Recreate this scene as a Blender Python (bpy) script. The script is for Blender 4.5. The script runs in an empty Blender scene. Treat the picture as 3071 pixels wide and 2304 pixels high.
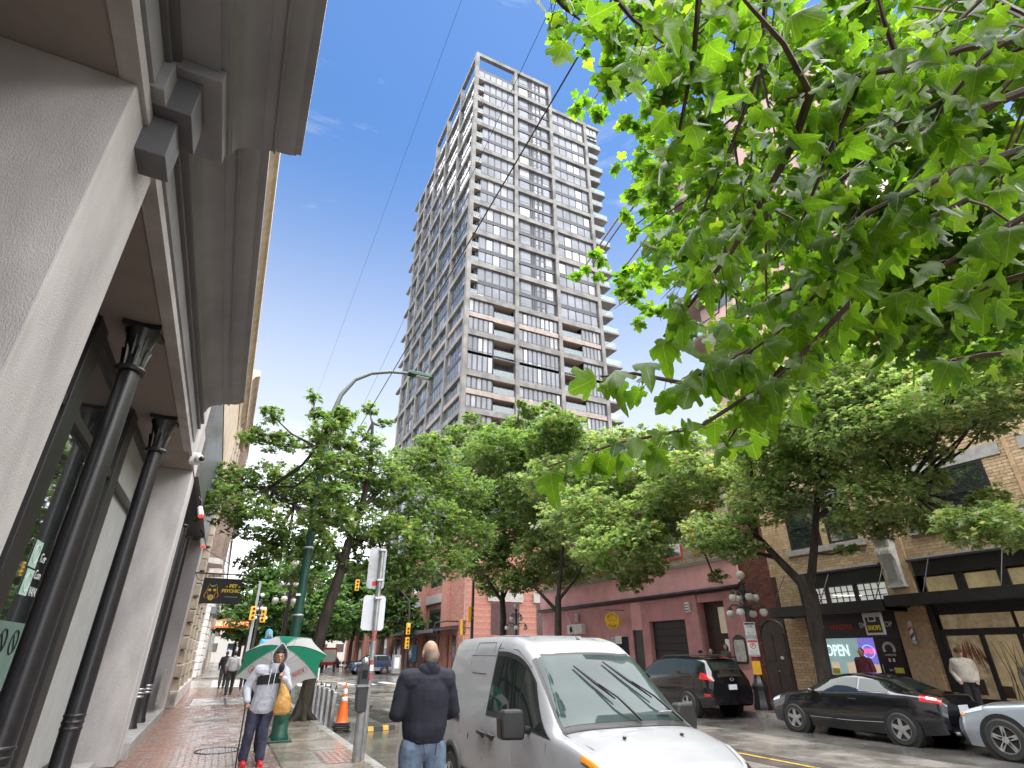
import bpy, bmesh, math, random
import numpy as np
from mathutils import Vector, Matrix, Euler
rnd = random.Random(7)
R = math.radians
scene = bpy.context.scene
col = scene.collection
# ---------------- camera
cam_d = bpy.data.cameras.new('camera'); cam = bpy.data.objects.new('camera', cam_d); col.objects.link(cam)
cam.location = (0, 0, 1.8); cam.rotation_euler = (R(90 + 26.292), 0, R(-25.822))
cam_d.sensor_fit = 'HORIZONTAL'; cam_d.sensor_width = 36; cam_d.lens = 19.124; cam_d.clip_start = .05; cam_d.clip_end = 4000
scene.camera = cam
# ---------------- sky and sun
SUN_EL, SUN_AZ = 74, 132      # azimuth clockwise from +Y
w = bpy.data.worlds.new('World'); scene.world = w; w.use_nodes = True
nt = w.node_tree; nt.nodes.clear()
def N(t, typ, **k):
    n = t.nodes.new(typ)
    for a, b in k.items(): setattr(n, a, b)
    return n
sky = N(nt, 'ShaderNodeTexSky', sky_type='NISHITA', sun_disc=False, sun_elevation=R(SUN_EL), sun_rotation=R(SUN_AZ), air_density=1.0, dust_density=.4, ozone_density=5.0, altitude=0)
bg = N(nt, 'ShaderNodeBackground'); bg.inputs[1].default_value = .05
out = N(nt, 'ShaderNodeOutputWorld')
# thin wispy clouds, white haze towards the horizon
tc = N(nt, 'ShaderNodeTexCoord'); sep = N(nt, 'ShaderNodeSeparateXYZ')
mp = N(nt, 'ShaderNodeMapping'); mp.inputs['Scale'].default_value = (1.6, 1.6, 7.0)
nz = N(nt, 'ShaderNodeTexNoise'); nz.inputs['Scale'].default_value = 2.2; nz.inputs['Detail'].default_value = 7; nz.inputs['Roughness'].default_value = .62; nz.inputs['Distortion'].default_value = .5
L = nt.links.new
L(tc.outputs['Generated'], mp.inputs[0]); L(mp.outputs[0], nz.inputs['Vector']); L(tc.outputs['Generated'], sep.inputs[0])
rm = N(nt, 'ShaderNodeMapRange'); rm.inputs['From Min'].default_value = .57; rm.inputs['From Max'].default_value = .86; rm.inputs['To Max'].default_value = .65
L(nz.outputs[0], rm.inputs['Value'])
hz = N(nt, 'ShaderNodeMapRange'); hz.inputs['From Min'].default_value = .79; hz.inputs['From Max'].default_value = .16; hz.interpolation_type = 'SMOOTHSTEP'
L(sep.outputs['Z'], hz.inputs['Value'])
ad = N(nt, 'ShaderNodeMath', operation='MAXIMUM'); L(rm.outputs[0], ad.inputs[0]); L(hz.outputs[0], ad.inputs[1])
mx = N(nt, 'ShaderNodeMix', data_type='RGBA'); hb = N(nt, 'ShaderNodeMapRange'); hb.inputs['From Min'].default_value = .36; hb.inputs['From Max'].default_value = .0; hb.inputs['To Min'].default_value = 1; hb.inputs['To Max'].default_value = 3.4; L(sep.outputs['Z'], hb.inputs['Value'])  # haze brightened towards the horizon as added fill for facades and undersides
hc_ = N(nt, 'ShaderNodeVectorMath', operation='SCALE'); hc_.inputs[0].default_value = (3.35, 3.5, 3.75); L(hb.outputs[0], hc_.inputs['Scale'])
hs = N(nt, 'ShaderNodeHueSaturation'); hs.inputs['Saturation'].default_value = 1.14; hs.inputs['Value'].default_value = .80
L(sky.outputs[0], hs.inputs['Color']); L(hc_.outputs[0], mx.inputs['B'])
L(ad.outputs[0], mx.inputs['Factor']); L(hs.outputs[0], mx.inputs['A']); L(mx.outputs['Result'], bg.inputs[0]); L(bg.outputs[0], out.inputs[0])
sl = bpy.data.lights.new('sun', 'SUN'); sl.energy = 2.6; sl.angle = R(118); sl.color = (1, .965, .9)
so = bpy.data.objects.new('sun', sl); col.objects.link(so)
az, el = R(SUN_AZ), R(SUN_EL)
sd = Vector((math.sin(az) * math.cos(el), math.cos(az) * math.cos(el), math.sin(el)))
so.rotation_euler = sd.to_track_quat('Z', 'Y').to_euler(); so.location = sd * 60
scene.view_settings.view_transform = 'Standard'; scene.view_settings.look = 'None'; scene.view_settings.gamma = 1
scene.view_settings.use_curve_mapping = False; scene.view_settings.exposure = 2.62
scene.render.engine = 'CYCLES'; scene.cycles.max_bounces = 6; scene.cycles.transparent_max_bounces = 12; scene.cycles.use_denoising = True
scene.cycles.caustics_reflective = False; scene.cycles.caustics_refractive = False
# ---------------- helpers
def lin(h):
    if not isinstance(h, str): return (*h[:3], 1)
    h = h.lstrip('#'); c = [int(h[i:i + 2], 16) / 255 for i in (0, 2, 4)]
    return (*[x / 12.92 if x < .04045 else ((x + .055) / 1.055) ** 2.4 for x in c], 1)
MATS = {}
def mat(name, c, rough=.6, metal=0, var=.12, vs=4., bump=0, bs=60., spec=.5, coat=0, c2=None, rv=0, rvs=1.5, emit=None, es=1., alpha=1, stretch=None, ior=1.5, trans=0, mirror=0):
    if name in MATS: return MATS[name]
    m = bpy.data.materials.new(name); m.use_nodes = True; t = m.node_tree; p = t.nodes['Principled BSDF']; l = t.links.new
    c = lin(c); p.inputs['Base Color'].default_value = c; p.inputs['Roughness'].default_value = rough; p.inputs['Metallic'].default_value = metal
    p.inputs['Specular IOR Level'].default_value = spec; p.inputs['Coat Weight'].default_value = coat; p.inputs['Coat Roughness'].default_value = .04; p.inputs['IOR'].default_value = ior
    p.inputs['Transmission Weight'].default_value = trans; p.inputs['Alpha'].default_value = alpha
    geo = None
    def pos(sc):
        nonlocal geo
        if geo is None: geo = N(t, 'ShaderNodeNewGeometry')
        if stretch:
            mpn = N(t, 'ShaderNodeMapping'); mpn.inputs['Scale'].default_value = stretch; l(geo.outputs['Position'], mpn.inputs[0]); o = mpn.outputs[0]
        else: o = geo.outputs['Position']
        n = N(t, 'ShaderNodeTexNoise'); n.inputs['Scale'].default_value = sc; n.inputs['Detail'].default_value = 5; n.inputs['Roughness'].default_value = .6
        l(o, n.inputs['Vector']); return n
    if var or c2:
        n = pos(vs); a = tuple(x * (1 - var) for x in c[:3]) + (1,)
        b = lin(c2) if c2 else tuple(min(1, x * (1 + var)) for x in c[:3]) + (1,)
        r = N(t, 'ShaderNodeValToRGB'); r.color_ramp.elements[0].position = .36; r.color_ramp.elements[1].position = .64
        r.color_ramp.elements[0].color = a; r.color_ramp.elements[1].color = b
        l(n.outputs[0], r.inputs[0]); l(r.outputs[0], p.inputs['Base Color'])
    if rv:
        n = pos(rvs); r = N(t, 'ShaderNodeMapRange'); r.inputs['From Min'].default_value = .38; r.inputs['From Max'].default_value = .62
        r.inputs['To Min'].default_value = max(.02, rough - rv); r.inputs['To Max'].default_value = min(1, rough + rv); l(n.outputs[0], r.inputs[0]); l(r.outputs[0], p.inputs['Roughness'])
    if bump:
        n = pos(bs); b = N(t, 'ShaderNodeBump'); b.inputs['Strength'].default_value = bump; b.inputs['Distance'].default_value = .02; l(n.outputs[0], b.inputs['Height']); l(b.outputs[0], p.inputs['Normal'])
    if emit: p.inputs['Emission Color'].default_value = lin(emit); p.inputs['Emission Strength'].default_value = es
    if mirror:
        g = N(t, 'ShaderNodeBsdfGlossy'); g.inputs['Roughness'].default_value = .02; g.inputs['Color'].default_value = (.92, .95, 1, 1)
        ms = N(t, 'ShaderNodeMixShader'); ms.inputs[0].default_value = mirror; o = t.nodes['Material Output']
        l(p.outputs[0], ms.inputs[1]); l(g.outputs[0], ms.inputs[2]); l(ms.outputs[0], o.inputs['Surface'])
    MATS[name] = m; return m
def V(*a): return Vector(a)
class G:
    def __init__(s): s.v = []; s.f = []
    def add(s, vs, fs):
        o = len(s.v); s.v += [tuple(x) for x in vs]; s.f += [tuple(i + o for i in f) for f in fs]; return s
    def hexa(s, p): return s.add(p, [(3, 2, 1, 0), (4, 5, 6, 7), (0, 1, 5, 4), (1, 2, 6, 5), (2, 3, 7, 6), (3, 0, 4, 7)])
    def box(s, x0, x1, y0, y1, z0, z1):
        x0, x1 = min(x0, x1), max(x0, x1); y0, y1 = min(y0, y1), max(y0, y1); z0, z1 = min(z0, z1), max(z0, z1)
        return s.hexa([(x0, y0, z0), (x1, y0, z0), (x1, y1, z0), (x0, y1, z0), (x0, y0, z1), (x1, y0, z1), (x1, y1, z1), (x0, y1, z1)])
    def obox(s, c, sz, rot=(0, 0, 0)):
        m = Euler([R(a) for a in rot]).to_matrix(); c = Vector(c); h = [a / 2 for a in sz]
        return s.hexa([c + m @ Vector((a * h[0], b * h[1], d * h[2])) for d in (-1, 1) for a, b in ((-1, -1), (1, -1), (1, 1), (-1, 1))])
    def tube(s, pts, r, n=8, caps=True):
        pts = [Vector(p) for p in pts]; k = len(pts); rs = r if isinstance(r, (list, tuple)) else [r] * k; rings = []; prev = None
        for i, p in enumerate(pts):
            d = (pts[min(i + 1, k - 1)] - pts[max(i - 1, 0)]).normalized()
            if prev is None: u = d.orthogonal().normalized()
            else:
                u = prev - d * prev.dot(d); u = u.normalized() if u.length > 1e-6 else d.orthogonal().normalized()
            prev = u; v = d.cross(u); rings.append([p + (u * math.cos(2 * math.pi * j / n) + v * math.sin(2 * math.pi * j / n)) * rs[i] for j in range(n)])
        vs = [q for g in rings for q in g]; fs = [(i * n + j, i * n + (j + 1) % n, (i + 1) * n + (j + 1) % n, (i + 1) * n + j) for i in range(k - 1) for j in range(n)]
        if caps: fs += [tuple(range(n - 1, -1, -1)), tuple((k - 1) * n + j for j in range(n))]
        return s.add(vs, fs)
    def cyl(s, a, b, r0, r1=None, n=12): return s.tube([a, b], [r0, r0 if r1 is None else r1], n)
    def lathe(s, prof, c=(0, 0, 0), n=16, caps=True, axis='Z'):
        vs = []; k = len(prof)
        for r, z in prof:
            for j in range(n):
                a = 2 * math.pi * (j + .5) / n; x, y = r * math.cos(a), r * math.sin(a)
                q = {'Z': (x, y, z), 'X': (z, x, y), 'Y': (x, z, y)}[axis]; vs.append((c[0] + q[0], c[1] + q[1], c[2] + q[2]))
        fs = [(i * n + j, i * n + (j + 1) % n, (i + 1) * n + (j + 1) % n, (i + 1) * n + j) for i in range(k - 1) for j in range(n)]
        if caps: fs += [tuple(range(n - 1, -1, -1)), tuple((k - 1) * n + j for j in range(n))]
        return s.add(vs, fs)
    def prism(s, poly, f, t0, t1):
        n = len(poly); return s.add([f(a, b, t) for t in (t0, t1) for a, b in poly], [tuple(range(n - 1, -1, -1)), tuple(range(n, 2 * n))] + [(i, (i + 1) % n, n + (i + 1) % n, n + i) for i in range(n)])
    def grid(s, P, flip=False, cu=False, cv=False):
        m, n = len(P), len(P[0]); fs = []
        for i in range(m - (0 if cu else 1)):
            for j in range(n - (0 if cv else 1)):
                q = (i * n + j, ((i + 1) % m) * n + j, ((i + 1) % m) * n + (j + 1) % n, i * n + (j + 1) % n); fs.append(q[::-1] if flip else q)
        return s.add([q for r in P for q in r], fs)
    def sph(s, c, r, nu=12, nv=8):
        r = r if isinstance(r, (list, tuple)) else (r, r, r)
        vs = [(c[0], c[1], c[2] - r[2])] + [(c[0] + r[0] * math.sin(a) * math.cos(b), c[1] + r[1] * math.sin(a) * math.sin(b), c[2] - r[2] * math.cos(a)) for i in range(1, nv) for a in [math.pi * i / nv] for j in range(nu) for b in [2 * math.pi * j / nu]] + [(c[0], c[1], c[2] + r[2])]
        fs = [(0, 1 + (j + 1) % nu, 1 + j) for j in range(nu)]
        for i in range(nv - 2):
            for j in range(nu): a = 1 + i * nu; fs.append((a + j, a + (j + 1) % nu, a + nu + (j + 1) % nu, a + nu + j))
        a = 1 + (nv - 2) * nu; fs += [(a + j, a + (j + 1) % nu, len(vs) - 1) for j in range(nu)]
        return s.add(vs, fs)
    def mesh(s, name, m=None, smooth=False):
        me = bpy.data.meshes.new(name); me.from_pydata(s.v, [], s.f); me.validate(); me.update()
        if m: me.materials.append(m)
        if smooth:
            me.shade_smooth()
            try: me.set_sharp_from_angle(angle=R(40 if smooth is True else smooth))
            except Exception: pass
        return me
ROOTINV = {}
def tag(o, label=None, cat=None, group=None, kind=None):
    if label: o['label'] = label
    if cat: o['category'] = cat
    if group: o['group'] = group
    if kind: o['kind'] = kind
    return o
def thing(name, label, cat, loc=(0, 0, 0), rz=0, group=None, world=False):
    o = bpy.data.objects.new(name, None); o.empty_display_size = .2; col.objects.link(o); o.location = loc; o.rotation_euler = (0, 0, rz)
    tag(o, label, cat, group)
    if world: ROOTINV[o] = (Matrix.Translation(Vector(loc)) @ Matrix.Rotation(rz, 4, 'Z')).inverted()
    return o
def link(o, parent):
    col.objects.link(o)
    if parent is not None:
        o.parent = parent
        if parent in ROOTINV: o.matrix_parent_inverse = ROOTINV[parent]
    return o
def part(name, g, m, parent=None, smooth=False, bevel=0, label=None, kind=None):
    me = g if isinstance(g, bpy.types.Mesh) else g.mesh(name, m, smooth)
    o = bpy.data.objects.new(name, me); link(o, parent)
    if bevel:
        b = o.modifiers.new('bevel', 'BEVEL'); b.width = bevel; b.segments = 2; b.limit_method = 'ANGLE'; b.angle_limit = R(40)
    return tag(o, label=label, kind=kind)
def single(name, g, m, label, cat, group=None, smooth=False, bevel=0):
    return tag(part(name, g, m, None, smooth, bevel), label, cat, group)
def struct(name, g, m, smooth=False): return part(name, g, m, None, smooth, kind='structure')
def piece(name, me, parent, loc, sc=(1, 1, 1), rot=None):
    o = bpy.data.objects.new(name, me); link(o, parent); o.location = loc; o.scale = sc
    if rot: o.rotation_euler = rot
    return o
def unit_mesh(name, m, bev=0):
    b = bmesh.new(); bmesh.ops.create_cube(b, size=1)
    if bev: bmesh.ops.bevel(b, geom=b.edges[:], offset=bev, segments=1, affect='EDGES')
    me = bpy.data.meshes.new(name); b.to_mesh(me); b.free(); me.materials.append(m); return me
def copy_tree(o, parent=None):
    c = o.copy(); col.objects.link(c); c.parent = parent
    for ch in o.children: copy_tree(ch, c)
    return c
def text(name, s, size, m, loc, rot, parent, ext=.004, align='CENTER', bold=0, sx=1, mirror=False, shear=0):
    cu = bpy.data.curves.new(name, 'FONT'); cu.body = s; cu.size = size; cu.extrude = ext; cu.align_x = align; cu.align_y = 'CENTER'; cu.offset = bold; cu.shear = shear
    cu.resolution_u = 3; cu.materials.append(m)
    tmp = bpy.data.objects.new(name, cu); me = bpy.data.meshes.new_from_object(tmp); bpy.data.objects.remove(tmp); bpy.data.curves.remove(cu)
    if not me.materials: me.materials.append(m)
    o = bpy.data.objects.new(name, me); link(o, parent); o.location = loc; o.rotation_euler = [R(a) for a in rot]; o.scale = (-sx if mirror else sx, 1, 1); return o
class Pieces:
    """collects boxes; each becomes an object of its own (up to lim), the rest one joined part"""
    def __init__(s, name, m, parent, lim=290, bev=0): s.n, s.m, s.p, s.lim, s.b, s.me = name, m, parent, lim, [], unit_mesh(name, m, bev)
    def box(s, x0, x1, y0, y1, z0, z1): s.b.append((x0, x1, y0, y1, z0, z1)); return s
    def done(s):
        vol = lambda b: -abs((b[1] - b[0]) * (b[3] - b[2]) * (b[5] - b[4]))
        q = sorted(s.b, key=vol) if len(s.b) > s.lim else s.b; g = G()
        for i, b in enumerate(q):
            if i < s.lim: piece(s.n, s.me, s.p, ((b[0] + b[1]) / 2, (b[2] + b[3]) / 2, (b[4] + b[5]) / 2), (abs(b[1] - b[0]), abs(b[3] - b[2]), abs(b[5] - b[4])))
            else: g.box(*b)
        if g.v: part(s.n, g, s.m, s.p, kind='stuff')
def loftx(prof, t0, t1, ax='Y'):
    """open moulding profile (x,z) swept along Y (or X) with end caps"""
    g = G(); n = len(prof); f = (lambda a, b, t: (a, t, b)) if ax == 'Y' else (lambda a, b, t: (t, a, b))
    return g.prism(prof, f, t0, t1)
# ================= materials used widely
M_ASPH = mat('wet_asphalt', (.105, .10, .092), .17, var=.3, vs=.9, bump=.10, bs=140, rv=.14, rvs=.45, spec=.6)
M_ASPH2 = mat('wet_patch', (.20, .185, .165), .19, var=.3, vs=1.2, bump=.10, bs=120, rv=.15, rvs=.6)
M_CONC = mat('wet_concrete', (.215, .18, .145), .18, var=.35, vs=1.4, bump=.10, bs=90, rv=.15, rvs=.8)
M_KERB = mat('granite_kerb', (.27, .255, .235), .45, var=.25, vs=6, bump=.2, bs=90, rv=.2)
M_YEL = mat('yellow_paint', (.50, .31, .05), .45, var=.25, vs=9)
M_WHP = mat('white_paint', (.62, .61, .59), .4, var=.2, vs=5)
M_JOINT = mat('paving_joint', (.11, .08, .065), .35, var=.3, vs=8, rv=.15)
PAV = [mat('paver_%d' % i, c, .10, var=.3, vs=14, bump=.10, bs=120, rv=.08, rvs=2.2, spec=.6) for i, c in enumerate(((.25, .15, .125), (.25, .17, .15), (.25, .20, .185), (.29, .14, .105), (.28, .235, .215)))]
SW = .13
# ================= ground
struct('ground', G().box(-400, 500, -200, 900, -.6, -.03), M_ASPH)
struct('road', G().add([(2.78, -40, 0), (15.5, -40, 0), (15.5, 400, 0), (2.78, 400, 0)], [(0, 1, 2, 3)]), M_ASPH)
g = G(); g.add([(-200, 37.5, -.004), (2.78, 37.5, -.004), (2.78, 52, -.004), (-200, 52, -.004)], [(0, 1, 2, 3)]); g.add([(15.5, 37.5, -.004), (200, 37.5, -.004), (200, 52, -.004), (15.5, 52, -.004)], [(0, 1, 2, 3)])
struct('cross_street', g, M_ASPH2)
def sheet(x0, x1, y0, y1, z): return G().add([(x0, y0, z), (x1, y0, z), (x1, y1, z), (x0, y1, z)], [(0, 1, 2, 3)])
struct('road_patch', sheet(5.6, 9.2, 3, 60, .004), M_ASPH2)
struct('road_patch', sheet(10.1, 12.4, 2, 40, .004), M_ASPH2)
g = G()
for y in range(0, 38): 
    g.add([(9.69, y + .02, .008), (9.79, y + .02, .008), (9.79, y + .99, .008), (9.69, y + .99, .008)], [(0, 1, 2, 3)])
struct('yellow_centre_line', g, M_YEL)
g = G()
for k in range(9): x = 3.4 + k * 1.35; g.add([(x, 39, .006), (x + .6, 39, .006), (x + .6, 42.2, .006), (x, 42.2, .006)], [(0, 1, 2, 3)])
for k in range(8): x = -8 + k * 1.3; g.add([(.0 + 0, 38.6 + k * 1.5, .006), (2.6, 38.6 + k * 1.5, .006), (2.6, 39.3 + k * 1.5, .006), (.0, 39.3 + k * 1.5, .006)], [(0, 1, 2, 3)])
struct('crosswalk_stripes', g, M_WHP)
# sidewalks
sl_ = G().box(-1.6, 1.28, -6, 37.2, -.3, SW - .012)
SWL = struct('sidewalk_left', sl_, M_JOINT)
slab = struct('sidewalk_strip', G().box(1.28, 2.62, -6, 37.2, -.3, SW), M_CONC)
struct('kerb_left', G().box(2.62, 2.8, -6, 37.2, -.3, SW + .002), M_KERB)
struct('sidewalk_far_left', G().box(-40, 2.7, 52, 300, -.3, SW), M_CONC)
struct('sidewalk_right', G().box(15.7, 20.6, -6, 37.2, -.3, SW), mat('right_paving', (.19, .12, .095), .3, var=.35, vs=3, bump=.2, bs=60, rv=.18))
struct('kerb_right', G().box(15.48, 15.7, -6, 37.2, -.3, SW + .002), M_KERB)
struct('sidewalk_far_right', G().box(15.5, 120, 52, 300, -.3, SW), M_CONC)
# brick pavers, laid in running bond
pm = [unit_mesh('paver', m, .06) for m in PAV]
cnt = 0; rest = [G() for _ in PAV]
PLAIN = [(.0 + .28, 25.6, 29.2), ]
rows = []
y = 9.6; k = 0
while y < 37.0:
    d = .215 if y < 24 else .43
    x = -1.14 + (.11 if k % 2 else 0)
    while x < 1.26:
        x1 = min(x + .215, 1.27)
        if not (24.6 < y < 28.6 and x > -.75) and x1 - x > .05: rows.append((x, x1, y, y + d))
        x = x1
    y += d * .5 if y < 24 else d; k += 1
cand = [i for i, r in enumerate(rows) if r[2] > 11.3 and r[0] > -1.05]
near = set(cand[:290])
for i, (x0, x1, y0, y1) in enumerate(rows):
    d = (y1 - y0) * (.5 if y0 < 24 else 1); q = rnd.choice((0, 0, 1, 1, 2, 2, 4, 3) if x0 > -.5 else (0, 3, 0, 1, 3)); dz = rnd.uniform(-.003, .003); tx = rnd.uniform(-.006, .006)
    c = ((x0 + x1) / 2, y0 + d / 2, SW - .03 + dz); s = (x1 - x0 - .012, d - .012, .06)
    if i in near: piece('paver', pm[q], SWL, c, s, (tx, rnd.uniform(-.01, .01), 0))
    else:
        a, b = s[0] / 2, s[1] / 2; t = .005; z1 = c[2] + .03
        rest[q].add([(c[0] - a, c[1] - b, z1 - .012), (c[0] + a, c[1] - b, z1 - .012), (c[0] + a, c[1] + b, z1 - .012), (c[0] - a, c[1] + b, z1 - .012), (c[0] - a + t, c[1] - b + t, z1 - tx), (c[0] + a - t, c[1] - b + t, z1), (c[0] + a - t, c[1] + b - t, z1 + tx), (c[0] - a + t, c[1] + b - t, z1)], [(4, 5, 6, 7), (0, 1, 5, 4), (1, 2, 6, 5), (2, 3, 7, 6), (3, 0, 4, 7)])
for q, g in enumerate(rest):
    if g.v: part('pavers', g, PAV[q], SWL, kind='stuff')
# concrete slabs of the kerb strip: joints
g = G()
for k in range(30): g.box(1.3, 2.6, -4 + k * 1.4, -3.985 + k * 1.4, SW, SW + .003)
g.box(1.285, 1.30, -6, 37, SW, SW + .003)
part('slab_joints', g, M_JOINT, slab)
M_IRON = mat('cast_iron', (.045, .042, .04), .38, metal=.6, var=.2, bump=.2, bs=80)
M_STEEL = mat('galvanised_steel', (.42, .43, .44), .38, metal=.7, var=.18, vs=8, rv=.1)
# access hatch covers and a cast-iron drain grate set in the paving
g = G().box(-.55, .55, 24.8, 28.3, SW - .03, SW + .006)
hc = single('access_hatch', g, mat('hatch_plate', (.55, .54, .52), .22, metal=.5, var=.15, rv=.12), 'pale steel sidewalk hatch plates set in the brick pavement', 'hatch')
part('hatch_frame', G().box(.56, .62, 24.8, 28.3, SW - .02, SW + .008), M_IRON, hc); part('hatch_leaf', G().box(.63, 1.27, 24.8, 28.3, SW - .02, SW + .007), MATS['hatch_plate'], hc)
t = thing('drain_grate', 'oval cast iron grate set in the brick pavement near the cane', 'grate', (.32, 13.55, SW), world=True)
g = G()
for k in range(13): x = .02 + k * .052; h = .34 * math.sqrt(max(0, 1 - ((k - 6) / 6.8) ** 2)); g.box(x, x + .028, 13.55 - h, 13.55 + h, SW - .02, SW + .006)
part('bar', g, M_STEEL, t)
part('rim', G().tube([(.335 + .38 * math.cos(a * .2617), 13.55 + .4 * math.sin(a * .2617), SW) for a in range(25)], .014, 6), M_IRON, t, True)
t = thing('drain_grate', 'narrow strip grate in the brick pavement behind the hooded walker', 'grate', (.2, 19.2, SW), world=True)
g = G()
for k in range(16): g.box(-.25 + k * .056, -.22 + k * .056, 19.1, 19.5, SW - .02, SW + .006)
part('bar', g, M_IRON, t)
# a patch of red pavers let into the kerb strip
pt_ = struct('red_paver_patch', sheet(1.95, 2.58, 11.2, 12.6, SW + .002), M_JOINT)
for i in range(6):
    for k in range(6): piece('paver', pm[(i * 5 + k * 3) % 2 * 3], pt_, (2.0 + .105 * i + .05, 11.22 + .225 * k + .11, SW - .022), (.095, .21, .06))
# tar seams, utility cuts and manhole covers in the road
M_TAR = mat('tar_seam', (.022, .021, .02), .22, var=.2, rv=.1)
rg = random.Random(5); tg_ = G()
for k in range(16):
    x, y = rg.uniform(4, 14.5), rg.uniform(9, 46); a = rg.choice((0, 0, math.pi / 2)) + rg.uniform(-.12, .12); pts = [(x, y)]
    for q in range(7): a += rg.uniform(-.22, .22); x += math.cos(a) * .55; y += math.sin(a) * .55; pts.append((x, y))
    w_ = rg.uniform(.012, .03)
    for (x0, y0), (x1, y1) in zip(pts, pts[1:]):
        n_ = Vector((-(y1 - y0), x1 - x0, 0)).normalized() * w_; tg_.add([(x0 - n_.x, y0 - n_.y, .0105), (x0 + n_.x, y0 + n_.y, .0105), (x1 + n_.x, y1 + n_.y, .0105), (x1 - n_.x, y1 - n_.y, .0105)], [(3, 2, 1, 0)])
tag(part('tar_seams', tg_, M_TAR, None), kind='structure')
struct('road_cut', sheet(4.6, 5.4, 18, 33, .006), mat('old_patch', (.055, .052, .048), .2, var=.3, rv=.12)); struct('road_cut', sheet(6.2, 14.9, 30.6, 31.5, .009), MATS['old_patch'])
for k, (x, y) in enumerate(((8.2, 31.0), (5.2, 23.4), (11.6, 14.2))):
    t = thing('manhole_cover', ('round manhole cover in the road short of the crossing', 'round manhole cover in the road behind the traffic cones', 'round manhole cover in the road before the black sport utility vehicle')[k], 'manhole cover', (x, y, .012), group='manhole covers in the road')
    part('lid', G().lathe([(.30, 0), (.30, .006), (.01, .007)], (0, 0, 0), 28), M_IRON, t); part('rim', G().tube([(.34 * math.cos(a * .2244), .34 * math.sin(a * .2244), .0) for a in range(29)], .018, 5), M_IRON, t)
# ================= concrete tower
TX, TY = 21.15, 58.28
M_CON = mat('tower_concrete', (.155, .150, .140), .85, var=.3, vs=.5, bump=.15, bs=8, c2=(.22, .213, .20))
M_FRAME = mat('window_frame_dark', (.028, .03, .036), .45, var=.1)
M_SPAN = mat('spandrel_dark', (.035, .037, .045), .6, var=.12)
M_PANE = mat('tower_glass', (.12, .132, .155), .14, var=.35, vs=.22, mirror=.015, spec=.25)
M_PANE2 = mat('tower_glass_dim', (.055, .065, .075), .08, var=.3, vs=.3, mirror=.10)
M_BROWN = mat('brown_band', (.25, .205, .18), .7, var=.2, vs=1.5)
M_SOFF = mat('balcony_soffit', (.30, .26, .22), .85, var=.1)
M_BGLASS = mat('balcony_glass', (.18, .24, .26), .05, var=0, alpha=.35, mirror=.02)
tw = thing('apartment_tower', 'tall concrete grid apartment tower with dark windows against the sky', 'tower', (TX, TY, 0), world=True)
LV = [99.5, 93.2] + [93.2 - 5.83 * k for k in range(1, 10)] + [34.6, 29.4, 24.2, 19, 13.8]
CX = [21.15, 28.75, 35.88, 43.35]; CW = .58
CY = [58.28, 66.0, 73.6, 80.6, 86.6, 91.4]
def wallR(x0, x1, z0, z1, d0=0, d1=.7): return (x0, x1, TY + d0, TY + d1, z0, z1)
# columns and beams of the two street faces
for i, x in enumerate(CX):
    part('column', G().box(x, x + CW, TY, TY + .75, 8, 99.5 if i < 3 else 93.2), M_CON, tw)
for j, y in enumerate(CY[1:], 1):
    part('column', G().box(TX, TX + .7, y - .3, y + .3, 8, 99.5 if j < 4 else 93.2), M_CON, tw)
for k, z in enumerate(LV):
    for i in range(3):
        if k == 0 and i == 2: continue
        part('beam', G().box(CX[i] + CW, CX[i + 1], TY + .03, TY + .7, z - .78, z), M_CON, tw)
    for j in range(5):
        if k == 0 and j > 2: continue
        part('beam', G().box(TX + .03, TX + .66, CY[j] + (.75 if j == 0 else .3), CY[j + 1] - .3, z - .78, z), M_CON, tw)
# solid core behind the glass
core = G(); core.box(TX + 1.9, 43.0, TY + 1.9, 91, 8, 92.6); core.box(28.9, 36.3, TY + 1.6, 80, 92, 98.9); core.box(TX + 1.9, 28.9, TY + 1.9, 80, 92, 96.3)
part('core_wall', core, M_SPAN, tw)
panes = []      # (centre, size, axis)
fr = Pieces('window_frame', M_FRAME, tw); sp = Pieces('spandrel', M_SPAN, tw); rails = Pieces('handrail', M_FRAME, tw); soff = Pieces('balcony_soffit', M_SOFF, tw); bgl = Pieces('balcony_glass', M_BGLASS, tw); brn = Pieces('brown_band', M_BROWN, tw)
def winR(x0, x1, z0, z1, n, dep=.45, trans=.28, special=False):
    # a run of panes between dark mullions on the face towards the camera
    fr.box(x0, x1, TY + dep + .02, TY + dep + .10, z0, z1)
    w_ = (x1 - x0) / n
    zt = z0 + (z1 - z0) * trans
    for k in range(n):
        a, b = x0 + k * w_ + .12, x0 + (k + 1) * w_ - .12
        panes.append((((a + b) / 2, TY + dep, (zt + .04 + z1 - .05) / 2), (b - a, .03, z1 - .05 - zt - .04)))
        if trans > .02: panes.append((((a + b) / 2, TY + dep, (z0 + .05 + zt - .04) / 2), (b - a, .03, zt - z0 - .09)))
def winL(y0, y1, z0, z1, n, dep=.45, trans=.28):
    fr.box(TX + dep + .02, TX + dep + .10, y0, y1, z0, z1); w_ = (y1 - y0) / n; zt = z0 + (z1 - z0) * trans
    for k in range(n):
        a, b = y0 + k * w_ + .08, y0 + (k + 1) * w_ - .08
        panes.append(((TX + dep, (a + b) / 2, (zt + .04 + z1 - .05) / 2), (.03, b - a, z1 - .05 - zt - .04)))
        panes.append(((TX + dep, (a + b) / 2, (z0 + .05 + zt - .04) / 2), (.03, b - a, zt - z0 - .09)))
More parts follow.
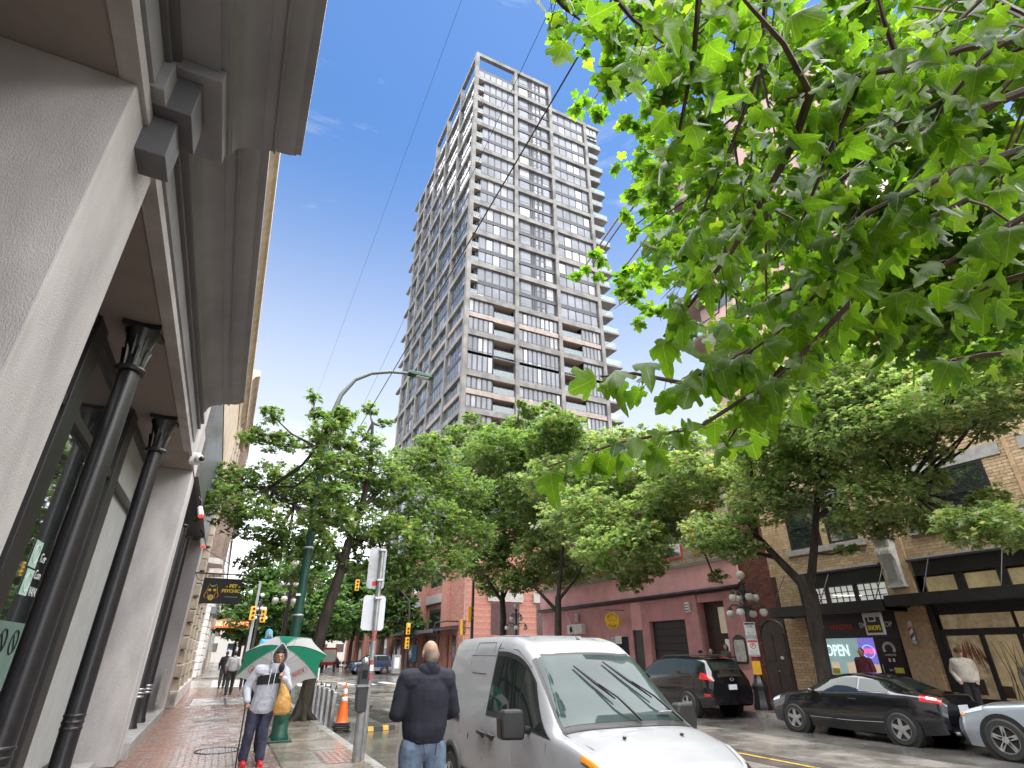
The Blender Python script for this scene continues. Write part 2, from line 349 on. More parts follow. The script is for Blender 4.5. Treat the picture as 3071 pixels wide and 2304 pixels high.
for k in range(len(LV) - 1):
    zt, zb = LV[k] - .78, LV[k + 1]; hgt = zt - zb; low = k >= 9
    for i in range(3):
        x0, x1 = CX[i] + CW + .05, CX[i + 1] - .05
        if k == 0:
            if i == 0: winR(x0, x1, zb, zb + 2.0, 6, trans=.3); sp.box(x0, x1, TY + .5, TY + .9, zb + 2.02, zb + 2.75); continue
            if i == 2: continue
        zm = zb + hgt * .5
        if low:
            # lower storeys: balcony recess beside a bank of windows, brown band across
            if k % 2: brn.box(x0, x1, TY + .12, TY + .5, zm - .35, zm + .35)
            zz = ((zb, zm - .4 if k % 2 else zm - .1), (zm + .4 if k % 2 else zm + .3, zt))
            for a, b in zz:
                if i == 1: winR(x0, x1, a, b, 9, .35, .16)
                else:
                    xs = (x0, x0 + 3.7, x1) if i == 0 else (x1 - 3.3, x1, x0)
                    winR(xs[0], xs[1], a, b, 5, .35, .1)
                    ra, rb = (x0 + 3.8, x1) if i == 0 else (x0, x1 - 3.4)
                    soff.box(ra, rb, TY + .1, TY + 1.88, b - .03, b + .02); sp.box(ra, rb, TY + 1.6, TY + 1.85, a, b - .04); sp.box(ra - .08, ra, TY + .4, TY + 1.8, a, b - .04); bgl.box(ra, rb, TY + .25, TY + .28, a + .05, a + .95); rails.box(ra, rb, TY + .24, TY + .30, a + .95, a + 1.0)
            continue
        if i == 1:      # narrow stair and kitchen strip
            for a, b in ((zb, zm - .32), (zm + .32, zt)):
                fr.box(x0, x1, TY + .5, TY + .58, a, b)
                for (u0, u1, sp_) in ((.08, .34, 1), (.50, .575, 2), (.625, .70, 2), (.76, .93, 1)):
                    xa, xb = x0 + u0 * (x1 - x0), x0 + u1 * (x1 - x0)
                    for q in range(2 if sp_ == 1 else 2):
                        f0, f1 = ((0, .2), (.24, 1))[q] if sp_ == 1 else ((0, .45), (.52, 1))[q]
                        if sp_ == 1 and q == 0 and b > zm + .4 + 9: continue
                        za, zc = a + .1 + (b - a - .2) * f0, a + .1 + (b - a - .2) * f1
                        panes.append((((xa + xb) / 2, TY + .48, (za + zc) / 2), (xb - xa, .03, zc - za)))
            sp.box(x0, x1, TY + .36, TY + .5, zm - .30, zm + .30)
            for u in (.40, .455, .59, .735): sp.box(x0 + u * (x1 - x0) - .12, x0 + u * (x1 - x0) + .12, TY + .43, TY + .5, zb, zt)
        else:
            xw = x0 + (1.1 if i == 0 else 0)
            winR(xw, x1, zb, zm - .36, 5, .4, .22); winR(xw, x1, zm + .36, zt, 5, .4, .0)
            sp.box(xw, x1, TY + .32, TY + .5, zm - .34, zm + .34)
            if i == 0:   # open balcony corner
                soff.box(x0, xw, TY + .1, TY + 1.88, zt - .02, zt + .02); soff.box(x0, xw, TY + .2, TY + 1.88, zm - .15, zm + .12)
                sp.box(x0 - .3, xw, TY + 1.4, TY + 1.9, zb, zt - .05); sp.box(xw - .05, xw, TY + .4, TY + 1.5, zb, zt - .05)
                bgl.box(x0, xw, TY + .22, TY + .25, zm + .15, zm + 1.0); bgl.box(x0, xw, TY + .22, TY + .25, zb + .05, zb + .9)
    for j in range(5):
        y0, y1 = CY[j] + (.8 if j == 0 else .33), CY[j + 1] - .33
        if k == 0:
            if j < 3: winL(y0, y1, zb, zb + 2.0, 6); sp.box(TX + .5, TX + .9, y0, y1, zb + 2.02, zb + 2.6)
            continue
        zm = zb + hgt * .5
        if low and k % 2 and j < 2: brn.box(TX + .12, TX + .5, y0, y1, zm - .35, zm + .35)
        ys = y0 + (1.4 if j == 0 and not low else 0)
        winL(ys, y1, zb, zm - .3, 6, .42, .25); winL(ys, y1, zm + .3, zt, 6, .42, .25); sp.box(TX + .36, TX + .5, ys, y1, zm - .28, zm + .28)
        if ys > y0: soff.box(TX + .2, TX + 1.8, y0, ys, zm - .15, zm + .12); bgl.box(TX + .22, TX + .25, y0, ys, zm + .15, zm + 1.); sp.box(TX + 1.4, TX + 1.9, y0 - .1, ys, zb, zt - .05)
# roof slab of the lower wing and the top frame
part('roof_slab', G().box(TX + .7, 43.3, TY + .75, 91, 92.7, 93.15), M_CON, tw)
part('penthouse_wall', G().box(28.95, 29.3, TY + .8, TY + 12, 93.2, 98.6), M_CON, tw)
# cantilevered balconies on the far side and on the left end
for k in range(1, len(LV) - 1):
    z = LV[k]
    for q, (dz, ex, dd) in enumerate(((0, 47.0, 9), (-2.9, 46.2, 6))):
        b = part('balcony_slab', G().hexa([(43.95, TY + .1, z + dz - .35), (ex, TY + .1, z + dz - .22), (ex - .2, TY + dd, z + dz - .22), (43.95, TY + dd, z + dz - .35), (43.95, TY + .1, z + dz), (ex, TY + .1, z + dz), (ex - .2, TY + dd, z + dz), (43.95, TY + dd, z + dz)]), M_CON, tw)
        if k > 1 or q: part('balcony_railing', G().box(ex - .1, ex - .06, TY + .2, TY + dd - .3, z + dz + .03, z + dz + 1.0).box(44, ex - .1, TY + .2, TY + .23, z + dz + .03, z + dz + 1.0), M_BGLASS, b)
    part('balcony_slab', G().box(TX - .12, TX + .5, 91.7, 95, z - .3, z), M_CON, tw)
part('side_wall', G().box(43.0, 43.9, TY + .8, 90, 8, 92.9), M_SPAN, tw)
winR(43.97, 46.4, 89.4, 92.2, 3, .3, .3)
part('end_wall', G().box(43.97, 46.6, TY + .5, TY + 5, 88.2, 92.4), M_SPAN, tw); part('roof_slab', G().box(43.93, 47.0, TY + .05, TY + 7, 92.45, 92.85), M_CON, tw)
for q in (fr, sp, rails, soff, bgl, brn): q.done()
# the 290 biggest panes are objects, the others one mesh
order = sorted(range(len(panes)), key=lambda i: -(panes[i][1][2] * max(panes[i][1][0], panes[i][1][1]) * (1 if panes[i][1][1] < .1 else .35)))
M_PANE3 = mat('tower_blind', (.22, .22, .23), .3, var=.2, vs=.4)
pmesh = [unit_mesh('pane', M_PANE), unit_mesh('pane', M_PANE2), unit_mesh('pane', M_PANE3)]
rest = [G(), G(), G()]
for n_, i in enumerate(order):
    c, s = panes[i]; q = 0 if rnd.random() < (.90 if s[1] < .1 else .42) else 1
    if rnd.random() < .13: q = 2
    if n_ < 290: piece('pane', pmesh[q], tw, c, s, (rnd.gauss(0, .004), 0, rnd.gauss(0, .004)))
    else: rest[q].box(c[0] - s[0] / 2, c[0] + s[0] / 2, c[1] - s[1] / 2, c[1] + s[1] / 2, c[2] - s[2] / 2, c[2] + s[2] / 2)
part('panes', rest[0], M_PANE, tw, kind='stuff'); part('panes', rest[1], M_PANE2, tw, kind='stuff'); part('panes', rest[2], M_PANE3, tw, kind='stuff')
# ================= white stucco shop building on the left
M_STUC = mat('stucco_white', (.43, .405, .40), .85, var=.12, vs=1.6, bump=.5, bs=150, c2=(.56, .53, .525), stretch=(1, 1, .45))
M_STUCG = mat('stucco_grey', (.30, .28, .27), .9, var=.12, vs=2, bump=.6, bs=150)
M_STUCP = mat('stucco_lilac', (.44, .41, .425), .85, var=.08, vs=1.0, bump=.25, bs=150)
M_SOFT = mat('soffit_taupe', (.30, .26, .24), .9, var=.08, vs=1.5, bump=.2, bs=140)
M_CORN = mat('cornice_grey', (.25, .25, .262), .5, var=.12, vs=1.3, bump=.06, bs=20)
M_CORND = mat('cornice_slate', (.105, .105, .115), .5, var=.1, vs=2)
M_BLK = mat('black_gloss_paint', (.018, .017, .02), .32, var=.25, vs=14, bump=.08, bs=60, spec=.6)
M_BLK2 = mat('black_frame', (.022, .020, .021), .45, var=.15)
M_GLS = mat('shop_glass', (.03, .036, .034), .04, var=.2, mirror=.42)
M_FROST = mat('frosted_panel', (.36, .38, .37), .25, var=.05)
M_PLINTH = mat('plinth_stone', (.33, .32, .31), .5, var=.2, vs=5, bump=.15, bs=60, rv=.15)
lb = thing('shop_building', 'pale stucco shop front with heavy grey cornice and black iron columns', 'building', (-2, 8, 0), world=True)
FX = -1.18
for (y0, y1, m, lab) in ((3.13, 4.02, M_STUC, None), (12.45, 13.25, M_STUC, None), (-3.5, -2.6, M_STUC, None)):
    part('pilaster', G().box(-3.4, FX, y0, y1, SW, 5.115), m, lb, bevel=.012)
part('pilaster', G().box(-3.4, FX + .03, 21.0, 21.95, SW, 5.2), M_STUCP, lb, bevel=.012, label='lilac grey painted pilaster')
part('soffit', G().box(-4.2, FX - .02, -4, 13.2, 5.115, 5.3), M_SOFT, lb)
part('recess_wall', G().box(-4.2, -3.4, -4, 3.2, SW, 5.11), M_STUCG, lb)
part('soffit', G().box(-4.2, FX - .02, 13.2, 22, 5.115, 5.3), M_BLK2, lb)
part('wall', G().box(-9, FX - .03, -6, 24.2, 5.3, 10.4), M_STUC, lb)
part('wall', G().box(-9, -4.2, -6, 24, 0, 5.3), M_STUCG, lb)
# entablature: lip, fascia boards, cove and crown over the plain bay
lip = [(FX - .1, 5.10), (FX + .03, 5.10), (FX + .03, 5.215), (FX - .1, 5.215)]
fas1 = [(FX - .1, 5.215), (FX - .02, 5.215), (FX - .02, 5.25), (FX + .045, 5.26), (FX + .045, 5.50), (FX - .1, 5.50)]
fas2 = [(FX - .1, 5.50), (FX + .085, 5.50), (FX + .085, 5.545), (FX + .065, 5.55), (FX + .065, 5.60), (FX + .12, 5.61), (FX + .12, 5.655), (FX - .1, 5.655)]
def crown(x, z0, z1, d):
    H_ = z1 - z0; c = [(x - .3, z0), (x + d * .04, z0), (x + d * .04, z0 + .03), (x + d * .07, z0 + .035)]
    for k in range(7): a = k / 6 * math.pi / 2; c.append((x + d * (.07 + .33 * (1 - math.cos(a))), z0 + .035 + H_ * .45 * math.sin(a)))
    zz = z0 + .035 + H_ * .45
    c += [(x + d * .43, zz), (x + d * .43, zz + .025), (x + d * .46, zz + .03), (x + d * .60, zz + .035), (x + d * .60, zz + .015), (x + d * .635, zz + .012), (x + d * .635, zz + .045)]
    for k in range(6): a = k / 5 * math.pi / 2; c.append((x + d * (.64 + .25 * math.sin(a)), zz + .05 + (z1 - zz - .12) * (1 - math.cos(a))))
    c += [(x + d * .93, z1 - .07), (x + d * .93, z1 - .05), (x + d, z1 - .045), (x + d, z1), (x - .3, z1)]
    return c
part('soffit_lip', loftx(lip, -4, 11.1), M_STUC, lb)
part('fascia', loftx(fas1, 3.72, 11.0), M_CORN, lb); part('fascia', loftx(fas1, -4, 3.24), M_CORN, lb)
part('moulding', loftx(fas2, 3.75, 10.95), M_CORND, lb); part('moulding', loftx(fas2, -4, 3.3), M_CORND, lb)
part('crown', loftx(crown(FX + .10, 5.655, 6.02, .61), 4.14, 10.5), M_CORN, lb, 30)
part('crown', loftx(crown(FX + .40, 5.70, 6.03, .58), -4, 4.13), M_CORN, lb, 30)
part('frieze', G().box(FX - .1, FX + .36, -4, 4.12, 5.66, 5.75), M_CORN, lb)
part('fascia_end', G().box(FX - .1, FX + .02, 11.12, 13.0, 5.12, 6.0), M_STUC, lb)
# stepped bracket blocks over the pilaster
br = part('bracket', G().box(FX - .05, FX + .185, 3.46, 3.72, 4.88, 5.22), M_CORND, lb, bevel=.006)
part('bracket_block', G().box(FX - .05, FX + .11, 3.22, 3.47, 5.23, 5.52), M_CORN, br, bevel=.006)
part('bracket_block', G().box(FX - .05, FX + .27, 3.36, 3.74, 5.225, 5.56), M_CORND, br, bevel=.006)
part('bracket_block', G().box(FX - .05, FX + .40, 3.28, 4.1, 5.562, 5.70), M_CORN, br, bevel=.006)
sc = [(FX, 5.702), (FX + .415, 5.702), (FX + .42, 5.74)] + [(FX + .42 + .16 * (1 - math.cos(a * math.pi / 12)), 5.74 + .22 * math.sin(a * math.pi / 12)) for a in range(1, 7)] + [(FX, 5.97)]
part('bracket_scroll', loftx(sc, 3.2, 4.12), M_CORN, br, 30)
# slate signboard and upper storey beyond
part('signboard', G().box(FX - .05, FX + .08, 13.0, 22.2, 5.15, 7.45), mat('slate_board', (.10, .10, .105), .42, var=.2, vs=3, stretch=(1, .15, 3), bump=.2, bs=12), lb)
M_CREAM = mat('cream_paint', (.52, .43, .32), .75, var=.18, vs=2.5)
up = part('upper_cornice', loftx([(-1.6, 10.1), (-1.05, 10.1), (-1.0, 10.35), (-.86, 10.5), (-.80, 10.52), (-.80, 10.68), (-1.6, 10.75)], 2.5, 24), M_CREAM, lb)
part('upper_wall', G().box(-1.5, -1.08, 13.05, 24.1, 7.46, 10.1), M_CREAM, lb)
# plinths and steps
part('plinth', G().box(FX - .6, FX + .09, 13.26, 16.3, SW - .05, SW + .24), M_PLINTH, lb, bevel=.01); part('plinth', G().box(FX - .6, FX + .06, 16.31, 20.98, SW - .05, SW + .20), M_PLINTH, lb, bevel=.01)
part('plinth', G().box(-2.6, -1.45, 4.03, 12.44, SW - .05, SW + .09), M_PLINTH, lb)
part('wall_vent', G().box(FX - .12, FX - .06, 19.9, 20.98, .5, 1.35), M_PLINTH, lb)
# iron columns: shaft, neck ring, leafy capital with square abacus
def iron_column(x, y, top, r, cap=True):
    c = part('column', G().lathe([(r * 1.3, SW + .09), (r * 1.3, SW + .25), (r * 1.08, SW + .32), (r, SW + .5), (r * .98, 2.4), (r * .9, top - .52)], (x, y, 0), 24), M_BLK, lb, 35)
    for q in range(3): part('ring', G().lathe([(r * .97, .93 + q * .07), (r * 1.06, .945 + q * .07), (r * 1.06, .965 + q * .07), (r * .97, .98 + q * .07)], (x, y, 0), 24), M_STEEL if not cap else M_BLK, c, True)
    part('ring', G().lathe([(r * .9, top - .57), (r * 1.25, top - .56), (r * 1.34, top - .535), (r * 1.25, top - .51), (r * .9, top - .50)], (x, y, 0), 24), M_BLK, c, True)
    if cap:
        cp = part('capital', G().lathe([(r * .86, top - .52), (r * .90, top - .38), (r * 1.0, top - .26), (r * 1.2, top - .15), (r * 1.5, top - .075), (r * 1.55, top - .06)], (x, y, 0), 24), M_BLK, c, 35)
        for q in range(14):
            a = q / 14 * 2 * math.pi; z0 = top - .50 + (.0 if q % 2 else .13)
            pts = [(x + math.cos(a) * rr * r, y + math.sin(a) * rr * r, z) for rr, z in ((.88, z0), (.96, z0 + .10), (1.06, z0 + .18), (1.22, z0 + .23), (1.25, z0 + .205))]
            part('leaf', G().tube(pts, [.012, .018, .018, .012, .005], 5), M_BLK, cp, True)
        h = r * 1.62; e = .02
        pl = [(-h, -h), (0, -h + e * 1.6), (h, -h), (h - e * 1.6, 0), (h, h), (0, h - e * 1.6), (-h, h), (-h + e * 1.6, 0)]
        part('abacus', G().prism(pl, lambda a, b, t: (x + a, y + b, t), top - .06, top), M_BLK, cp)
    return c
iron_column(-1.47, 6.6, 5.115, .115); iron_column(-1.47, 9.55, 5.115, .115)
iron_column(-1.38, 15.6, 5.115, .11, False); iron_column(-1.38, 17.3, 5.115, .11, False)
iron_column(-1.5, 1.0, 5.115, .118)
# shopfront: posts, transoms, header, panes
def shopfront(x, ys, zt, m, zb=SW + .09):
    for y in ys: part('post', G().box(x - .16, x + .07, y - .14, y + .26, zb, 5.11), M_BLK2, lb, bevel=.01)
    for a, b in zip(ys, ys[1:]):
        for z in (zt, 5.02, zb + .06): part('transom', G().box(x - .06, x + .05, a + .27, b - .15, z - .055, z + .055), M_BLK2, lb)
        part('pane', G().box(x - .03, x - .015, a + .27, b - .15, zb + .12, zt - .06), m if a < 8 else M_FROST, lb); part('pane', G().box(x - .03, x - .015, a + .27, b - .15, zt + .06, 4.96), M_GLS if a < 8 else M_FROST, lb)
shopfront(-1.92, (4.1, 6.6, 9.45, 12.2), 4.08, M_GLS)
shopfront(-1.9, (13.5, 17.4, 20.8), 3.6, mat('dark_shop_glass', (.01, .01, .012), .06, var=.1, mirror=.15))
# stickers on the glass
M_MINT = mat('mint_sticker', (.42, .62, .55), .5, var=.05); M_TXW = mat('white_lettering', (.75, .76, .75), .5, var=0)
for z0, z1, y0 in ((2.60, 2.86, 7.38), (2.33, 2.58, 7.42)):
    part('sticker', G().box(-1.93, -1.925, y0, y0 + .26, z0, z1), M_MINT, lb)
    part('sticker_ring', G().tube([(-1.922, y0 + .13 + .09 * math.cos(a * .3927), (z0 + z1) / 2 + .09 * math.sin(a * .3927)) for a in range(17)], .004, 4), M_TXW, lb)
for k, s_ in enumerate(('Cer', 'Con', 'VAN')): text('lettering', s_, .13, M_TXW, (-1.922, 7.70, 2.72 - k * .17), (90, 0, 90), lb, .001, 'LEFT')
part('sticker_band', G().box(-1.935, -1.928, 7.0, 9.2, 1.45, 2.08), mat('mint_band', (.13, .22, .19), .3, var=.1), lb)
for y0 in (7.45, 7.83):
    part('sign_ring', G().tube([(-1.924, y0 + .11 * math.cos(a * .2618), 1.90 + .11 * math.sin(a * .2618)) for a in range(25)], .009, 4), M_BLK2, lb)
    part('sign_slash', G().tube([(-1.924, y0 - .075, 1.975), (-1.924, y0 + .075, 1.825)], .008, 4), M_BLK2, lb)
# dome security camera
t = thing('security_camera', 'small white dome security camera on the corner under the cornice', 'camera', (-1.14, 11.6, 5.16), world=True)
M_WPL = mat('white_plastic', (.72, .72, .71), .35, var=.04)
part('bracket', G().box(-1.2, -1.02, 11.42, 11.6, 5.0, 5.2), M_WPL, t, bevel=.02); part('dome', G().sph((-1.03, 11.42, 5.08), .085, 14, 10), M_WPL, t, True); part('lens', G().sph((-.985, 11.35, 5.07), .05, 12, 8), M_BLK, t, True)
# two spotlights with red lamps under the signboard
for k, (y, z) in enumerate(((13.9, 4.45), (17.2, 4.3))):
    t = thing('spotlight', ('white spotlight with a red front under the slate signboard, nearest the camera', 'white spotlight with a red front under the slate signboard, further from the camera')[k], 'spotlight', (-.98, y, z), group='spotlights under the signboard', world=True)
    part('lamp_body', G().cyl((-1.0, y + .06, z + .26), (-.93, y - .05, z + .06), .055, .062, 14), M_WPL, t, 40); part('lamp_front', G().cyl((-.929, y - .052, z + .056), (-.925, y - .058, z + .04), .055, .05, 14), mat('red_lens', (.7, .02, .02), .3, emit=(1, .03, .02), es=0.32), t); part('arm', G().tube([(-1.08, y + .1, z + .5), (-1.0, y + .07, z + .4), (-.98, y + .04, z + .2)], .018, 6), M_BLK2, t)
# hanging shop sign on an iron bracket
t = thing('hanging_sign', 'black hanging shop sign with a yellow owl and PET PSYCHIC lettering', 'sign', (-1.1, 21, 4.1), world=True)
YS = 20.6; M_SGN = mat('sign_black', (.02, .02, .022), .4, var=.1); M_SY = mat('sign_yellow', (.95, .72, .04), .5, var=.05); M_SO = mat('sign_orange', (.85, .36, .05), .5, var=.05)
part('board', G().box(-.86, .27, YS, YS + .05, 3.18, 3.94), M_SGN, t, bevel=.006)
part('bracket_bar', G().tube([(-1.15, YS + .02, 4.07), (.5, YS + .02, 4.07)], .022, 8), M_BLK2, t); part('bracket_stay', G().tube([(-1.15, YS + .02, 4.85), (.4, YS + .02, 4.09)], .01, 6), M_BLK2, t)
part('bracket_scroll', G().tube([(-1.12, YS + .02, 4.05), (-1.05, YS + .02, 3.9), (-.95, YS + .02, 3.85), (-.87, YS + .02, 3.86)], .012, 6), M_BLK2, t)
for x in (-.62, .02): part('hook', G().tube([(x, YS + .02, 4.07), (x + .02, YS + .02, 4.0), (x, YS + .02, 3.94)], .009, 6), M_BLK2, t)
text('lettering', 'PET', .14, M_SY, (.02, YS - .003, 3.715), (90, 0, 0), t, .003, bold=.006); text('lettering', 'PSYCHIC', .135, M_SY, (-.02, YS - .003, 3.565), (90, 0, 0), t, .003, bold=.006)
text('lettering', 'PETPSYCHIC.BIZ', .05, M_TXW, (.02, YS - .003, 3.39), (90, 0, 0), t, .002)
for x in (-.16, .2):
    part('star', G().prism([(0, .04), (.008, .008), (.04, 0), (.008, -.008), (0, -.04), (-.008, -.008), (-.04, 0), (-.008, .008)], lambda a, b, q: (x + a, q, 3.70 + b), YS - .004, YS), M_SY, t)
ox, oz = -.56, 3.5
def strip(pts, w0, m, nm): part(nm, G().tube([(ox + a, YS - .004, oz + b) for a, b in pts], w0, 5), m, t)
strip([(-.1, .26), (-.05, .2), (0, .19), (.05, .2), (.1, .26)], [.004, .012, .016, .012, .004], M_SY, 'owl_brow')
for s_ in (-1, 1):
    strip([(s_ * .13, .22), (s_ * .13, .1), (s_ * .17, .0), (s_ * .2, -.1), (s_ * .15, -.17)], [.005, .012, .014, .016, .008], M_SO, 'owl_arm')
    strip([(s_ * .13, .02), (s_ * .09, -.05), (s_ * .11, -.16)], [.006, .012, .006], M_SO, 'owl_arm')
    part('owl_eye', G().prism([(s_ * .07 + .043 * math.cos(a * .5236), .08 + .04 * math.sin(a * .5236)) for a in range(12)], lambda a, b, q: (ox + a, q, oz + b), YS - .005, YS), M_SY, t)
part('owl_ball', G().prism([(.085 * math.cos(a * .393), -.14 + .085 * math.sin(a * .393)) for a in range(16)], lambda a, b, q: (ox + a, q, oz + b), YS - .006, YS), M_SY, t)
part('owl_ball_glint', G().prism([(.05 * math.cos(a * .393), -.135 + .05 * math.sin(a * .393)) for a in range(16)], lambda a, b, q: (ox + a, q, oz + b), YS - .009, YS - .006), mat('sign_beige', (.62, .5, .25), .5), t)
# ================= beige stone building beyond, with rusticated blocks and bay windows
M_STONE = mat('beige_stone', (.47, .40, .32), .8, var=.2, vs=2.2, bump=.3, bs=30)
M_STONEL = mat('pale_stone', (.58, .55, .52), .8, var=.18, vs=2.0, bump=.3, bs=30)
M_BAY = mat('bay_brown', (.23, .17, .14), .6, var=.2, vs=6)
sb = thing('stone_building', 'beige rusticated stone building with brown bay windows past the shop front', 'building', (-1.3, 30, 0), world=True)
part('wall', G().box(-12, -1.22, 24.15, 37, 0, 13.0), M_STONE, sb)
blk = Pieces('stone_block', M_STONE, sb, bev=.06)
for k in range(26):
    z = .15 + k * .44
    for y0, y1 in ((24.2, 25.3), (27.6, 28.5), (31.0, 31.9), (35.2, 36.95)):
        o = .12 if k % 2 else 0; blk.box(-1.24, -1.05 + (.04 if k < 3 else 0), y0 + o, y1 - o * .5, z, z + .40)
blk.done()
for k, (y0, y1) in enumerate(((25.4, 27.5), (28.6, 30.9), (32.0, 35.1))):
    for z0, z1 in ((.5, 3.6), (9.0, 11.2)):
        wn = part('window', G().box(-1.23, -1.2, y0, y1, z0, z1), M_GLS, sb); part('window_frame', G().box(-1.2, -1.14, y0, y0 + .12, z0, z1).box(-1.2, -1.14, y1 - .12, y1, z0, z1).box(-1.2, -1.14, y0 + .12, y1 - .12, z1 - .12, z1).box(-1.2, -1.12, y0 + .12, y1 - .12, z0, z0 + .1), M_STONEL, wn)
for y0, y1 in ((25.5, 27.3), (28.8, 30.6), (32.2, 34.6)):
    b = part('bay_window', G().prism([(-1.2, y0), (-.65, y0 + .35), (-.65, y1 - .35), (-1.2, y1)], lambda a, c, q: (a, c, q), 5.2, 8.3), M_BAY, sb)
    part('bay_sill', G().prism([(-1.2, y0 - .1), (-.55, y0 + .3), (-.55, y1 - .3), (-1.2, y1 + .1)], lambda a, c, q: (a, c, q), 5.0, 5.22), M_STONEL, b)
    for q in range(5): yy = y0 + .4 + q * (y1 - y0 - .8) / 4; part('rib', G().box(-.66, -.60, yy - .04, yy + .04, 5.25, 8.25), M_BAY, b)
part('cornice', loftx([(-1.3, 12.4), (-1.0, 12.45), (-.85, 12.7), (-.7, 12.75), (-.7, 13.0), (-1.3, 13.1)], 24.1, 37.05), M_STONE, sb)
part('belt_course', loftx([(-1.25, 8.5), (-.98, 8.5), (-.92, 8.62), (-.98, 8.74), (-1.25, 8.74)], 24.1, 37.05), M_STONE, sb)
part('base_course', G().box(-1.24, -.98, 24.2, 37, SW, .62), M_STONEL, sb, bevel=.02)
# louvred window box high up
lv = part('louvred_bay', G().box(-1.22, -.7, 33, 35, 10.2, 12.0), M_BAY, sb)
for k in range(8): part('louvre', G().box(-.72, -.66, 33.05, 34.95, 10.3 + k * .2, 10.38 + k * .2), M_STONEL, lv)
# ================= white stone building across the side street
wb = thing('corner_building', 'white stone corner building with a tall dark doorway beyond the side street', 'building', (-3, 60, 0), world=True)
part('wall', G().box(-14, -1.2, 52.5, 75, 0, 15), M_STONEL, wb)
blk = Pieces('stone_block', M_STONEL, wb, bev=.05)
for k in range(30):
    z = .14 + k * .5
    if z > 14.5: break
    blk.box(-1.25, -1.02, 53.6, 55.2, z, z + .46); blk.box(-1.25, -1.02, 58, 59.5, z, z + .46); blk.box(-5.2, -1.21, 52.36, 52.52, z, z + .46)
blk.done()
part('doorway', G().box(-1.22, -1.1, 55.3, 57.9, SW, 4.4), M_BLK2, wb); part('lintel', G().box(-1.22, -.8, 52.4, 60, 4.6, 5.1), M_CORND, wb); part('cornice', loftx([(-1.3, 14), (-.9, 14.1), (-.6, 14.6), (-.6, 15), (-1.3, 15)], 52.3, 75), M_STONEL, wb)
for y0 in (60.5, 64, 67.5, 71):
    for z0 in (1.2, 6.0, 10): part('window', G().box(-1.22, -1.16, y0, y0 + 2, z0, z0 + 2.6), M_GLS, wb)
# red neon fascia hotel sign
t = thing('hotel_sign', 'red projecting hotel sign with METROPOLE lettering beyond the stone building', 'sign', (0, 62, 4.2), world=True)
part('board', G().box(-.9, 2.2, 62, 62.25, 3.9, 4.55), mat('neon_red_board', (.62, .12, .06), .5, emit=(1, .2, .06), es=0.14), t, bevel=.05); part('crest', G().prism([(-.6, 4.55), (.65, 4.85), (1.9, 4.55)], lambda a, b, q: (a, q, b), 62.02, 62.2), mat('sign_pink', (.6, .3, .28), .5), t)
text('lettering', 'METROPOLE', .52, mat('neon_letter', (.95, .8, .5), .5, emit=(1, .75, .4), es=0.24), (.65, 61.97, 4.22), (90, 0, 0), t, .02, bold=.008, sx=.95)
# ================= right-hand street front, facade plane at x = 20.2
RX = 20.2
def minus(iv, holes):
    out_ = [iv]
    for a, b in holes:
        nw = []
        for p, q in out_:
            if b <= p or a >= q: nw.append((p, q))
            else:
                if a > p: nw.append((p, a))
                if b < q: nw.append((b, q))
        out_ = nw
    return out_
def bricks(parent, y0, y1, z0, z1, holes, mats, hc=.10, ln=.32, gap=.013, x=RX, keep=70, key=None, prot=.014):
    """courses of bricks proud of a mortar wall, openings left free"""
    allb = []; z = z0; k = 0
    while z < z1 - .03:
        zt = min(z + hc, z1); hs = [(a, b) for a, b, c, d in holes if c < zt - .02 and d > z + .02]
        for p, q in minus((y0, y1), hs):
            y = p - (ln / 2 if k % 2 else 0)
            while y < q - .03:
                a, b = max(y, p), min(y + ln, q)
                if b - a > .05: allb.append((a, b - gap, z, zt - gap))
                y += ln
        z = zt; k += 1
    key = key or (lambda b: (b[0] - 8) ** 2 + (b[2] - 5.2) ** 2)
    allb.sort(key=key); ms = [unit_mesh('brick', m) for m in mats]; rest = [G() for _ in mats]
    for i, (a, b, c, d) in enumerate(allb):
        q = rnd.randrange(len(mats)); pr_ = prot + rnd.uniform(-.004, .004)
        if i < keep: piece('brick', ms[q], parent, (x + .01 - pr_ / 2, (a + b) / 2, (c + d) / 2), (.02 + pr_, b - a, d - c))
        else: rest[q].add([(x - pr_, a, c), (x - pr_, b, c), (x - pr_, b, d), (x - pr_, a, d), (x, a, c), (x, b, c), (x, b, d), (x, a, d)], [(3, 2, 1, 0), (0, 1, 5, 4), (1, 2, 6, 5), (2, 3, 7, 6), (3, 0, 4, 7)])
    for q, g in enumerate(rest):
        if g.v: part('bricks', g, mats[q], parent, kind='stuff')
TAN = [mat('tan_brick_%d' % i, c, .8, var=.18, vs=9, bump=.2, bs=70) for i, c in enumerate(((.56, .41, .25), (.52, .37, .22), (.60, .45, .29), (.50, .345, .21)))]
DRD = [mat('dark_red_brick_%d' % i, c, .8, var=.2, vs=9, bump=.2, bs=70) for i, c in enumerate(((.17, .062, .045), (.14, .05, .04), (.20, .075, .05)))]
M_MORT = mat('mortar_tan', (.30, .21, .125), .9, var=.15, vs=5); M_MORTD = mat('mortar_dark', (.075, .04, .032), .9)
M_LINT = mat('grey_stone', (.36, .345, .33), .8, var=.15, vs=4, bump=.15, bs=40)
M_DWIN = mat('dark_window', (.025, .03, .035), .05, var=.15, mirror=.22)
M_WHS = mat('white_carved_stone', (.58, .57, .54), .75, var=.2, vs=5, bump=.2, bs=50)
tb = thing('tan_brick_building', 'tan brick building with two dark shop fronts and a white stone corbel', 'building', (RX + 2, 10, 0), world=True)
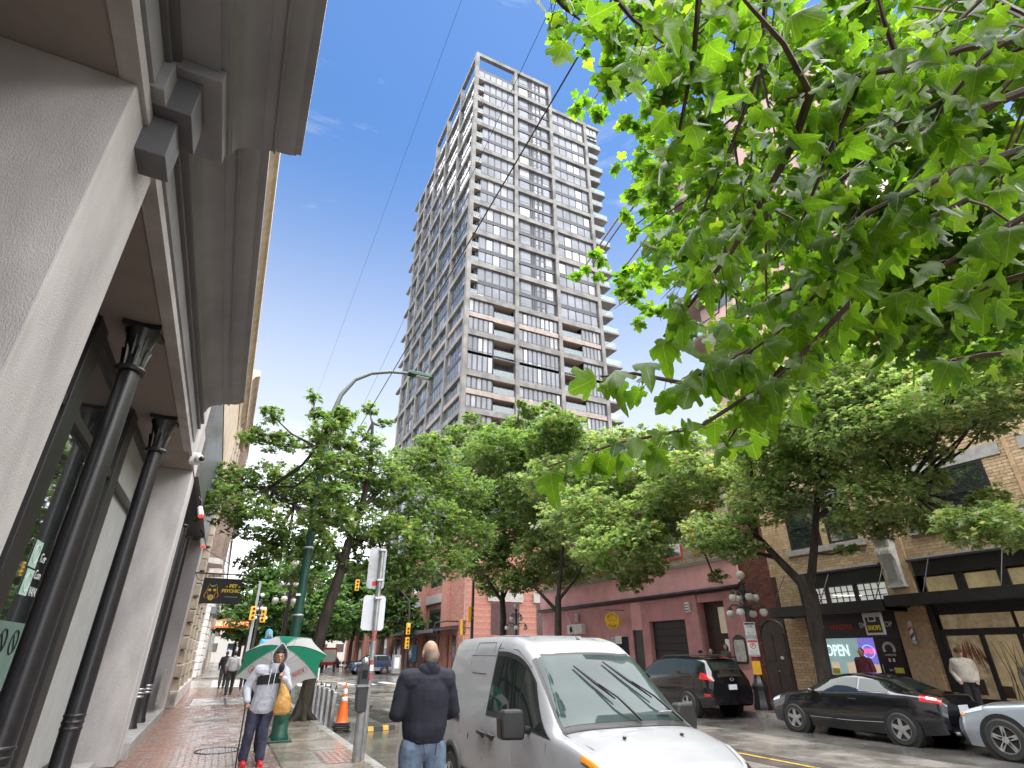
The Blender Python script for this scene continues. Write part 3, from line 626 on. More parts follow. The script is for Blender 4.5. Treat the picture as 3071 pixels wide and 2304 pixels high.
wins = [(8.25, 10.4, 5.55, 7.22), (4.6, 6.8, 5.55, 7.22), (14.2, 15.6, 5.5, 7.2), (12.75, 13.9, 5.5, 7.2), (8.25, 10.4, 9.6, 11.5), (12.75, 15.6, 9.6, 11.5), (4.6, 6.8, 9.6, 11.5)]
opens = [(12.25, 15.68, SW, 4.56), (2.0, 11.2, SW, 4.62)]
sol = [(2.0, 16.9, 4.62, 17.0), (15.68, 16.66, SW, 4.62), (11.2, 12.25, SW, 4.62)]
for a, b, c, d in sol: part('wall', G().box(RX, RX + .4, a, b, c, d), M_MORT, tb)
part('wall', G().box(RX + 3, RX + 12, 1, 17, 0, 17), M_MORT, tb)
part('wall', G().box(RX + .4, RX + 3, 2, 16.9, 4.7, 17), M_MORT, tb)
lints = [(7.7, 10.95, 7.22, 7.62), (4.1, 7.2, 7.22, 7.62), (12.5, 15.8, 7.22, 7.6), (7.7, 10.95, 5.3, 5.55), (4.1, 7.2, 5.3, 5.55), (12.5, 15.8, 5.28, 5.5), (7.9, 10.7, 11.5, 11.8), (12.5, 15.8, 11.5, 11.8), (7.9, 10.7, 9.4, 9.6), (12.5, 15.8, 9.4, 9.6)]
bricks(tb, 2.0, 16.9, SW, 17, wins + opens + lints + [(16.66, 16.9, 0, 4.62)], TAN, keep=290)
for a, b, c, d in lints: part('lintel' if d - c > .28 else 'sill', G().box(RX - .05 if d - c > .28 else RX - .12, RX + .1, a, b, c, d), M_LINT, tb, bevel=.008)
for a, b, c, d in wins:
    wn = part('window', G().box(RX - .01, RX + .01, a, b, c, d), M_DWIN, tb)
    for q in ((a, a + .09, c, d), (b - .09, b, c, d), (a + .09, b - .09, d - .09, d), (a + .09, b - .09, c, c + .09), (a + .09, b - .09, (c + d) / 2 - .035, (c + d) / 2 + .035)): part('window_frame', G().box(RX - .035, RX - .011, *q), M_BLK2, wn)
# brick corner quoin pier: slightly proud
part('pier', G().box(RX - .10, RX, 11.28, 12.18, SW, 5.5), TAN[1], tb, bevel=.01)
for y in (11.2, 7.5, 16.0): part('downpipe' if y == 7.5 else 'pilaster_strip', G().box(RX - .06, RX, y - .05, y + .05, 5.6, 16.9), TAN[3], tb)
# white carved corbel
cb = part('corbel', G().prism([(0, 3.82), (-.12, 3.82), (-.16, 3.95), (-.22, 4.6), (-.34, 4.78), (-.38, 4.95), (-.34, 5.02), (-.34, 5.32), (0, 5.32)], lambda a, b, t: (RX - .1 + a, t, b), 11.5, 12.02), M_WHS, tb, bevel=.01)
part('corbel_cap', G().box(RX - .56, RX - .1, 11.42, 12.1, 5.322, 5.42), M_LINT, cb); part('corbel_panel', G().box(RX - .46, RX - .43, 11.58, 11.94, 5.08, 5.27), M_LINT, cb)
for k in range(6): part('corbel_flute', G().lathe([(.045, 0), (.052, .06), (.05, .14), (.03, .2)], (RX - .46, 11.545 + k * .086, 4.80), 8), M_WHS, cb, True)
part('corbel_foot', G().box(RX - .26, RX - .1, 11.47, 12.05, 3.76, 3.83), M_WHS, cb)
part('corbel_panel', G().hexa([(RX - .285, 11.6, 4.0), (RX - .26, 11.6, 4.0), (RX - .26, 11.92, 4.0), (RX - .285, 11.92, 4.0), (RX - .345, 11.6, 4.58), (RX - .3, 11.6, 4.58), (RX - .3, 11.92, 4.58), (RX - .345, 11.92, 4.58)]), M_LINT, cb)
# black fascias and steel canopies with rods
M_BST = mat('black_steel', (.02, .018, .019), .4, var=.2, rv=.1)
for a, b, z0 in ((12.26, 15.66, 4.02), (2.2, 11.19, 4.06)):
    part('fascia', G().box(RX - .05, RX + .2, a, b, z0, 4.5), M_BST, tb); part('fascia_ledge', loftx([(RX, 4.5), (RX - .22, 4.5), (RX - .24, 4.56), (RX - .16, 4.62), (RX, 4.64)], a - .06, b + .06), M_CORND, tb)
for a, b, z0, z1 in ((11.72, 16.2, 3.0, 3.36), (2.0, 11.66, 3.12, 3.45)):
    cn = part('canopy', G().box(18.98, RX, a, b, z0 + .04, z0 + .13), M_BST, tb)
    part('canopy_edge', G().box(18.9, 18.98, a, b, z0, z1).box(18.98, RX, a, a + .06, z0, z1).box(18.98, RX, b - .06, b, z0, z1), M_BST, cn, bevel=.01)
    yy = a + .25
    while yy < b:
        part('rod', G().tube([(18.98, yy, z1), (RX - .05, yy + .1, z1 + 1.25)], .02, 6), M_BST, cn); yy += 2.05
# shop one: transom lights, sign band, window, door
M_INT = mat('lit_interior_white', (.75, .75, .70), .5, emit=(.9, .9, .82), es=0.0627, var=.12, vs=1.2)
for k in range(3):
    a = 12.32 + k * 1.14; p = part('transom_window', G().box(RX + .07, RX + .1, a, a + .98, 3.42, 4.0), M_INT, tb)
    for q in range(1, 4): part('glazing_bar', G().box(RX + .03, RX + .065, a + q * .245 - .012, a + q * .245 + .012, 3.42, 4.0), M_BST, p)
    for z in (3.61, 3.8): part('glazing_bar', G().box(RX + .03, RX + .065, a, a + .98, z - .012, z + .012), M_BST, p)
    part('mullion', G().box(RX, RX + .2, a + .98, a + 1.14, 3.38, 4.02), M_BST, tb)
part('tube_light', G().cyl((RX + .02, 13.2, 3.62), (RX + .02, 14.3, 3.72), .012, .012, 6), mat('tube_light', (.9, .9, .9), .4, emit=(1, 1, .95), es=0.294), tb)
M_VBL = mat('vape_black', (.028, .022, .024), .4, var=.15)
part('shop_panel', G().box(RX - .01, RX + .15, 12.27, 15.66, 2.28, 3.4), M_VBL, tb)
M_RED = mat('sign_red', (.68, .05, .04), .5, var=.05); M_WT = mat('sign_white', (.72, .72, .70), .5, var=.03)
T = (90, 0, -90)
def rtext(s, size, m, y, z, x=RX - .02, par=None, **k): return text('lettering', s, size, m, (x, y, z), T, par or tb, **k)
rtext('VAPESTER', .205, M_RED, 14.27, 2.63, bold=.004, sx=.98); rtext('SMOKE SHOP', .225, M_WT, 12.98, 2.66, bold=.006, sx=.86)
part('logo_head', G().prism([(.07 * math.cos(a * .6283), .11 * math.sin(a * .6283)) for a in range(10)], lambda a, b, t: (t, 15.02 + a, 2.68 + b), RX - .02, RX - .01), M_WT, tb)
# display window
part('window_reveal', G().box(RX - .005, RX + .12, 13.24, 15.6, .5, 1.09).box(RX - .005, RX + .12, 15.5, 15.66, 1.09, 2.28).box(RX - .005, RX + .12, 12.27, 13.2, SW, 2.28).box(RX - .005, RX + .12, 13.24, 15.66, SW, .5), M_VBL, tb)
wn = part('display_window', G().box(RX + .08, RX + .1, 13.2, 15.5, 1.09, 2.27), mat('display_teal', (.16, .24, .24), .3, emit=(.33, .5, .5), es=0.098, var=.3, vs=1.5), tb)
part('display_panel', G().box(RX + .06, RX + .079, 13.2, 13.85, 1.45, 2.27), mat('display_violet', (.16, .14, .5), .3, emit=(.25, .22, .8), es=0.108, var=.2), wn)
part('display_panel', G().box(RX + .06, RX + .079, 13.2, 13.95, 1.1, 1.44), mat('display_peach', (.6, .48, .36), .5, emit=(.9, .7, .5), es=0.0784), wn)
for y in (14.35, 14.95): part('display_panel', G().box(RX + .06, RX + .079, y - .2, y + .08, 1.12, 1.5), MATS['display_peach'], wn)
M_NEON = mat('neon_white', (.8, .95, .95), .4, emit=(.75, .95, .95), es=0.176); M_NEONR = mat('neon_red', (.9, .1, .15), .4, emit=(1, .08, .16), es=0.314)
rtext('OPEN', .52, M_NEON, 14.68, 1.86, RX + .05, wn, sx=.68, bold=.008)
rtext('OPEN', .21, M_NEONR, 13.52, 1.84, RX + .05, wn, bold=.004, sx=.95)
part('neon_ring', G().tube([(RX + .05, 13.52 + .22 * math.cos(a * .2618), 1.84 + .2 * math.sin(a * .2618)) for a in range(25)], .012, 6), mat('neon_blue', (.3, .4, .95), .4, emit=(.3, .45, 1), es=0.274), wn)
M_VY = mat('notice_yellow', (.62, .56, .06), .5); part('notice', G().box(RX - .012, RX - .007, 14.7, 15.0, 1.12, 1.3), M_VY, tb)
dr = part('shop_door', G().box(RX - .03, RX - .006, 12.3, 13.16, SW + .05, 2.24), mat('door_black', (.03, .024, .026), .25, var=.1), tb)
part('door_handle', G().tube([(RX - .08, 13.06, 1.0), (RX - .08, 13.06, 1.45)], .014, 8), M_STEEL, dr)
lg = G(); 
for q in range(15): a = math.pi * (-.12 + 1.24 * q / 14); lg.obox((RX - .034, 12.73 + .17 * math.cos(a), 1.92 + .17 * math.sin(a)), (.006, .085, .06), (math.degrees(a), 0, 0))
lg.obox((RX - .034, 12.66, 1.58), (.006, .07, .1)); lg.obox((RX - .034, 12.8, 1.58), (.006, .07, .1))
part('logo', lg, M_WT, dr); rtext('VAPESTER', .085, M_WT, 12.73, 1.73, RX - .034, dr, ext=.002)
part('notice', G().box(RX - .036, RX - .032, 12.42, 12.72, 1.2, 1.36), M_VY, dr); rtext('19+', .10, M_WT, 12.83, 1.28, RX - .034, dr, ext=.002)
part('notice', G().box(RX - .036, RX - .032, 12.66, 12.85, .98, 1.08), M_RED, dr); rtext('(604) 602-9267', .075, M_WT, 12.62, .74, RX - .034, dr, ext=.001); rtext('vapestershop.ca', .07, M_WT, 12.6, .62, RX - .034, dr, ext=.001)
rtext('Vapes  - Hookah', .075, M_WT, 14.2, .95, RX - .012, tb, ext=.001); rtext('Disposable Vapes', .07, M_WT, 14.4, .82, RX - .012, tb, ext=.001)
part('poster', G().hexa([(RX - .05, 15.38, .25), (RX - .02, 15.38, .25), (RX - .02, 15.62, .25), (RX - .05, 15.62, .25), (RX - .05, 15.38, 1.5), (RX - .02, 15.38, 1.5), (RX - .02, 15.62, 1.5), (RX - .05, 15.62, 1.5)]), M_WT, tb)
# square hanging sign under canopy
t = thing('hanging_sign', 'white framed hanging sign with yellow SHOPS lettering under the black canopy', 'sign', (19.3, 12.6, 2.7), world=True)
part('board', G().box(19.28, 19.33, 12.12, 12.78, 2.32, 3.0), M_WT, t, bevel=.03); part('face', G().box(19.265, 19.279, 12.2, 12.7, 2.39, 2.86), mat('badge_black', (.02, .02, .02), .4), t, bevel=.02)
text('lettering', 'SHOPS', .2, M_SY, (19.262, 12.45, 2.53), T, t, .003, bold=.006, sx=.72); part('badge', G().box(19.258, 19.264, 12.34, 12.6, 2.72, 2.9), M_WT, t); part('badge', G().box(19.255, 19.2575, 12.38, 12.56, 2.755, 2.865), MATS['badge_black'], t)
# barber pole on the brick pier
t = thing('barber_pole', 'striped barber pole mounted on the tan brick pier', 'barber pole', (RX - .25, 11.7, 2.5), world=True)
part('cap', G().lathe([(.03, .62), (.075, .60), (.085, .54), (.085, .46), (.07, .44)], (RX - .24, 11.72, 2.12), 14), M_WHS, t, 40); part('base', G().lathe([(.07, .04), (.085, .02), (.085, -.06), (.06, -.1), (.02, -.12)], (RX - .24, 11.72, 2.12), 14), M_STEEL, t, 40)
for k, m in enumerate((M_WT, M_RED, M_WT, mat('pole_blue', (.03, .05, .2), .4))):
    g = G()
    for q in range(2):
        P = [[(RX - .24 + .062 * math.cos(a), 11.72 + .062 * math.sin(a), max(2.14, min(2.58, 2.14 + a * .06 + s_ - .45 + q * .44 + k * .11))) for s_ in (0, .11)] for a in [j * math.pi / 10 for j in range(21)]]
        g.grid(P)
    part('stripe', g, m, t, True)
part('bracket', G().box(RX - .2, RX - .11, 11.69, 11.75, 2.3, 2.4), M_STEEL, t)
M_DOORW = mat('dark_wood', (.06, .035, .022), .6, var=.4, vs=6)
# shop two: gallery windows with warm interior
M_WARM = mat('warm_interior', (.42, .33, .19), .35, var=.45, vs=1.6, emit=(.5, .38, .2), es=0.0431, mirror=.08); M_WARM2 = mat('warm_art', (.34, .2, .11), .35, var=.5, vs=3.5, c2=(.62, .5, .32), emit=(.5, .38, .22), es=0.0294, mirror=.06)
ys = [11.12, 9.95, 8.8, 7.65, 6.5, 5.3, 4.0]
for a, b in zip(ys, ys[1:]):
    part('transom_window', G().box(RX + .06, RX + .09, b + .13, a - .13, 3.5, 4.0), M_WARM, tb); part('mullion', G().box(RX - .02, RX + .2, a - .13, a + .13, 3.2, 4.06), M_BST, tb)
part('shop_panel', G().box(RX + .02, RX + .2, 2.2, 11.19, 2.88, 3.5), M_BST, tb)
ys = [10.95, 9.9, 8.95, 7.6, 6.2, 4.6]
part('door_transom', G().box(RX + .06, RX + .08, 9.0, 10.9, 2.46, 2.86), M_WARM2, tb); part('door_transom', G().box(RX + .06, RX + .08, 4.6, 8.9, 2.46, 2.86), M_WARM, tb)
rtext('235', .17, M_WT, 9.25, 2.68, RX + .055, tb, ext=.002)
part('mullion', G().box(RX, RX + .15, 2.2, 11.19, 2.28, 2.45), M_BST, tb)
for k, (a, b) in enumerate(zip(ys, ys[1:])):
    part('display_window', G().box(RX + .06, RX + .08, b + .06, a - .06, .6, 2.27), (M_WARM2, M_WARM)[k % 2], tb); part('mullion', G().box(RX - .01, RX + .15, a - .06, a + .06, SW, 2.28), M_BST, tb)
part('stall_riser', G().box(RX, RX + .15, 2.2, 11.1, SW, .6), M_BST, tb); part('mullion', G().box(RX - .02, RX + .2, 11.0, 11.19, SW, 4.06), M_BST, tb); part('door_frame', G().box(RX, RX + .1, 2.2, 2.4, SW, 4), M_BST, tb)
M_ARED = mat('art_red', (.30, .09, .05), .6, var=.4, vs=9)
for k in range(16): a = 10.12 + k * .035; z = 2.12 - abs(k - 8) * .02; part('red_artwork', G().tube([(RX + .05, a + rnd.uniform(-.05, .05), z), (RX + .05, a + (k - 8) * .015, z - rnd.uniform(.2, .4)), (RX + .05, a + (k - 8) * .03 + rnd.uniform(-.05, .05), z - rnd.uniform(.45, .75))], [.006, .022, .004], 5), M_ARED, tb)
for y, z, w_, h_, m in ((9.55, 1.55, .4, .9, M_WARM), (9.2, 1.2, .25, .5, M_LINT), (10.5, .9, .5, .4, M_DOORW), (7.2, 1.3, .5, .8, M_DOORW), (8.1, .85, .7, .3, M_DOORW), (5.6, 1.4, .5, .9, M_LINT), (9.75, .8, .3, .3, M_DOORW)): part('display_piece', G().box(RX + .035, RX + .058, y - w_ / 2, y + w_ / 2, z - h_ / 2, z + h_ / 2), m, tb)
ps = part('poster', G().box(RX + .03, RX + .05, 8.2, 8.86, 1.0, 2.2), M_WT, tb); part('poster_panel', G().box(RX + .022, RX + .03, 8.2, 8.86, 1.0, 1.78), mat('poster_blue', (.03, .12, .32), .5), ps); part('poster_stripe', G().box(RX + .016, RX + .022, 8.2, 8.86, 1.4, 1.55), M_RED, ps)
rtext('VCC', .2, M_BLK2, 8.56, 2.0, RX + .026, ps, ext=.002); rtext('F', .3, M_WT, 8.7, 1.66, RX + .018, ps, ext=.002); rtext('L', .2, M_WT, 8.7, 1.2, RX + .014, ps, ext=.002)
# furniture seen behind the glass
M_TWIG = mat('dark_branch', (.05, .03, .02), .7)
for k in range(7): y = 9.05 + k * .09; part('dried_branch', G().tube([(RX + .035, y, .62), (RX + .03, y + rnd.uniform(-.1, .1), 1.2), (RX + .035, y + rnd.uniform(-.25, .25), 2.1)], [.012, .009, .004], 5), M_TWIG, tb)
# ---- dark red brick strip with the old door
M_DOORB = mat('door_brown', (.045, .026, .02), .45, var=.3, vs=5)
rb = thing('narrow_brick_front', 'narrow dark red brick front with an old brown door beside the pink building', 'building', (RX + 1, 17.6, 0), world=True)
part('wall', G().box(RX, RX + 5, 16.9, 18.5, SW, 9.5), M_MORTD, rb); part('wall', G().box(RX, RX + .3, 16.67, 16.9, SW, 4.62), M_MORTD, rb)
bricks(rb, 16.9, 18.48, 3.02, 9.5, [], DRD, keep=120, key=lambda b: b[2]); bricks(rb, 17.95, 18.48, SW, 3.02, [], DRD, keep=40)
dr = part('door', G().box(RX - .03, RX - .002, 16.7, 17.9, SW, 3.0), M_DOORB, rb)
for q in ((16.78, 17.24, .4, 1.3), (17.36, 17.82, .4, 1.3), (16.78, 17.24, 1.5, 2.5), (17.36, 17.82, 1.5, 2.5)): part('door_panel', G().box(RX - .05, RX - .03, *q), M_DOORB, dr, bevel=.012)
part('door_knob', G().sph((RX - .07, 17.3, 1.15), .035, 10, 6), M_STEEL, dr, True); part('number_plate', G().sph((RX - .055, 17.05, 1.62), (.012, .09, .06), 12, 6), M_WT, dr, True)
part('door_arch', G().tube([(RX - .03, 17.3 + .62 * math.cos(a * .2618), 2.45 + .55 * math.sin(a * .2618)) for a in range(13)], .04, 6), M_DOORB, dr, True)
# ---- pink stucco building
M_PINK = mat('pink_stucco', (.80, .42, .43), .85, var=.1, vs=1.2, bump=.12, bs=60); M_MAUV = mat('mauve_stucco', (.56, .275, .275), .85, var=.12, vs=1.5, bump=.12, bs=60)
pb = thing('pink_building', 'pink and mauve stucco building with a dark garage door and restaurant signs', 'building', (RX + 2, 28, 0), world=True)
for a, b in ((18.5, 19.68), (21.38, 22.3), (25.1, 25.72), (26.6, 36.8)): part('wall', G().box(RX - (.06 if b < 22.4 else 0), RX + .5, a, b, SW, 4.4), M_MAUV, pb)
for a, b, z in ((19.68, 21.38, 3.95), (22.3, 25.1, 3.27), (25.72, 26.6, 2.9)): part('wall', G().box(RX, RX + .5, a, b, z, 4.4), M_MAUV if z > 3.1 else M_PINK, pb)
part('wall', G().box(RX + .5, RX + 12, 18.6, 36.8, 0, 11.5), M_MAUV, pb)
part('fascia', G().box(RX - .12, RX + .5, 18.5, 36.85, 4.45, 5.62), M_PINK, pb); part('ledge', loftx([(RX, 4.3), (RX - .2, 4.32), (RX - .32, 4.42), (RX - .32, 4.5), (RX, 4.55)], 18.5, 36.9), M_BST, pb); part('ledge', loftx([(RX, 5.62), (RX - .2, 5.62), (RX - .22, 5.72), (RX, 5.76)], 18.5, 36.9), M_LINT, pb)
part('dado', G().box(RX - .07, RX, 18.5, 19.66, SW, 1.15), M_PINK, pb)
part('upper_wall', G().box(RX, RX + .5, 18.5, 36.8, 5.76, 11.5), M_MORT, pb); bricks(pb, 18.5, 36.8, 5.78, 11.5, [(y - .1, y + 1.7, 6.1, 8.3) for y in (19.4, 22, 25, 28, 31, 34)], [mat('pale_brick_%d' % i, c, .8, var=.2, vs=9) for i, c in enumerate(((.42, .33, .25), (.38, .29, .22)))], keep=60, key=lambda b: b[0] + b[2])
M_REDF = mat('red_frame', (.55, .06, .03), .5, var=.1)
for y in (19.4, 22, 25, 28, 31, 34):
    wn = part('window', G().box(RX - .01, RX + .01, y, y + 1.6, 6.2, 8.2), M_DWIN, pb)
    for q in ((y - .1, y, 6.1, 8.3), (y + 1.6, y + 1.7, 6.1, 8.3), (y, y + 1.6, 8.2, 8.3), (y, y + 1.6, 6.1, 6.2), (y, y + 1.6, 7.15, 7.22)): part('window_frame', G().box(RX - .05, RX - .011, *q), M_REDF, wn)
gd = part('garage_door', G().box(RX + .25, RX + .3, 22.3, 25.1, SW, 3.27), mat('garage_black', (.028, .022, .022), .6), pb)
for k in range(9): part('door_slat', G().box(RX + .22, RX + .25, 22.32, 25.08, .2 + k * .34, .5 + k * .34), MATS['garage_black'], gd, bevel=.01)
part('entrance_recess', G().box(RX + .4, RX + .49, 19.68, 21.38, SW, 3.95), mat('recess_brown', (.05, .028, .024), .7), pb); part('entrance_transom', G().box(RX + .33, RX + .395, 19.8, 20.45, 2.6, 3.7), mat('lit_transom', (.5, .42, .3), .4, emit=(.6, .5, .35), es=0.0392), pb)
part('entrance_window', G().box(RX + .33, RX + .395, 19.85, 20.3, 1.2, 2.35), M_DWIN, pb); part('door', G().box(RX + .1, RX + .2, 25.72, 26.6, SW, 2.9), M_BST, pb)
part('shop_window', G().box(RX - .03, RX + .04, 27.0, 28.6, 1.0, 2.6), M_DWIN, pb); part('notice', G().box(RX - .045, RX - .031, 27.6, 28.2, 2.25, 2.65), M_WT, pb)
for y in (21.9, 32.0):
    s_ = part('wall_lamp', G().box(RX - .22, RX - .06, y - .13, y + .13, 3.55, 4.0), M_WPL, pb, bevel=.02)
    for k in range(3): part('louvre', G().box(RX - .235, RX - .22, y - .13, y + .13, 3.62 + k * .12, 3.66 + k * .12), M_BLK2, s_)
ac = part('air_conditioner', G().box(RX - .35, RX, 31.2, 32.9, 2.85, 3.4), M_WPL, pb, bevel=.02); part('fan_grille', G().lathe([(.19, 0), (.19, .02), (.1, .02), (.1, 0)], (RX - .37, 32.4, 3.12), 16, axis='X'), M_BLK2, ac)
pq = part('plaque', G().prism([(-.3, -.5), (.3, -.5), (.36, -.35), (.36, .35), (.3, .5), (.1, .62), (-.1, .62), (-.3, .5), (-.36, .35), (-.36, -.35)], lambda a, b, t: (t, 19.1 + a, 1.88 + b), RX - .1, RX - .061), M_BLK2, pb); part('plaque_face', G().prism([(-.24, -.42), (.24, -.42), (.29, -.3), (.29, .3), (.24, .42), (-.24, .42), (-.29, .3), (-.29, -.3)], lambda a, b, t: (t, 19.1 + a, 1.88 + b), RX - .11, RX - .1), M_WHS, pq)
t = thing('hanging_sign', 'round yellow LA CASITA GASTOWN restaurant sign hanging on the pink building', 'sign', (19.5, 27.2, 3.4), world=True)
part('board', G().prism([(.46 * math.cos(a * .2618), .43 * math.sin(a * .2618)) for a in range(24)], lambda a, b, q: (19.35 + a, q, 3.4 + b), 27.2, 27.25), mat('sign_amber', (.72, .46, .03), .5, var=.06), t)
M_SGD = mat('sign_dark_letter', (.04, .03, .02), .6)
for s_, z0, sg in (('LA CASITA', .3, 1), ('GASTOWN', -.3, -1)):
    n = len(s_)
    for i, ch in enumerate(s_):
        a = sg * (i - (n - 1) / 2) * .26
        if ch != ' ': text('lettering', ch, .15, M_SGD, (19.35 + .33 * math.sin(a) * sg * (1 if sg > 0 else -1) * (1 if sg > 0 else -1), 27.197, 3.4 + sg * .32 * math.cos(a)), (90, 0 if False else math.degrees(a) * 1, 0), t, .002)
text('lettering', 'REAL MEXICAN', .075, M_RED, (19.35, 27.197, 3.4), (90, 0, 0), t, .002)
part('bracket', G().tube([(RX, 27.22, 3.95), (18.95, 27.22, 3.95)], .02, 6).tube([(19.35, 27.22, 3.95), (19.35, 27.22, 3.82)], .012, 6), M_BST, t); part('lamp', G().box(19.86, 19.98, 27.15, 27.3, 3.15, 3.6), mat('amber_lamp', (.5, .3, .05), .5), t)
# ================= red brick block across the side street, under the tower
M_RBR = [mat('red_brick_%d' % i, c, .8, var=.18, vs=6) for i, c in enumerate(((.40, .185, .14), (.36, .16, .125), (.44, .21, .16)))]
M_RBM = mat('mortar_red', (.33, .20, .165), .9)
kb = thing('red_brick_block', 'salmon brick podium block with pale bands and black framed windows on the far corner', 'building', (22, 60, 0), world=True)
part('wall', G().box(RX, 60, 52.2, 110, 0, 13.5), M_RBM, kb)
bw = []
for k in range(7):
    y0 = 57.95 + k * 7.15
    for z0, z1 in ((3.6, 5.95), (8.3, 10.6)): bw.append((y0 + .9, y0 + 4.6, z0, z1))
bricks(kb, 52.2, 100, SW, 13.4, bw + [(57.95 + k * 7.15, 57.95 + k * 7.15 + 5.5, 6.55, 7.4) for k in range(7)], M_RBR, hc=.14, ln=.6, gap=.025, keep=150, key=lambda b: (b[0] - 56) ** 2 + (b[2] - 6) ** 2, prot=.02)
for a, b, c, d in bw:
    wn = part('window', G().box(RX - .01, RX + .02, a, b, c, d), M_DWIN, kb)
    for q in ((a, a + .12, c, d), (b - .12, b, c, d), (a + .12, b - .12, d - .3, d), ((a + b) / 2 - .06, (a + b) / 2 + .06, c, d - .3)): part('window_frame', G().box(RX - .06, RX - .012, *q), M_BLK2, wn)
for k in range(7): part('stone_band', G().box(RX - .3, RX, 57.95 + k * 7.15, 63.4 + k * 7.15, 6.55, 7.4), M_LINT, kb, bevel=.02); part('pier', G().box(RX - .35, RX, 63.45 + k * 7.15, 65.05 + k * 7.15, SW, 13.2), M_RBR[0], kb)
part('pier', G().box(RX - .35, RX, 56.2, 57.9, SW, 13.2), M_RBR[0], kb)
for k in range(72): part('brick_course', G().box(RX + .2, 46, 52.165, 52.2, .3 + k * .18, .455 + k * .18), M_RBR[k * 7 % 3], kb)
for k in range(5): part('window', G().box(23 + k * 5, 26 + k * 5, 52.1, 52.13, 3.4, 6.1), M_DWIN, kb); part('stone_band', G().box(22.6 + k * 5, 26.4 + k * 5, 51.95, 52.1, 6.3, 7.2), M_LINT, kb)
part('shopfront', G().box(RX - .05, RX, 54, 100, SW + .3, 3.3), mat('dark_shopfront', (.035, .04, .042), .15, var=.5, vs=.8, mirror=.12), kb)
for k in range(12): part('shopfront_pier', G().box(RX - .12, RX - .051, 55 + k * 4, 55.6 + k * 4, SW, 3.3), M_RBR[1], kb)
cn = part('glass_canopy', G().hexa([(17.6, 53.4, 3.62), (RX, 53.4, 3.9), (RX, 76, 3.9), (17.6, 76, 3.62), (17.6, 53.4, 3.72), (RX, 53.4, 4.1), (RX, 76, 4.1), (17.6, 76, 3.72)]), mat('canopy_dark', (.05, .055, .06), .25, var=.2), kb)
for k in range(24): part('canopy_rib', G().hexa([(17.55, 53.5 + k * .95, 3.72), (RX, 53.5 + k * .95, 4.1), (RX, 53.62 + k * .95, 4.1), (17.55, 53.62 + k * .95, 3.72), (17.55, 53.5 + k * .95, 3.8), (RX, 53.5 + k * .95, 4.18), (RX, 53.62 + k * .95, 4.18), (17.55, 53.62 + k * .95, 3.8)]), M_BST, cn)
part('canopy_beam', G().tube([(17.7, 53.5, 3.8), (17.9, 53.5, 4.35), (19, 53.5, 4.5), (RX, 53.5, 4.5)], .06, 6), M_BST, cn); part('canopy_edge', G().box(17.5, 17.6, 53.4, 76, 3.5, 3.8), M_CORND, cn)
part('shop_banner', G().box(RX - .16, RX - .06, 57.6, 58.4, 2.3, 3.4), M_REDF, kb); part('shop_poster', G().box(RX - .16, RX - .06, 66, 68, .9, 2.6), mat('poster_sky', (.06, .33, .6), .5), kb); part('shop_screen', G().box(RX - .16, RX - .06, 65.5, 66.5, 2.75, 3.05), M_RED, kb)
# stair tower block behind the trees on the far right
fb = thing('rear_apartment_block', 'pinkish apartment block with curved balconies glimpsed behind the big maple', 'building', (36, 18, 0), world=True)
part('wall', G().box(28, 46, 12, 25, 0, 43), mat('rose_render', (.48, .33, .29), .85, var=.15, vs=.4), fb)
pn = Pieces('window', M_PANE, fb)
for k in range(13):
    for i in range(4): pn.box(29 + i * 4, 31.4 + i * 4, 11.93, 12.0, 4 + k * 2.9, 5.9 + k * 2.9)
    for j in range(4): pn.box(27.93, 28, 13 + j * 3, 14.8 + j * 3, 4 + k * 2.9, 5.9 + k * 2.9)
pn.done()
for k in range(1, 13): part('balcony', G().lathe([(1.7, 0), (1.8, .12), (1.8, .25), (1.7, .3)], (28.3, 24.6, 2.7 + k * 3.2), 20), M_CON, fb)
# low plain blocks that close the far end of the street
for k, (x0, x1, y0, y1, h, m, lb_, nm) in enumerate(((-14, -1.2, 76, 130, 14, M_STONE, 'beige low block lining the left side of the street far away', 'a'), (-30, 50, 190, 210, 16, M_LINT, 'grey block closing the end of the street behind the trees', 'b'), (60.2, 90, 52, 120, 26, M_RBM, 'brick block beyond the tower on the far right', 'c'), (RX + .2, 40, -30, 1.8, 15, M_MORT, 'tan block beyond the gallery windows on the right', 'd'), (-22, -1.3, -40, -6.1, 12, M_STUCG, 'grey block beyond the stucco shop front behind the camera', 'e'))):
    t = thing('street_block', lb_, 'building', (x0, y0, 0), world=True); part('wall', G().box(x0, x1, y0, y1, 0, h), m, t); part('parapet', G().box(x0 - .15, x1 + .15, y0 - .15, y1 + .15, h, h + .5), M_LINT, t)
    pn = Pieces('window', M_DWIN, t)
    for z in range(2, int(h) - 2, 4):
        if nm in 'ae':
            for y in range(int(y0) + 2, int(y1) - 2, 4): pn.box(x1, x1 + .04, y, y + 2, z, z + 2.2)
        elif nm == 'd':
            for y in range(int(y0) + 2, int(y1) - 2, 4): pn.box(x0 - .04, x0, y, y + 2, z, z + 2.2)
        else:
            for x in range(int(x0) + 2, int(x1) - 2, 5): pn.box(x, x + 2.4, y0 - .04, y0, z, z + 2.2)
    pn.done()
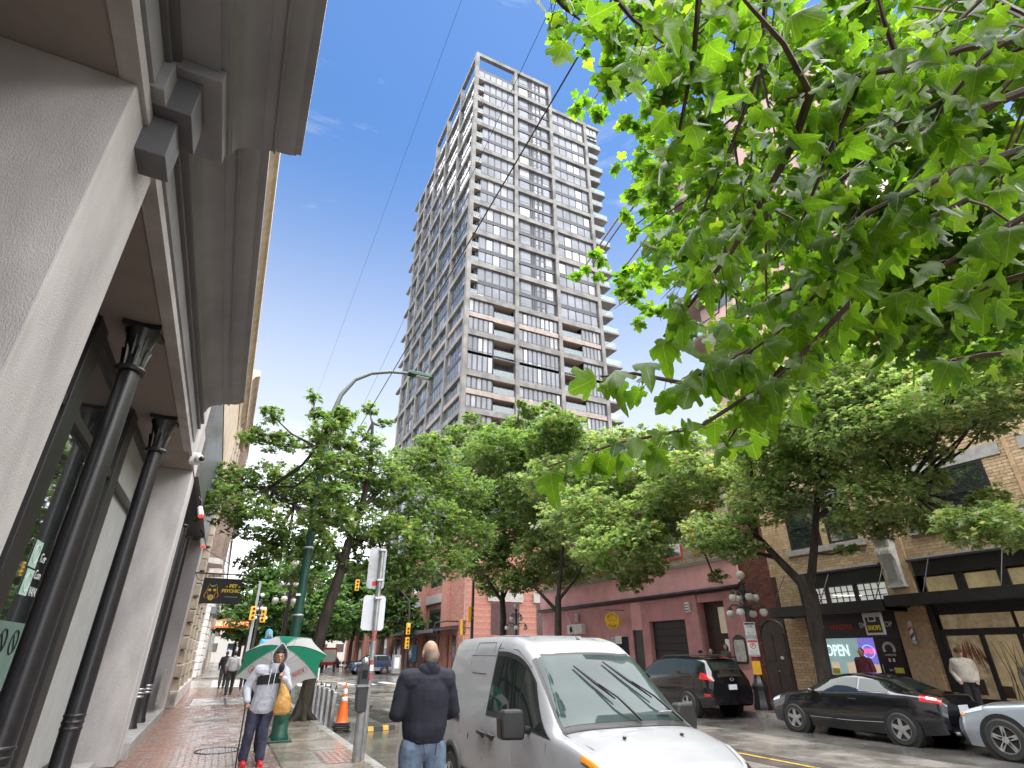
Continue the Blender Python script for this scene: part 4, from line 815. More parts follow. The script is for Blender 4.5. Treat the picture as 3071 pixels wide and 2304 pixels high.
# crown clumps (x,y,z,radius) of the street trees
CL1 = [(-0.57,17.0,5.44,0.9),(-0.6,18.0,6.46,0.8),(-0.32,18.0,7.89,0.5),(0.07,18.0,8.7,0.4),(0.58,18.0,7.81,0.6),(0.61,18.0,6.5,1.0),(0.34,17.0,5.15,0.9),(1.34,18.0,6.27,1.0),(1.69,18.0,7.99,0.7),(1.99,18.0,8.87,0.6),(1.23,18.0,9.59,0.25),(1.37,18.0,9.0,0.3),(2.35,18.0,7.05,1.0),(2.97,18.0,8.19,0.8),(3.34,19.0,9.89,0.35),(3.88,19.0,9.45,0.3),(3.63,18.5,7.36,1.1),(4.51,19.0,6.88,1.2),(5.43,20.0,8.28,1.1),(6.18,20.0,9.22,0.9),(3.52,18.0,5.44,1.0),(4.64,18.0,5.11,1.1),(6.05,19.0,6.09,1.2),(7.4,20.0,7.46,1.3),(5.27,18.0,4.31,0.9),(6.51,19.0,4.73,1.1),(1.9,17.5,4.81,0.9),(1.19,17.5,4.56,0.8),(0.67,17.0,4.27,0.5),(0.31,17.0,3.98,0.4),(4.54,18.0,3.86,0.6),(7.74,20.0,5.93,1.2),(7.0,21.0,8.35,1.2),(1.76,18.0,3.72,0.6),(3.64,18.5,4.38,0.8),(2.48,18.5,5.97,0.9),(1.44,13.4,6.79,0.45),(1.51,13.4,6.02,0.5),(1.74,13.4,5.22,0.5),(1.53,13.5,4.66,0.5),(1.99,13.5,4.63,0.4),(1.72,13.5,7.24,0.35)]
CL2 = [(14.59,14.03,5.47,1.2),(17.73,18.08,7.9,1.3),(17.36,15.63,8.4,1.3),(15.12,12.32,6.29,1.2),(16.18,12.7,7.92,1.4),(15.98,11.49,6.74,1.3),(16.87,11.16,8.15,1.4),(17.47,10.54,7.24,1.3),(14.41,8.04,7.21,1.4),(14.12,8.59,7.95,1.3),(17.68,12.33,9.72,1.3),(15.9,8.17,6.92,1.2),(17.35,8.37,8.49,1.3),(14.01,5.79,7.15,1.2),(15.96,6.06,7.21,1.0),(17.17,5.78,7.8,1.0),(15.01,8.47,5.58,1.1),(18.16,10.01,5.47,0.8),(17.97,8.97,5.35,0.75),(14.13,6.45,4.36,0.7),(14.11,5.87,4.18,0.7),(16.38,6.88,5.19,0.5),(18.13,10.82,5.52,0.7),(15.68,10.08,5.25,0.6),(14.95,13.35,4.84,0.7),(15.86,7.63,5.82,0.5),(14.13,11.56,8.43,1.4),(14.98,7.86,8.43,1.2),(15.93,7.08,8.7,1.2),(16.18,6.09,8.59,1.2),(15.03,4.76,7.93,1.2),(15.02,9.08,9.32,1.2),(14.96,10.55,9.49,1.3),(16.02,18.12,6.44,0.9),(15.28,6.17,4.16,0.5),(14.09,8.44,9.14,1.2),(17.69,17.38,4.58,0.4),(16.45,10.83,4.57,0.35)]
CL3 = [(17.99,29.55,6.47,1.8),(17.95,33.8,6.35,1.5),(13.67,19.23,5.62,1.6),(13.81,21.04,7.37,2),(17.41,30.42,8.97,2),(16.93,22.71,8.18,1.7),(16.61,20.69,9.52,1.7),(14.88,17.88,5.9,1.2),(16.31,21.05,4.76,0.8),(16.31,19.8,5.18,0.8),(16.19,23.48,10.21,2),(14.16,23.55,9.79,2),(15.47,17.67,7.55,1.4),(15.29,15.92,8.2,1.4),(16.87,17.95,10.23,1.4),(18.18,22.34,12.04,1.6),(17.96,25.83,12.94,1.6),(16.01,29.25,7.26,1.6)]
CL4 = [(14.24,33.64,7.16,2),(15.83,33.51,8.96,2.2),(14.92,37.31,10.5,2),(16.14,35.32,12.15,2.2),(16.25,30.33,13.2,2.2),(13.34,29.26,13.1,2.2),(13.07,32.97,13.05,2),(17.35,34.44,16.96,1.6),(14.35,24.77,12.42,1.8),(14.22,39.0,17.46,1.4),(18.18,57.57,23.21,1.2),(15.45,28.92,10.12,2),(17.35,41.66,19.51,1.0),(15.48,30.86,5.72,1.2),(16.32,37.26,5.97,1.0),(13.78,22.71,12.38,1.3),(16.3,42.32,20.69,0.8),(17.51,33.07,17.97,0.8),(15.72,27.21,15.69,0.5),(16.85,27.15,12.33,1.6),(16.49,32.7,18.3,0.4)]
CLF = [(2.4,62,[(3.88,62.0,6.46,2.6),(2.36,62.0,4.91,2.2),(6.52,62.0,5.62,2.8),(4.89,64.0,8.91,2.8),(8.07,64.0,7.73,3),(0.96,66.0,6.64,1.6),(9.83,62.0,5.08,2.6),(2.47,66.0,8.66,2.0),(0.83,64.0,4.07,1.5),(7.5,66.0,11.01,3)]),(14.6,60,[(16.1,60.0,6.09,2.2),(14.54,60.0,7.66,2.4),(16.22,60.0,8.73,2.2),(13.81,62.0,5.82,2.2),(17.3,60.0,4.53,1.6),(14.22,60.0,4.16,1.6),(15.51,62.0,10.29,2)]),(14.6,76,[(15.56,76.0,7.49,3),(13.62,76.0,9.42,3),(16.01,78.0,10.98,3),(13.67,76.0,5.86,3)]),(2.4,86,[(5.0,86.0,5.74,3.4),(7.6,86.0,5.38,3.4),(3.51,86.0,4.89,2.6),(5.94,88.0,8.42,3.4)]),(14.6,98,[(13.32,98.0,7.92,4),(15.7,98.0,9.5,4),(11.61,98.0,5.93,4),(15.74,98.0,5.52,4)]),(2.4,120,[(3.89,120.0,5.54,4),(6.83,120.0,5.02,4),(2.4,124.0,7.96,4.5),(10.21,120.0,5.63,4.4),(14.11,122.0,5.16,4)])]
TWIGS = [[(2.547,0.255,4.038),(2.195,0.429,3.947),(1.898,0.545,3.785),(1.758,0.619,3.753),(1.612,0.733,3.704),(1.533,0.778,3.683)],[(1.612,0.733,3.704),(1.403,0.663,3.76),(1.208,0.63,3.776),(1.084,0.609,3.794)],[(1.612,0.733,3.704),(1.625,0.854,3.57),(1.605,0.978,3.449),(1.533,1.166,3.231),(1.458,1.323,3.082),(1.379,1.437,2.95)],[(1.758,0.619,3.753),(1.763,0.707,3.647),(1.758,0.821,3.53),(1.739,1.007,3.287),(1.72,1.118,3.229)],[(2.486,0.317,3.79),(2.257,0.505,3.71),(2.019,0.687,3.614),(1.896,0.868,3.515),(1.808,0.952,3.408)],[(2.052,0.738,3.392),(1.891,0.88,3.178),(1.788,1.028,3.027),(1.671,1.149,2.885),(1.494,1.307,2.748)],[(2.206,0.189,3.825),(2.104,0.378,3.76),(2.05,0.526,3.634),(2.077,0.62,3.572)],[(2.27,0.368,3.398),(2.018,0.585,3.332),(1.858,0.805,3.267),(1.739,0.957,3.149)],[(1.866,0.951,2.972),(1.683,1.171,2.727),(1.453,1.393,2.555),(1.2,1.572,2.508),(0.966,1.699,2.42)],[(1.625,1.244,2.85),(1.414,1.404,2.732),(1.262,1.507,2.789),(1.159,1.587,2.788)],[(1.715,1.187,2.77),(1.669,1.332,2.654),(1.633,1.444,2.534)],[(0.524,0.891,3.854),(0.63,0.901,3.763),(0.696,0.903,3.74)],[(0.782,0.876,4.007),(0.926,0.886,3.888),(1.03,0.863,3.789)],[(2.346,0.641,2.718),(2.234,0.786,2.745),(2.135,0.897,2.742)],[(2.104,0.411,3.086),(1.991,0.576,3.01),(1.911,0.763,2.935),(1.837,0.922,2.831)],[(2.181,0.503,2.914),(2.093,0.631,2.906),(2.019,0.725,2.876)],[(1.123,0.724,4.03),(1.189,0.876,3.817),(1.232,1.032,3.65),(1.258,1.128,3.504)],[(1.508,0.691,4.3),(1.605,0.875,4.051),(1.606,1.079,3.824),(1.569,1.25,3.607),(1.539,1.369,3.386)],[(1.898,0.545,3.785),(1.773,0.491,3.911),(1.677,0.439,3.999)],[(2.241,0.64,3.351),(2.1,0.827,3.282),(1.982,0.99,3.161)],[(2.199,0.25,4.111),(2.132,0.385,4.017),(2.021,0.488,3.963)],[(1.757,1.109,3.524),(1.653,1.252,3.45),(1.569,1.391,3.338)],[(1.95,0.828,3.308),(1.859,1.009,3.133),(1.719,1.189,3.077),(1.592,1.355,2.978)],[(2.308,1.587,4.165),(2.236,1.715,4.066),(2.169,1.856,3.937)],[(1.841,1.354,5.685),(1.835,1.435,5.6),(1.841,1.537,5.498)],[(3.732,0.7,4.226),(3.71,0.795,4.136),(3.696,0.905,4.02)],[(2.795,2.283,4.592),(2.724,2.424,4.458),(2.658,2.581,4.287)],[(2.842,0.626,5.053),(2.81,0.703,4.998),(2.791,0.795,4.925)],[(3.473,1.822,4.169),(3.387,1.972,4.075),(3.304,2.138,3.944)],[(2.842,1.726,3.639),(2.719,1.866,3.586),(2.593,2.019,3.5)],[(1.545,1.132,4.597),(1.44,1.218,4.557),(1.342,1.318,4.5)],[(2.751,0.859,4.447),(2.734,0.943,4.361),(2.727,1.041,4.253)],[(3.528,1.458,4.415),(3.462,1.602,4.33),(3.402,1.764,4.211)],[(3.085,0.769,5.053),(2.996,0.879,5.04),(2.916,1.007,5.006)],[(2.656,1.212,3.503),(2.575,1.323,3.446),(2.495,1.446,3.364)],[(2.348,1.144,5.51),(2.276,1.205,5.475),(2.217,1.283,5.423)],[(2.538,0.642,3.762),(2.533,0.745,3.646),(2.532,0.859,3.506)],[(2.868,0.363,4.716),(2.899,0.439,4.603),(2.941,0.527,4.469)],[(3.52,2.408,3.926),(3.438,2.561,3.764),(3.354,2.723,3.56)],[(2.167,1.016,5.104),(2.187,1.08,5.008),(2.218,1.159,4.894)],[(2.337,1.277,3.716),(2.352,1.38,3.532),(2.365,1.489,3.319)],[(3.431,2.469,3.648),(3.372,2.562,3.501),(3.314,2.663,3.317)],[(3.082,1.452,4.031),(3.029,1.571,3.929),(2.981,1.704,3.797)],[(3.121,0.678,3.815),(3.078,0.749,3.762),(3.042,0.832,3.689)],[(2.22,0.989,3.594),(2.188,1.097,3.484),(2.157,1.215,3.35)],[(2.636,0.631,4.915),(2.616,0.733,4.843),(2.608,0.852,4.751)],[(3.09,1.915,4.15),(3.084,1.964,4.022),(3.085,2.026,3.865)],[(2.49,1.614,4.581),(2.469,1.711,4.466),(2.457,1.824,4.324)],[(2.501,1.402,4.692),(2.487,1.497,4.584),(2.483,1.609,4.45)],[(2.691,0.437,4.76),(2.648,0.509,4.72),(2.615,0.595,4.665)],[(2.337,1.813,3.537),(2.31,1.895,3.38),(2.282,1.984,3.194)],[(2.395,0.522,4.409),(2.394,0.629,4.316),(2.402,0.75,4.203)],[(2.552,1.494,3.275),(2.505,1.6,3.125),(2.455,1.71,2.948)],[(2.736,0.619,3.73),(2.739,0.694,3.609),(2.747,0.777,3.466)],[(3.012,2.449,4.094),(2.987,2.523,3.945),(2.966,2.608,3.76)],[(3.69,1.132,4.017),(3.665,1.196,3.923),(3.647,1.273,3.802)],[(2.47,1.729,3.554),(2.426,1.822,3.418),(2.382,1.922,3.253)],[(3.1,1.49,4.94),(3.096,1.549,4.84),(3.105,1.624,4.714)],[(3.857,0.703,4.411),(3.805,0.769,4.379),(3.763,0.849,4.324)],[(2.705,0.948,3.844),(2.684,1.021,3.749),(2.669,1.106,3.631)],[(1.974,1.815,4.075),(1.895,1.883,4.009),(1.824,1.965,3.917)],[(2.521,0.631,3.345),(2.473,0.698,3.297),(2.43,0.775,3.23)],[(2.698,1.773,4.068),(2.647,1.922,3.914),(2.597,2.083,3.723)],[(2.451,0.813,4.095),(2.381,0.906,4.059),(2.317,1.013,4.004)],[(2.54,0.626,3.901),(2.509,0.741,3.82),(2.483,0.87,3.716)],[(3.057,2.546,4.224),(2.93,2.691,4.128),(2.805,2.849,3.991)],[(2.433,0.321,4.279),(2.436,0.398,4.194),(2.448,0.487,4.092)],[(3.006,1.492,4.642),(3.012,1.544,4.528),(3.029,1.611,4.388)],[(1.456,1.002,4.375),(1.321,1.116,4.34),(1.189,1.242,4.286)]]
CLM = [(2.276,3.186,8.776,0.35),(2.741,3.263,8.57,0.4),(2.922,2.955,8.636,0.4),(3.007,3.384,8.396,0.35),(3.172,3.985,8.605,0.3),(3.328,3.507,8.174,0.35),(3.718,3.726,7.824,0.35),(4.011,4.308,7.932,0.35),(4.116,4.111,7.291,0.4),(4.411,4.257,6.94,0.45),(4.278,4.745,7.407,0.25),(4.59,5.534,7.214,0.35),(4.196,5.679,7.38,0.2),(4.062,5.876,7.274,0.2),(4.74,4.969,6.809,0.4),(4.796,5.69,6.863,0.3),(5.276,5.509,6.576,0.35),(3.155,2.68,8.646,0.5),(3.38,2.494,8.013,0.6),(3.428,2.757,7.245,0.5),(3.737,3.013,6.895,0.6),(3.899,3.375,6.534,0.6),(4.526,4.012,6.235,0.6),(3.599,2.168,7.399,0.8),(4.498,2.537,6.525,0.8),(4.545,3.143,6.097,0.8),(3.993,1.715,7.287,0.8),(5.095,2.573,5.852,0.8),(5.096,1.922,6.198,0.9),(5.458,2.601,5.328,0.8),(5.692,2.271,5.182,0.7),(5.774,1.989,5.221,0.8),(5.938,2.032,4.9,0.7),(6.093,1.902,4.673,0.7),(5.992,1.623,5.034,0.8),(5.531,1.864,5.664,0.8),(5.666,1.509,5.624,0.9),(4.911,1.292,7.319,0.9),(5.197,1.169,6.342,0.9),(4.517,1.876,6.808,0.9),(5.516,1.08,5.973,0.9),(5.045,0.746,6.595,0.9),(5.991,3.008,5.163,0.6),(6.236,2.642,5.022,0.6),(6.872,2.546,5.009,0.5),(6.167,3.573,5.433,0.6),(5.805,3.843,5.741,0.6),(5.452,3.983,6.092,0.5),(7.083,2.205,4.795,0.5)]
# ================= foliage
def leaf_mat(name, ramp, trans=.4, rough=.34, tmul=(1.65, 1.85, .85)):
    m = bpy.data.materials.new(name); m.use_nodes = True; t = m.node_tree; l = t.links.new; p = t.nodes['Principled BSDF']; o = t.nodes['Material Output']
    g = N(t, 'ShaderNodeNewGeometry'); r = N(t, 'ShaderNodeValToRGB'); e = r.color_ramp.elements
    for i, (q, c) in enumerate(ramp):
        x = e[i] if i < 2 else e.new(q); x.position = q; x.color = (*c, 1)
    l(g.outputs['Random Per Island'], r.inputs[0]); l(r.outputs[0], p.inputs['Base Color']); p.inputs['Roughness'].default_value = rough; p.inputs['Specular IOR Level'].default_value = .5
    tr = N(t, 'ShaderNodeBsdfTranslucent'); mul = N(t, 'ShaderNodeMix', data_type='RGBA', blend_type='MULTIPLY'); mul.inputs['Factor'].default_value = 1; mul.inputs['B'].default_value = (*tmul, 1)
    l(r.outputs[0], mul.inputs['A']); l(mul.outputs['Result'], tr.inputs[0]); ms = N(t, 'ShaderNodeMixShader'); ms.inputs[0].default_value = trans
    l(p.outputs[0], ms.inputs[1]); l(tr.outputs[0], ms.inputs[2]); l(ms.outputs[0], o.inputs['Surface']); return m
M_LF = leaf_mat('leaf_green', [(0, (.055, .10, .034)), (.35, (.10, .165, .056)), (.7, (.155, .225, .082)), (.93, (.22, .265, .105)), (1, (.30, .26, .11))], .48)
M_LF2 = leaf_mat('leaf_pale', [(0, (.10, .155, .065)), (.35, (.18, .25, .115)), (.7, (.25, .315, .155)), (.9, (.33, .36, .19)), (1, (.42, .33, .20))], .52)
M_LFF = leaf_mat('leaf_far', [(0, (.07, .135, .05)), (.5, (.115, .20, .075)), (1, (.17, .25, .095))], .45)
M_LFN = leaf_mat('leaf_near', [(0, (.035, .085, .014)), (.3, (.07, .15, .02)), (.75, (.13, .22, .03)), (1, (.22, .30, .045))], .60, .3, (1.9, 2.2, .55))
def add_veins(m):
    t = m.node_tree; l = t.links.new; p = t.nodes['Principled BSDF']; u = N(t, 'ShaderNodeUVMap'); u.uv_map = 'leaf_uv'; se = N(t, 'ShaderNodeSeparateXYZ'); l(u.outputs[0], se.inputs[0])
    def mth(op, a, b=None, c=None):
        n = N(t, 'ShaderNodeMath', operation=op)
        for i, x in enumerate((a, b, c)):
            if x is None: continue
            if isinstance(x, (int, float)): n.inputs[i].default_value = x
            else: l(x, n.inputs[i])
        return n.outputs[0]
    ax_ = mth('ABSOLUTE', se.outputs[0]); mid = mth('LESS_THAN', ax_, .014)
    d1 = mth('LESS_THAN', mth('ABSOLUTE', mth('SUBTRACT', se.outputs[1], mth('MULTIPLY_ADD', ax_, .75, .04))), .014); d2 = mth('LESS_THAN', mth('ABSOLUTE', mth('SUBTRACT', se.outputs[1], mth('MULTIPLY', ax_, .05))), .012)
    fr_ = mth('LESS_THAN', mth('FRACT', mth('MULTIPLY', mth('SUBTRACT', se.outputs[1], mth('MULTIPLY', ax_, .9)), 6.0)), .10)
    v = mth('MAXIMUM', mth('MAXIMUM', mid, d1), mth('MAXIMUM', d2, mth('MULTIPLY', fr_, .45)))
    src = p.inputs['Base Color'].links[0].from_socket; mxn = N(t, 'ShaderNodeMix', data_type='RGBA'); mxn.inputs['B'].default_value = (.26, .33, .10, 1); l(mth('MULTIPLY', v, .7), mxn.inputs['Factor']); l(src, mxn.inputs['A'])
    g_ = N(t, 'ShaderNodeNewGeometry'); nz_ = N(t, 'ShaderNodeTexNoise'); nz_.inputs['Scale'].default_value = 55; l(g_.outputs['Position'], nz_.inputs['Vector']); m2 = N(t, 'ShaderNodeMix', data_type='RGBA', blend_type='MULTIPLY'); m2.inputs['Factor'].default_value = .45; l(mxn.outputs['Result'], m2.inputs['A']); rr = N(t, 'ShaderNodeMapRange'); rr.inputs['To Min'].default_value = .6; rr.inputs['To Max'].default_value = 1.4; l(nz_.outputs[0], rr.inputs[0]); cb = N(t, 'ShaderNodeCombineColor')
    for i in range(3): l(rr.outputs[0], cb.inputs[i])
    l(cb.outputs[0], m2.inputs['B']); l(m2.outputs['Result'], p.inputs['Base Color'])
    for n in t.nodes:
        if n.type == 'MIX' and n.blend_type == 'MULTIPLY' and n.name != m2.name: l(m2.outputs['Result'], n.inputs['A'])
    b = N(t, 'ShaderNodeBump'); b.inputs['Strength'].default_value = .5; b.inputs['Distance'].default_value = .003; l(mth('ADD', v, nz_.outputs[0]), b.inputs['Height']); l(b.outputs[0], p.inputs['Normal'])
add_veins(M_LFN)
M_BARK = mat('bark', (.034, .026, .020), .85, var=.5, vs=6, bump=1.0, bs=34, stretch=(1, 1, .35))
M_TWG = mat('twig_red', (.085, .045, .032), .6, var=.3, vs=12)
rs = np.random.RandomState(11)
def rotm(n, tilt, rs):
    """random yaw, normal tilted from vertical by about tilt radians"""
    yaw = rs.uniform(0, 2 * np.pi, n); ta = np.abs(rs.normal(0, tilt, n)); td = rs.uniform(0, 2 * np.pi, n)
    nz = np.stack([np.sin(ta) * np.cos(td), np.sin(ta) * np.sin(td), np.cos(ta)], 1); hx = np.stack([np.cos(yaw), np.sin(yaw), np.zeros(n)], 1)
    x = hx - nz * (hx * nz).sum(1, keepdims=True); x /= np.linalg.norm(x, axis=1, keepdims=True); y = np.cross(nz, x); return np.stack([x, y, nz], 2)
def half(o): return o + [(-x, y) for x, y in o[::-1] if abs(x) > 1e-6]
O_MID = [(0, 0), (.36, .02), (.20, .26), (.50, .52), (.18, .52), (0, 1), (-.18, .52), (-.50, .52), (-.20, .26), (-.36, .02)]
O_FAR = [(0, 0), (.42, .25), (.28, .62), (0, 1), (-.28, .62), (-.42, .25)]
O_NEAR = half([(0, .02), (.13, -.06), (.30, -.05), (.40, .08), (.30, .20), (.40, .27), (.58, .36), (.57, .48), (.48, .62), (.31, .57), (.25, .66), (.24, .82), (.13, .93), (0, 1.02)])
def leaf_arrays(outline, fold=.12, droop=.25, hub=(0, .38)):
    pts = np.array([(hub[0], hub[1], 0)] + [(x, y, fold * abs(x) - droop * max(0, y - .1) ** 2 - .1 * x * x) for x, y in outline]); pts[:, 1] -= .0
    k = len(outline); tri = np.array([(0, 1 + i, 1 + (i + 1) % k) for i in range(k)]); return pts, tri
def fast_mesh(name, co, tri, m, uv=None):
    me = bpy.data.meshes.new(name); me.vertices.add(len(co)); me.vertices.foreach_set('co', co.astype(np.float32).ravel()); me.loops.add(tri.size); me.loops.foreach_set('vertex_index', tri.astype(np.int32).ravel())
    me.polygons.add(len(tri)); me.polygons.foreach_set('loop_start', np.arange(0, tri.size, 3, dtype=np.int32)); me.update(calc_edges=True); me.materials.append(m)
    if uv is not None: me.uv_layers.new(name='leaf_uv').data.foreach_set('uv', uv[tri.ravel()].astype(np.float32).ravel())
    return me
def leaves_mesh(name, cen, rot, size, outline, m, **k):
    pts, tri = leaf_arrays(outline, **k); n = len(cen); co = np.einsum('nij,pj->npi', rot, pts) * size[:, None, None] + cen[:, None, :]
    t = (tri[None] + (np.arange(n) * len(pts))[:, None, None]).reshape(-1, 3); return fast_mesh(name, co.reshape(-1, 3), t, m, np.tile(pts[:, :2], (n, 1)) if m is M_LFN else None)
def spray_points(cl, dens, rs, flat=.62):
    """leafy sprays: short shoots scattered through each clump, leaves strung along them"""
    C_ = []
    for x, y, z, r in cl:
        n = max(6, int(dens * r * r)); ns = max(2, n // 9)
        d = rs.normal(size=(ns, 3)); d /= np.linalg.norm(d, axis=1, keepdims=True); rad = r * rs.uniform(.25, 1.12, ns) ** .6; s0 = d * rad[:, None] * np.array([1, 1, flat])
        a = rs.uniform(0, 2 * np.pi, ns); dirn = np.stack([np.cos(a), np.sin(a), rs.uniform(-.35, .15, ns)], 1); ln = r * rs.uniform(.25, .55, ns)
        tt = rs.uniform(-.5, .5, (ns, 9)); p = s0[:, None] + dirn[:, None] * (tt * ln[:, None])[..., None] + rs.normal(0, .055 * r ** .3, (ns, 9, 3)) * np.array([1, 1, .55])
        C_.append(p.reshape(-1, 3) + np.array([x, y, z]))
    return np.concatenate(C_)
def tree(name, label, trunk, tr, limbs, clumps, dens, lsize, m, outline=O_MID, group='street trees along the kerbs', tilt=.6):
    t = thing(name, label, 'tree', trunk[0], group=group, world=True)
    g = G().tube(trunk, tr, 12)
    b0 = trunk[0]; fl = G()
    for k in range(7):   # root flare
        a = k * .9 + .3; g.tube([(b0[0] + math.cos(a) * tr[0] * 1.9, b0[1] + math.sin(a) * tr[0] * 1.9, b0[2] - .04), (b0[0] + math.cos(a) * tr[0] * .9, b0[1] + math.sin(a) * tr[0] * .9, b0[2] + .12), (b0[0] + math.cos(a) * tr[0] * .5, b0[1] + math.sin(a) * tr[0] * .5, b0[2] + .5)], [tr[0] * .3, tr[0] * .42, tr[0] * .3], 6)
    part('trunk', g, M_BARK, t, True)
    ends = [Vector(trunk[-1])]
    lb_ = []
    for pts, r0 in limbs:
        n = len(pts); part('limb', G().tube(pts, [r0 * (1 - .62 * i / (n - 1)) for i in range(n)], 8), M_BARK, t, True); lb_ += [Vector(p) for p in pts[1:]]
    lb_ += ends; bg_ = G()
    for x, y, z, r in clumps:
        c = Vector((x, y, z)); q = min(lb_, key=lambda p: (p - c).length); mid = q.lerp(c, .55) + Vector((0, 0, -.08 * (c - q).length))
        bg_.tube([q, mid, c], [.045, .032, .012], 5)
        for s_ in range(4):
            e = c + Vector((rnd.uniform(-1, 1), rnd.uniform(-1, 1), rnd.uniform(-.3, .6))) * r * .85; bg_.tube([mid.lerp(c, .6), c.lerp(e, .5) + Vector((0, 0, .05)), e], [.016, .011, .004], 4, False)
    part('branches', bg_, M_BARK, t, kind='stuff')
    P_ = spray_points(clumps, dens, rs); n = len(P_)
    o = part('crown', leaves_mesh('crown', P_, rotm(n, tilt, rs), lsize * rs.uniform(.7, 1.25, n), outline, m, droop=.35), None, t, kind='stuff')
    return t
tree('street_tree', 'dark trunked maple behind the green lamp pole on the left sidewalk', [(2.42, 18.4, SW), (2.5, 18.4, 1.2), (2.62, 18.3, 2.6), (2.95, 18.2, 4.2), (3.05, 18.2, 5.0)], [.22, .175, .16, .15, .13],
     [([(3.0, 18.2, 4.8), (3.9, 18.4, 5.4), (4.7, 18.6, 5.9), (5.9, 19.0, 6.3), (7.2, 19.5, 6.2)], .13), ([(3.05, 18.2, 4.9), (3.3, 18.1, 6.0), (3.4, 18.0, 7.4), (3.3, 18, 9.0)], .13), ([(2.95, 18.2, 4.3), (2.2, 18.0, 5.2), (1.2, 17.6, 5.8), (.4, 17.4, 6.2)], .09), ([(3.3, 18.1, 6.0), (4.2, 18.5, 7.2), (5.2, 19, 8.0)], .09), ([(3.1, 18.2, 5.2), (2.3, 17.9, 6.6), (1.6, 17.9, 7.8)], .08)], CL1, 1250, .15, M_LF)
tree('street_tree', 'forked maple with a mossy trunk in front of the vape shop', [(16.35, 12.45, SW), (16.35, 12.45, 1.2), (16.3, 12.35, 2.4), (16.2, 12.2, 3.4), (16.1, 12.3, 4.0)], [.27, .22, .21, .22, .2],
     [([(16.1, 12.3, 3.7), (15.9, 12.9, 4.6), (15.6, 13.3, 5.4), (15.3, 13.6, 6.6)], .15), ([(16.2, 12.2, 3.5), (16.25, 11.8, 4.6), (16.2, 11.4, 5.6), (16.1, 10.9, 6.8), (16.0, 10.5, 8.2)], .14), ([(15.9, 12.9, 4.6), (15.6, 14.0, 5.0), (15.2, 15.4, 5.2)], .08), ([(16.2, 11.4, 5.6), (16.3, 10.6, 6.0), (16.3, 9.6, 6.1), (16.3, 8.6, 5.9)], .09), ([(15.6, 13.3, 5.4), (15.8, 13.2, 7.0), (15.6, 12.8, 9.0)], .1)], CL2, 1500, .15, M_LF2)
tree('street_tree', 'thin trunked maple before the left end of the pink building', [(16.3, 28, SW), (16.3, 28, 2.4), (16.35, 28, 3.6), (16.4, 28, 4.6)], [.24, .2, .19, .17],
     [([(16.35, 28, 3.8), (15.4, 28.3, 4.8), (14.5, 28.6, 5.6)], .12), ([(16.4, 28, 4.5), (16.6, 27.8, 6.5), (16.8, 27.5, 9)], .13), ([(16.4, 28, 4.4), (17.0, 27.2, 5.4), (17.2, 26.2, 6.4)], .1)], CL3, 800, .22, M_LF2)
tree('street_tree', 'maple at the near corner of the intersection behind the van roof', [(16.3, 35, SW), (16.3, 35, 2.4), (16.3, 35, 4.0), (16.2, 35, 5.2)], [.27, .22, .2, .18],
     [([(16.25, 35, 4.8), (15.2, 35.2, 6.2), (13.9, 35.4, 7.6)], .13), ([(16.2, 35, 5.0), (16.5, 35.2, 7.5), (16.7, 35.8, 11)], .14), ([(16.2, 35, 4.8), (16.7, 34.6, 6.2), (17.6, 34.2, 7.6)], .1)], CL4, 800, .24, M_LF)
LBF = ['leafy tree filling the far left corner beyond the white stone building', 'rounded tree at the far right corner before the salmon brick podium', 'pale green tree behind the far right corner tree', 'green tree on the far left side under the hotel sign', 'hazy green tree far along the right side of the street', 'most distant green tree closing the left side of the street']
for (x, y, cl), lb_ in zip(CLF, LBF):
    tree('street_tree', lb_, [(x, y, SW), (x, y, 2.5), (x + .1, y, 4.2)], [.25, .2, .16], [([(x + .1, y, 4.0), (x + 1, y + .3, 6), (x + 1.4, y + .5, 8)], .1), ([(x + .1, y, 4.0), (x - 1, y + .2, 6), (x - 1.2, y + .3, 8)], .1)], cl, 260 if y < 70 else 170, .42 if y < 70 else .6, M_LFF, O_FAR, 'trees beyond the intersection')
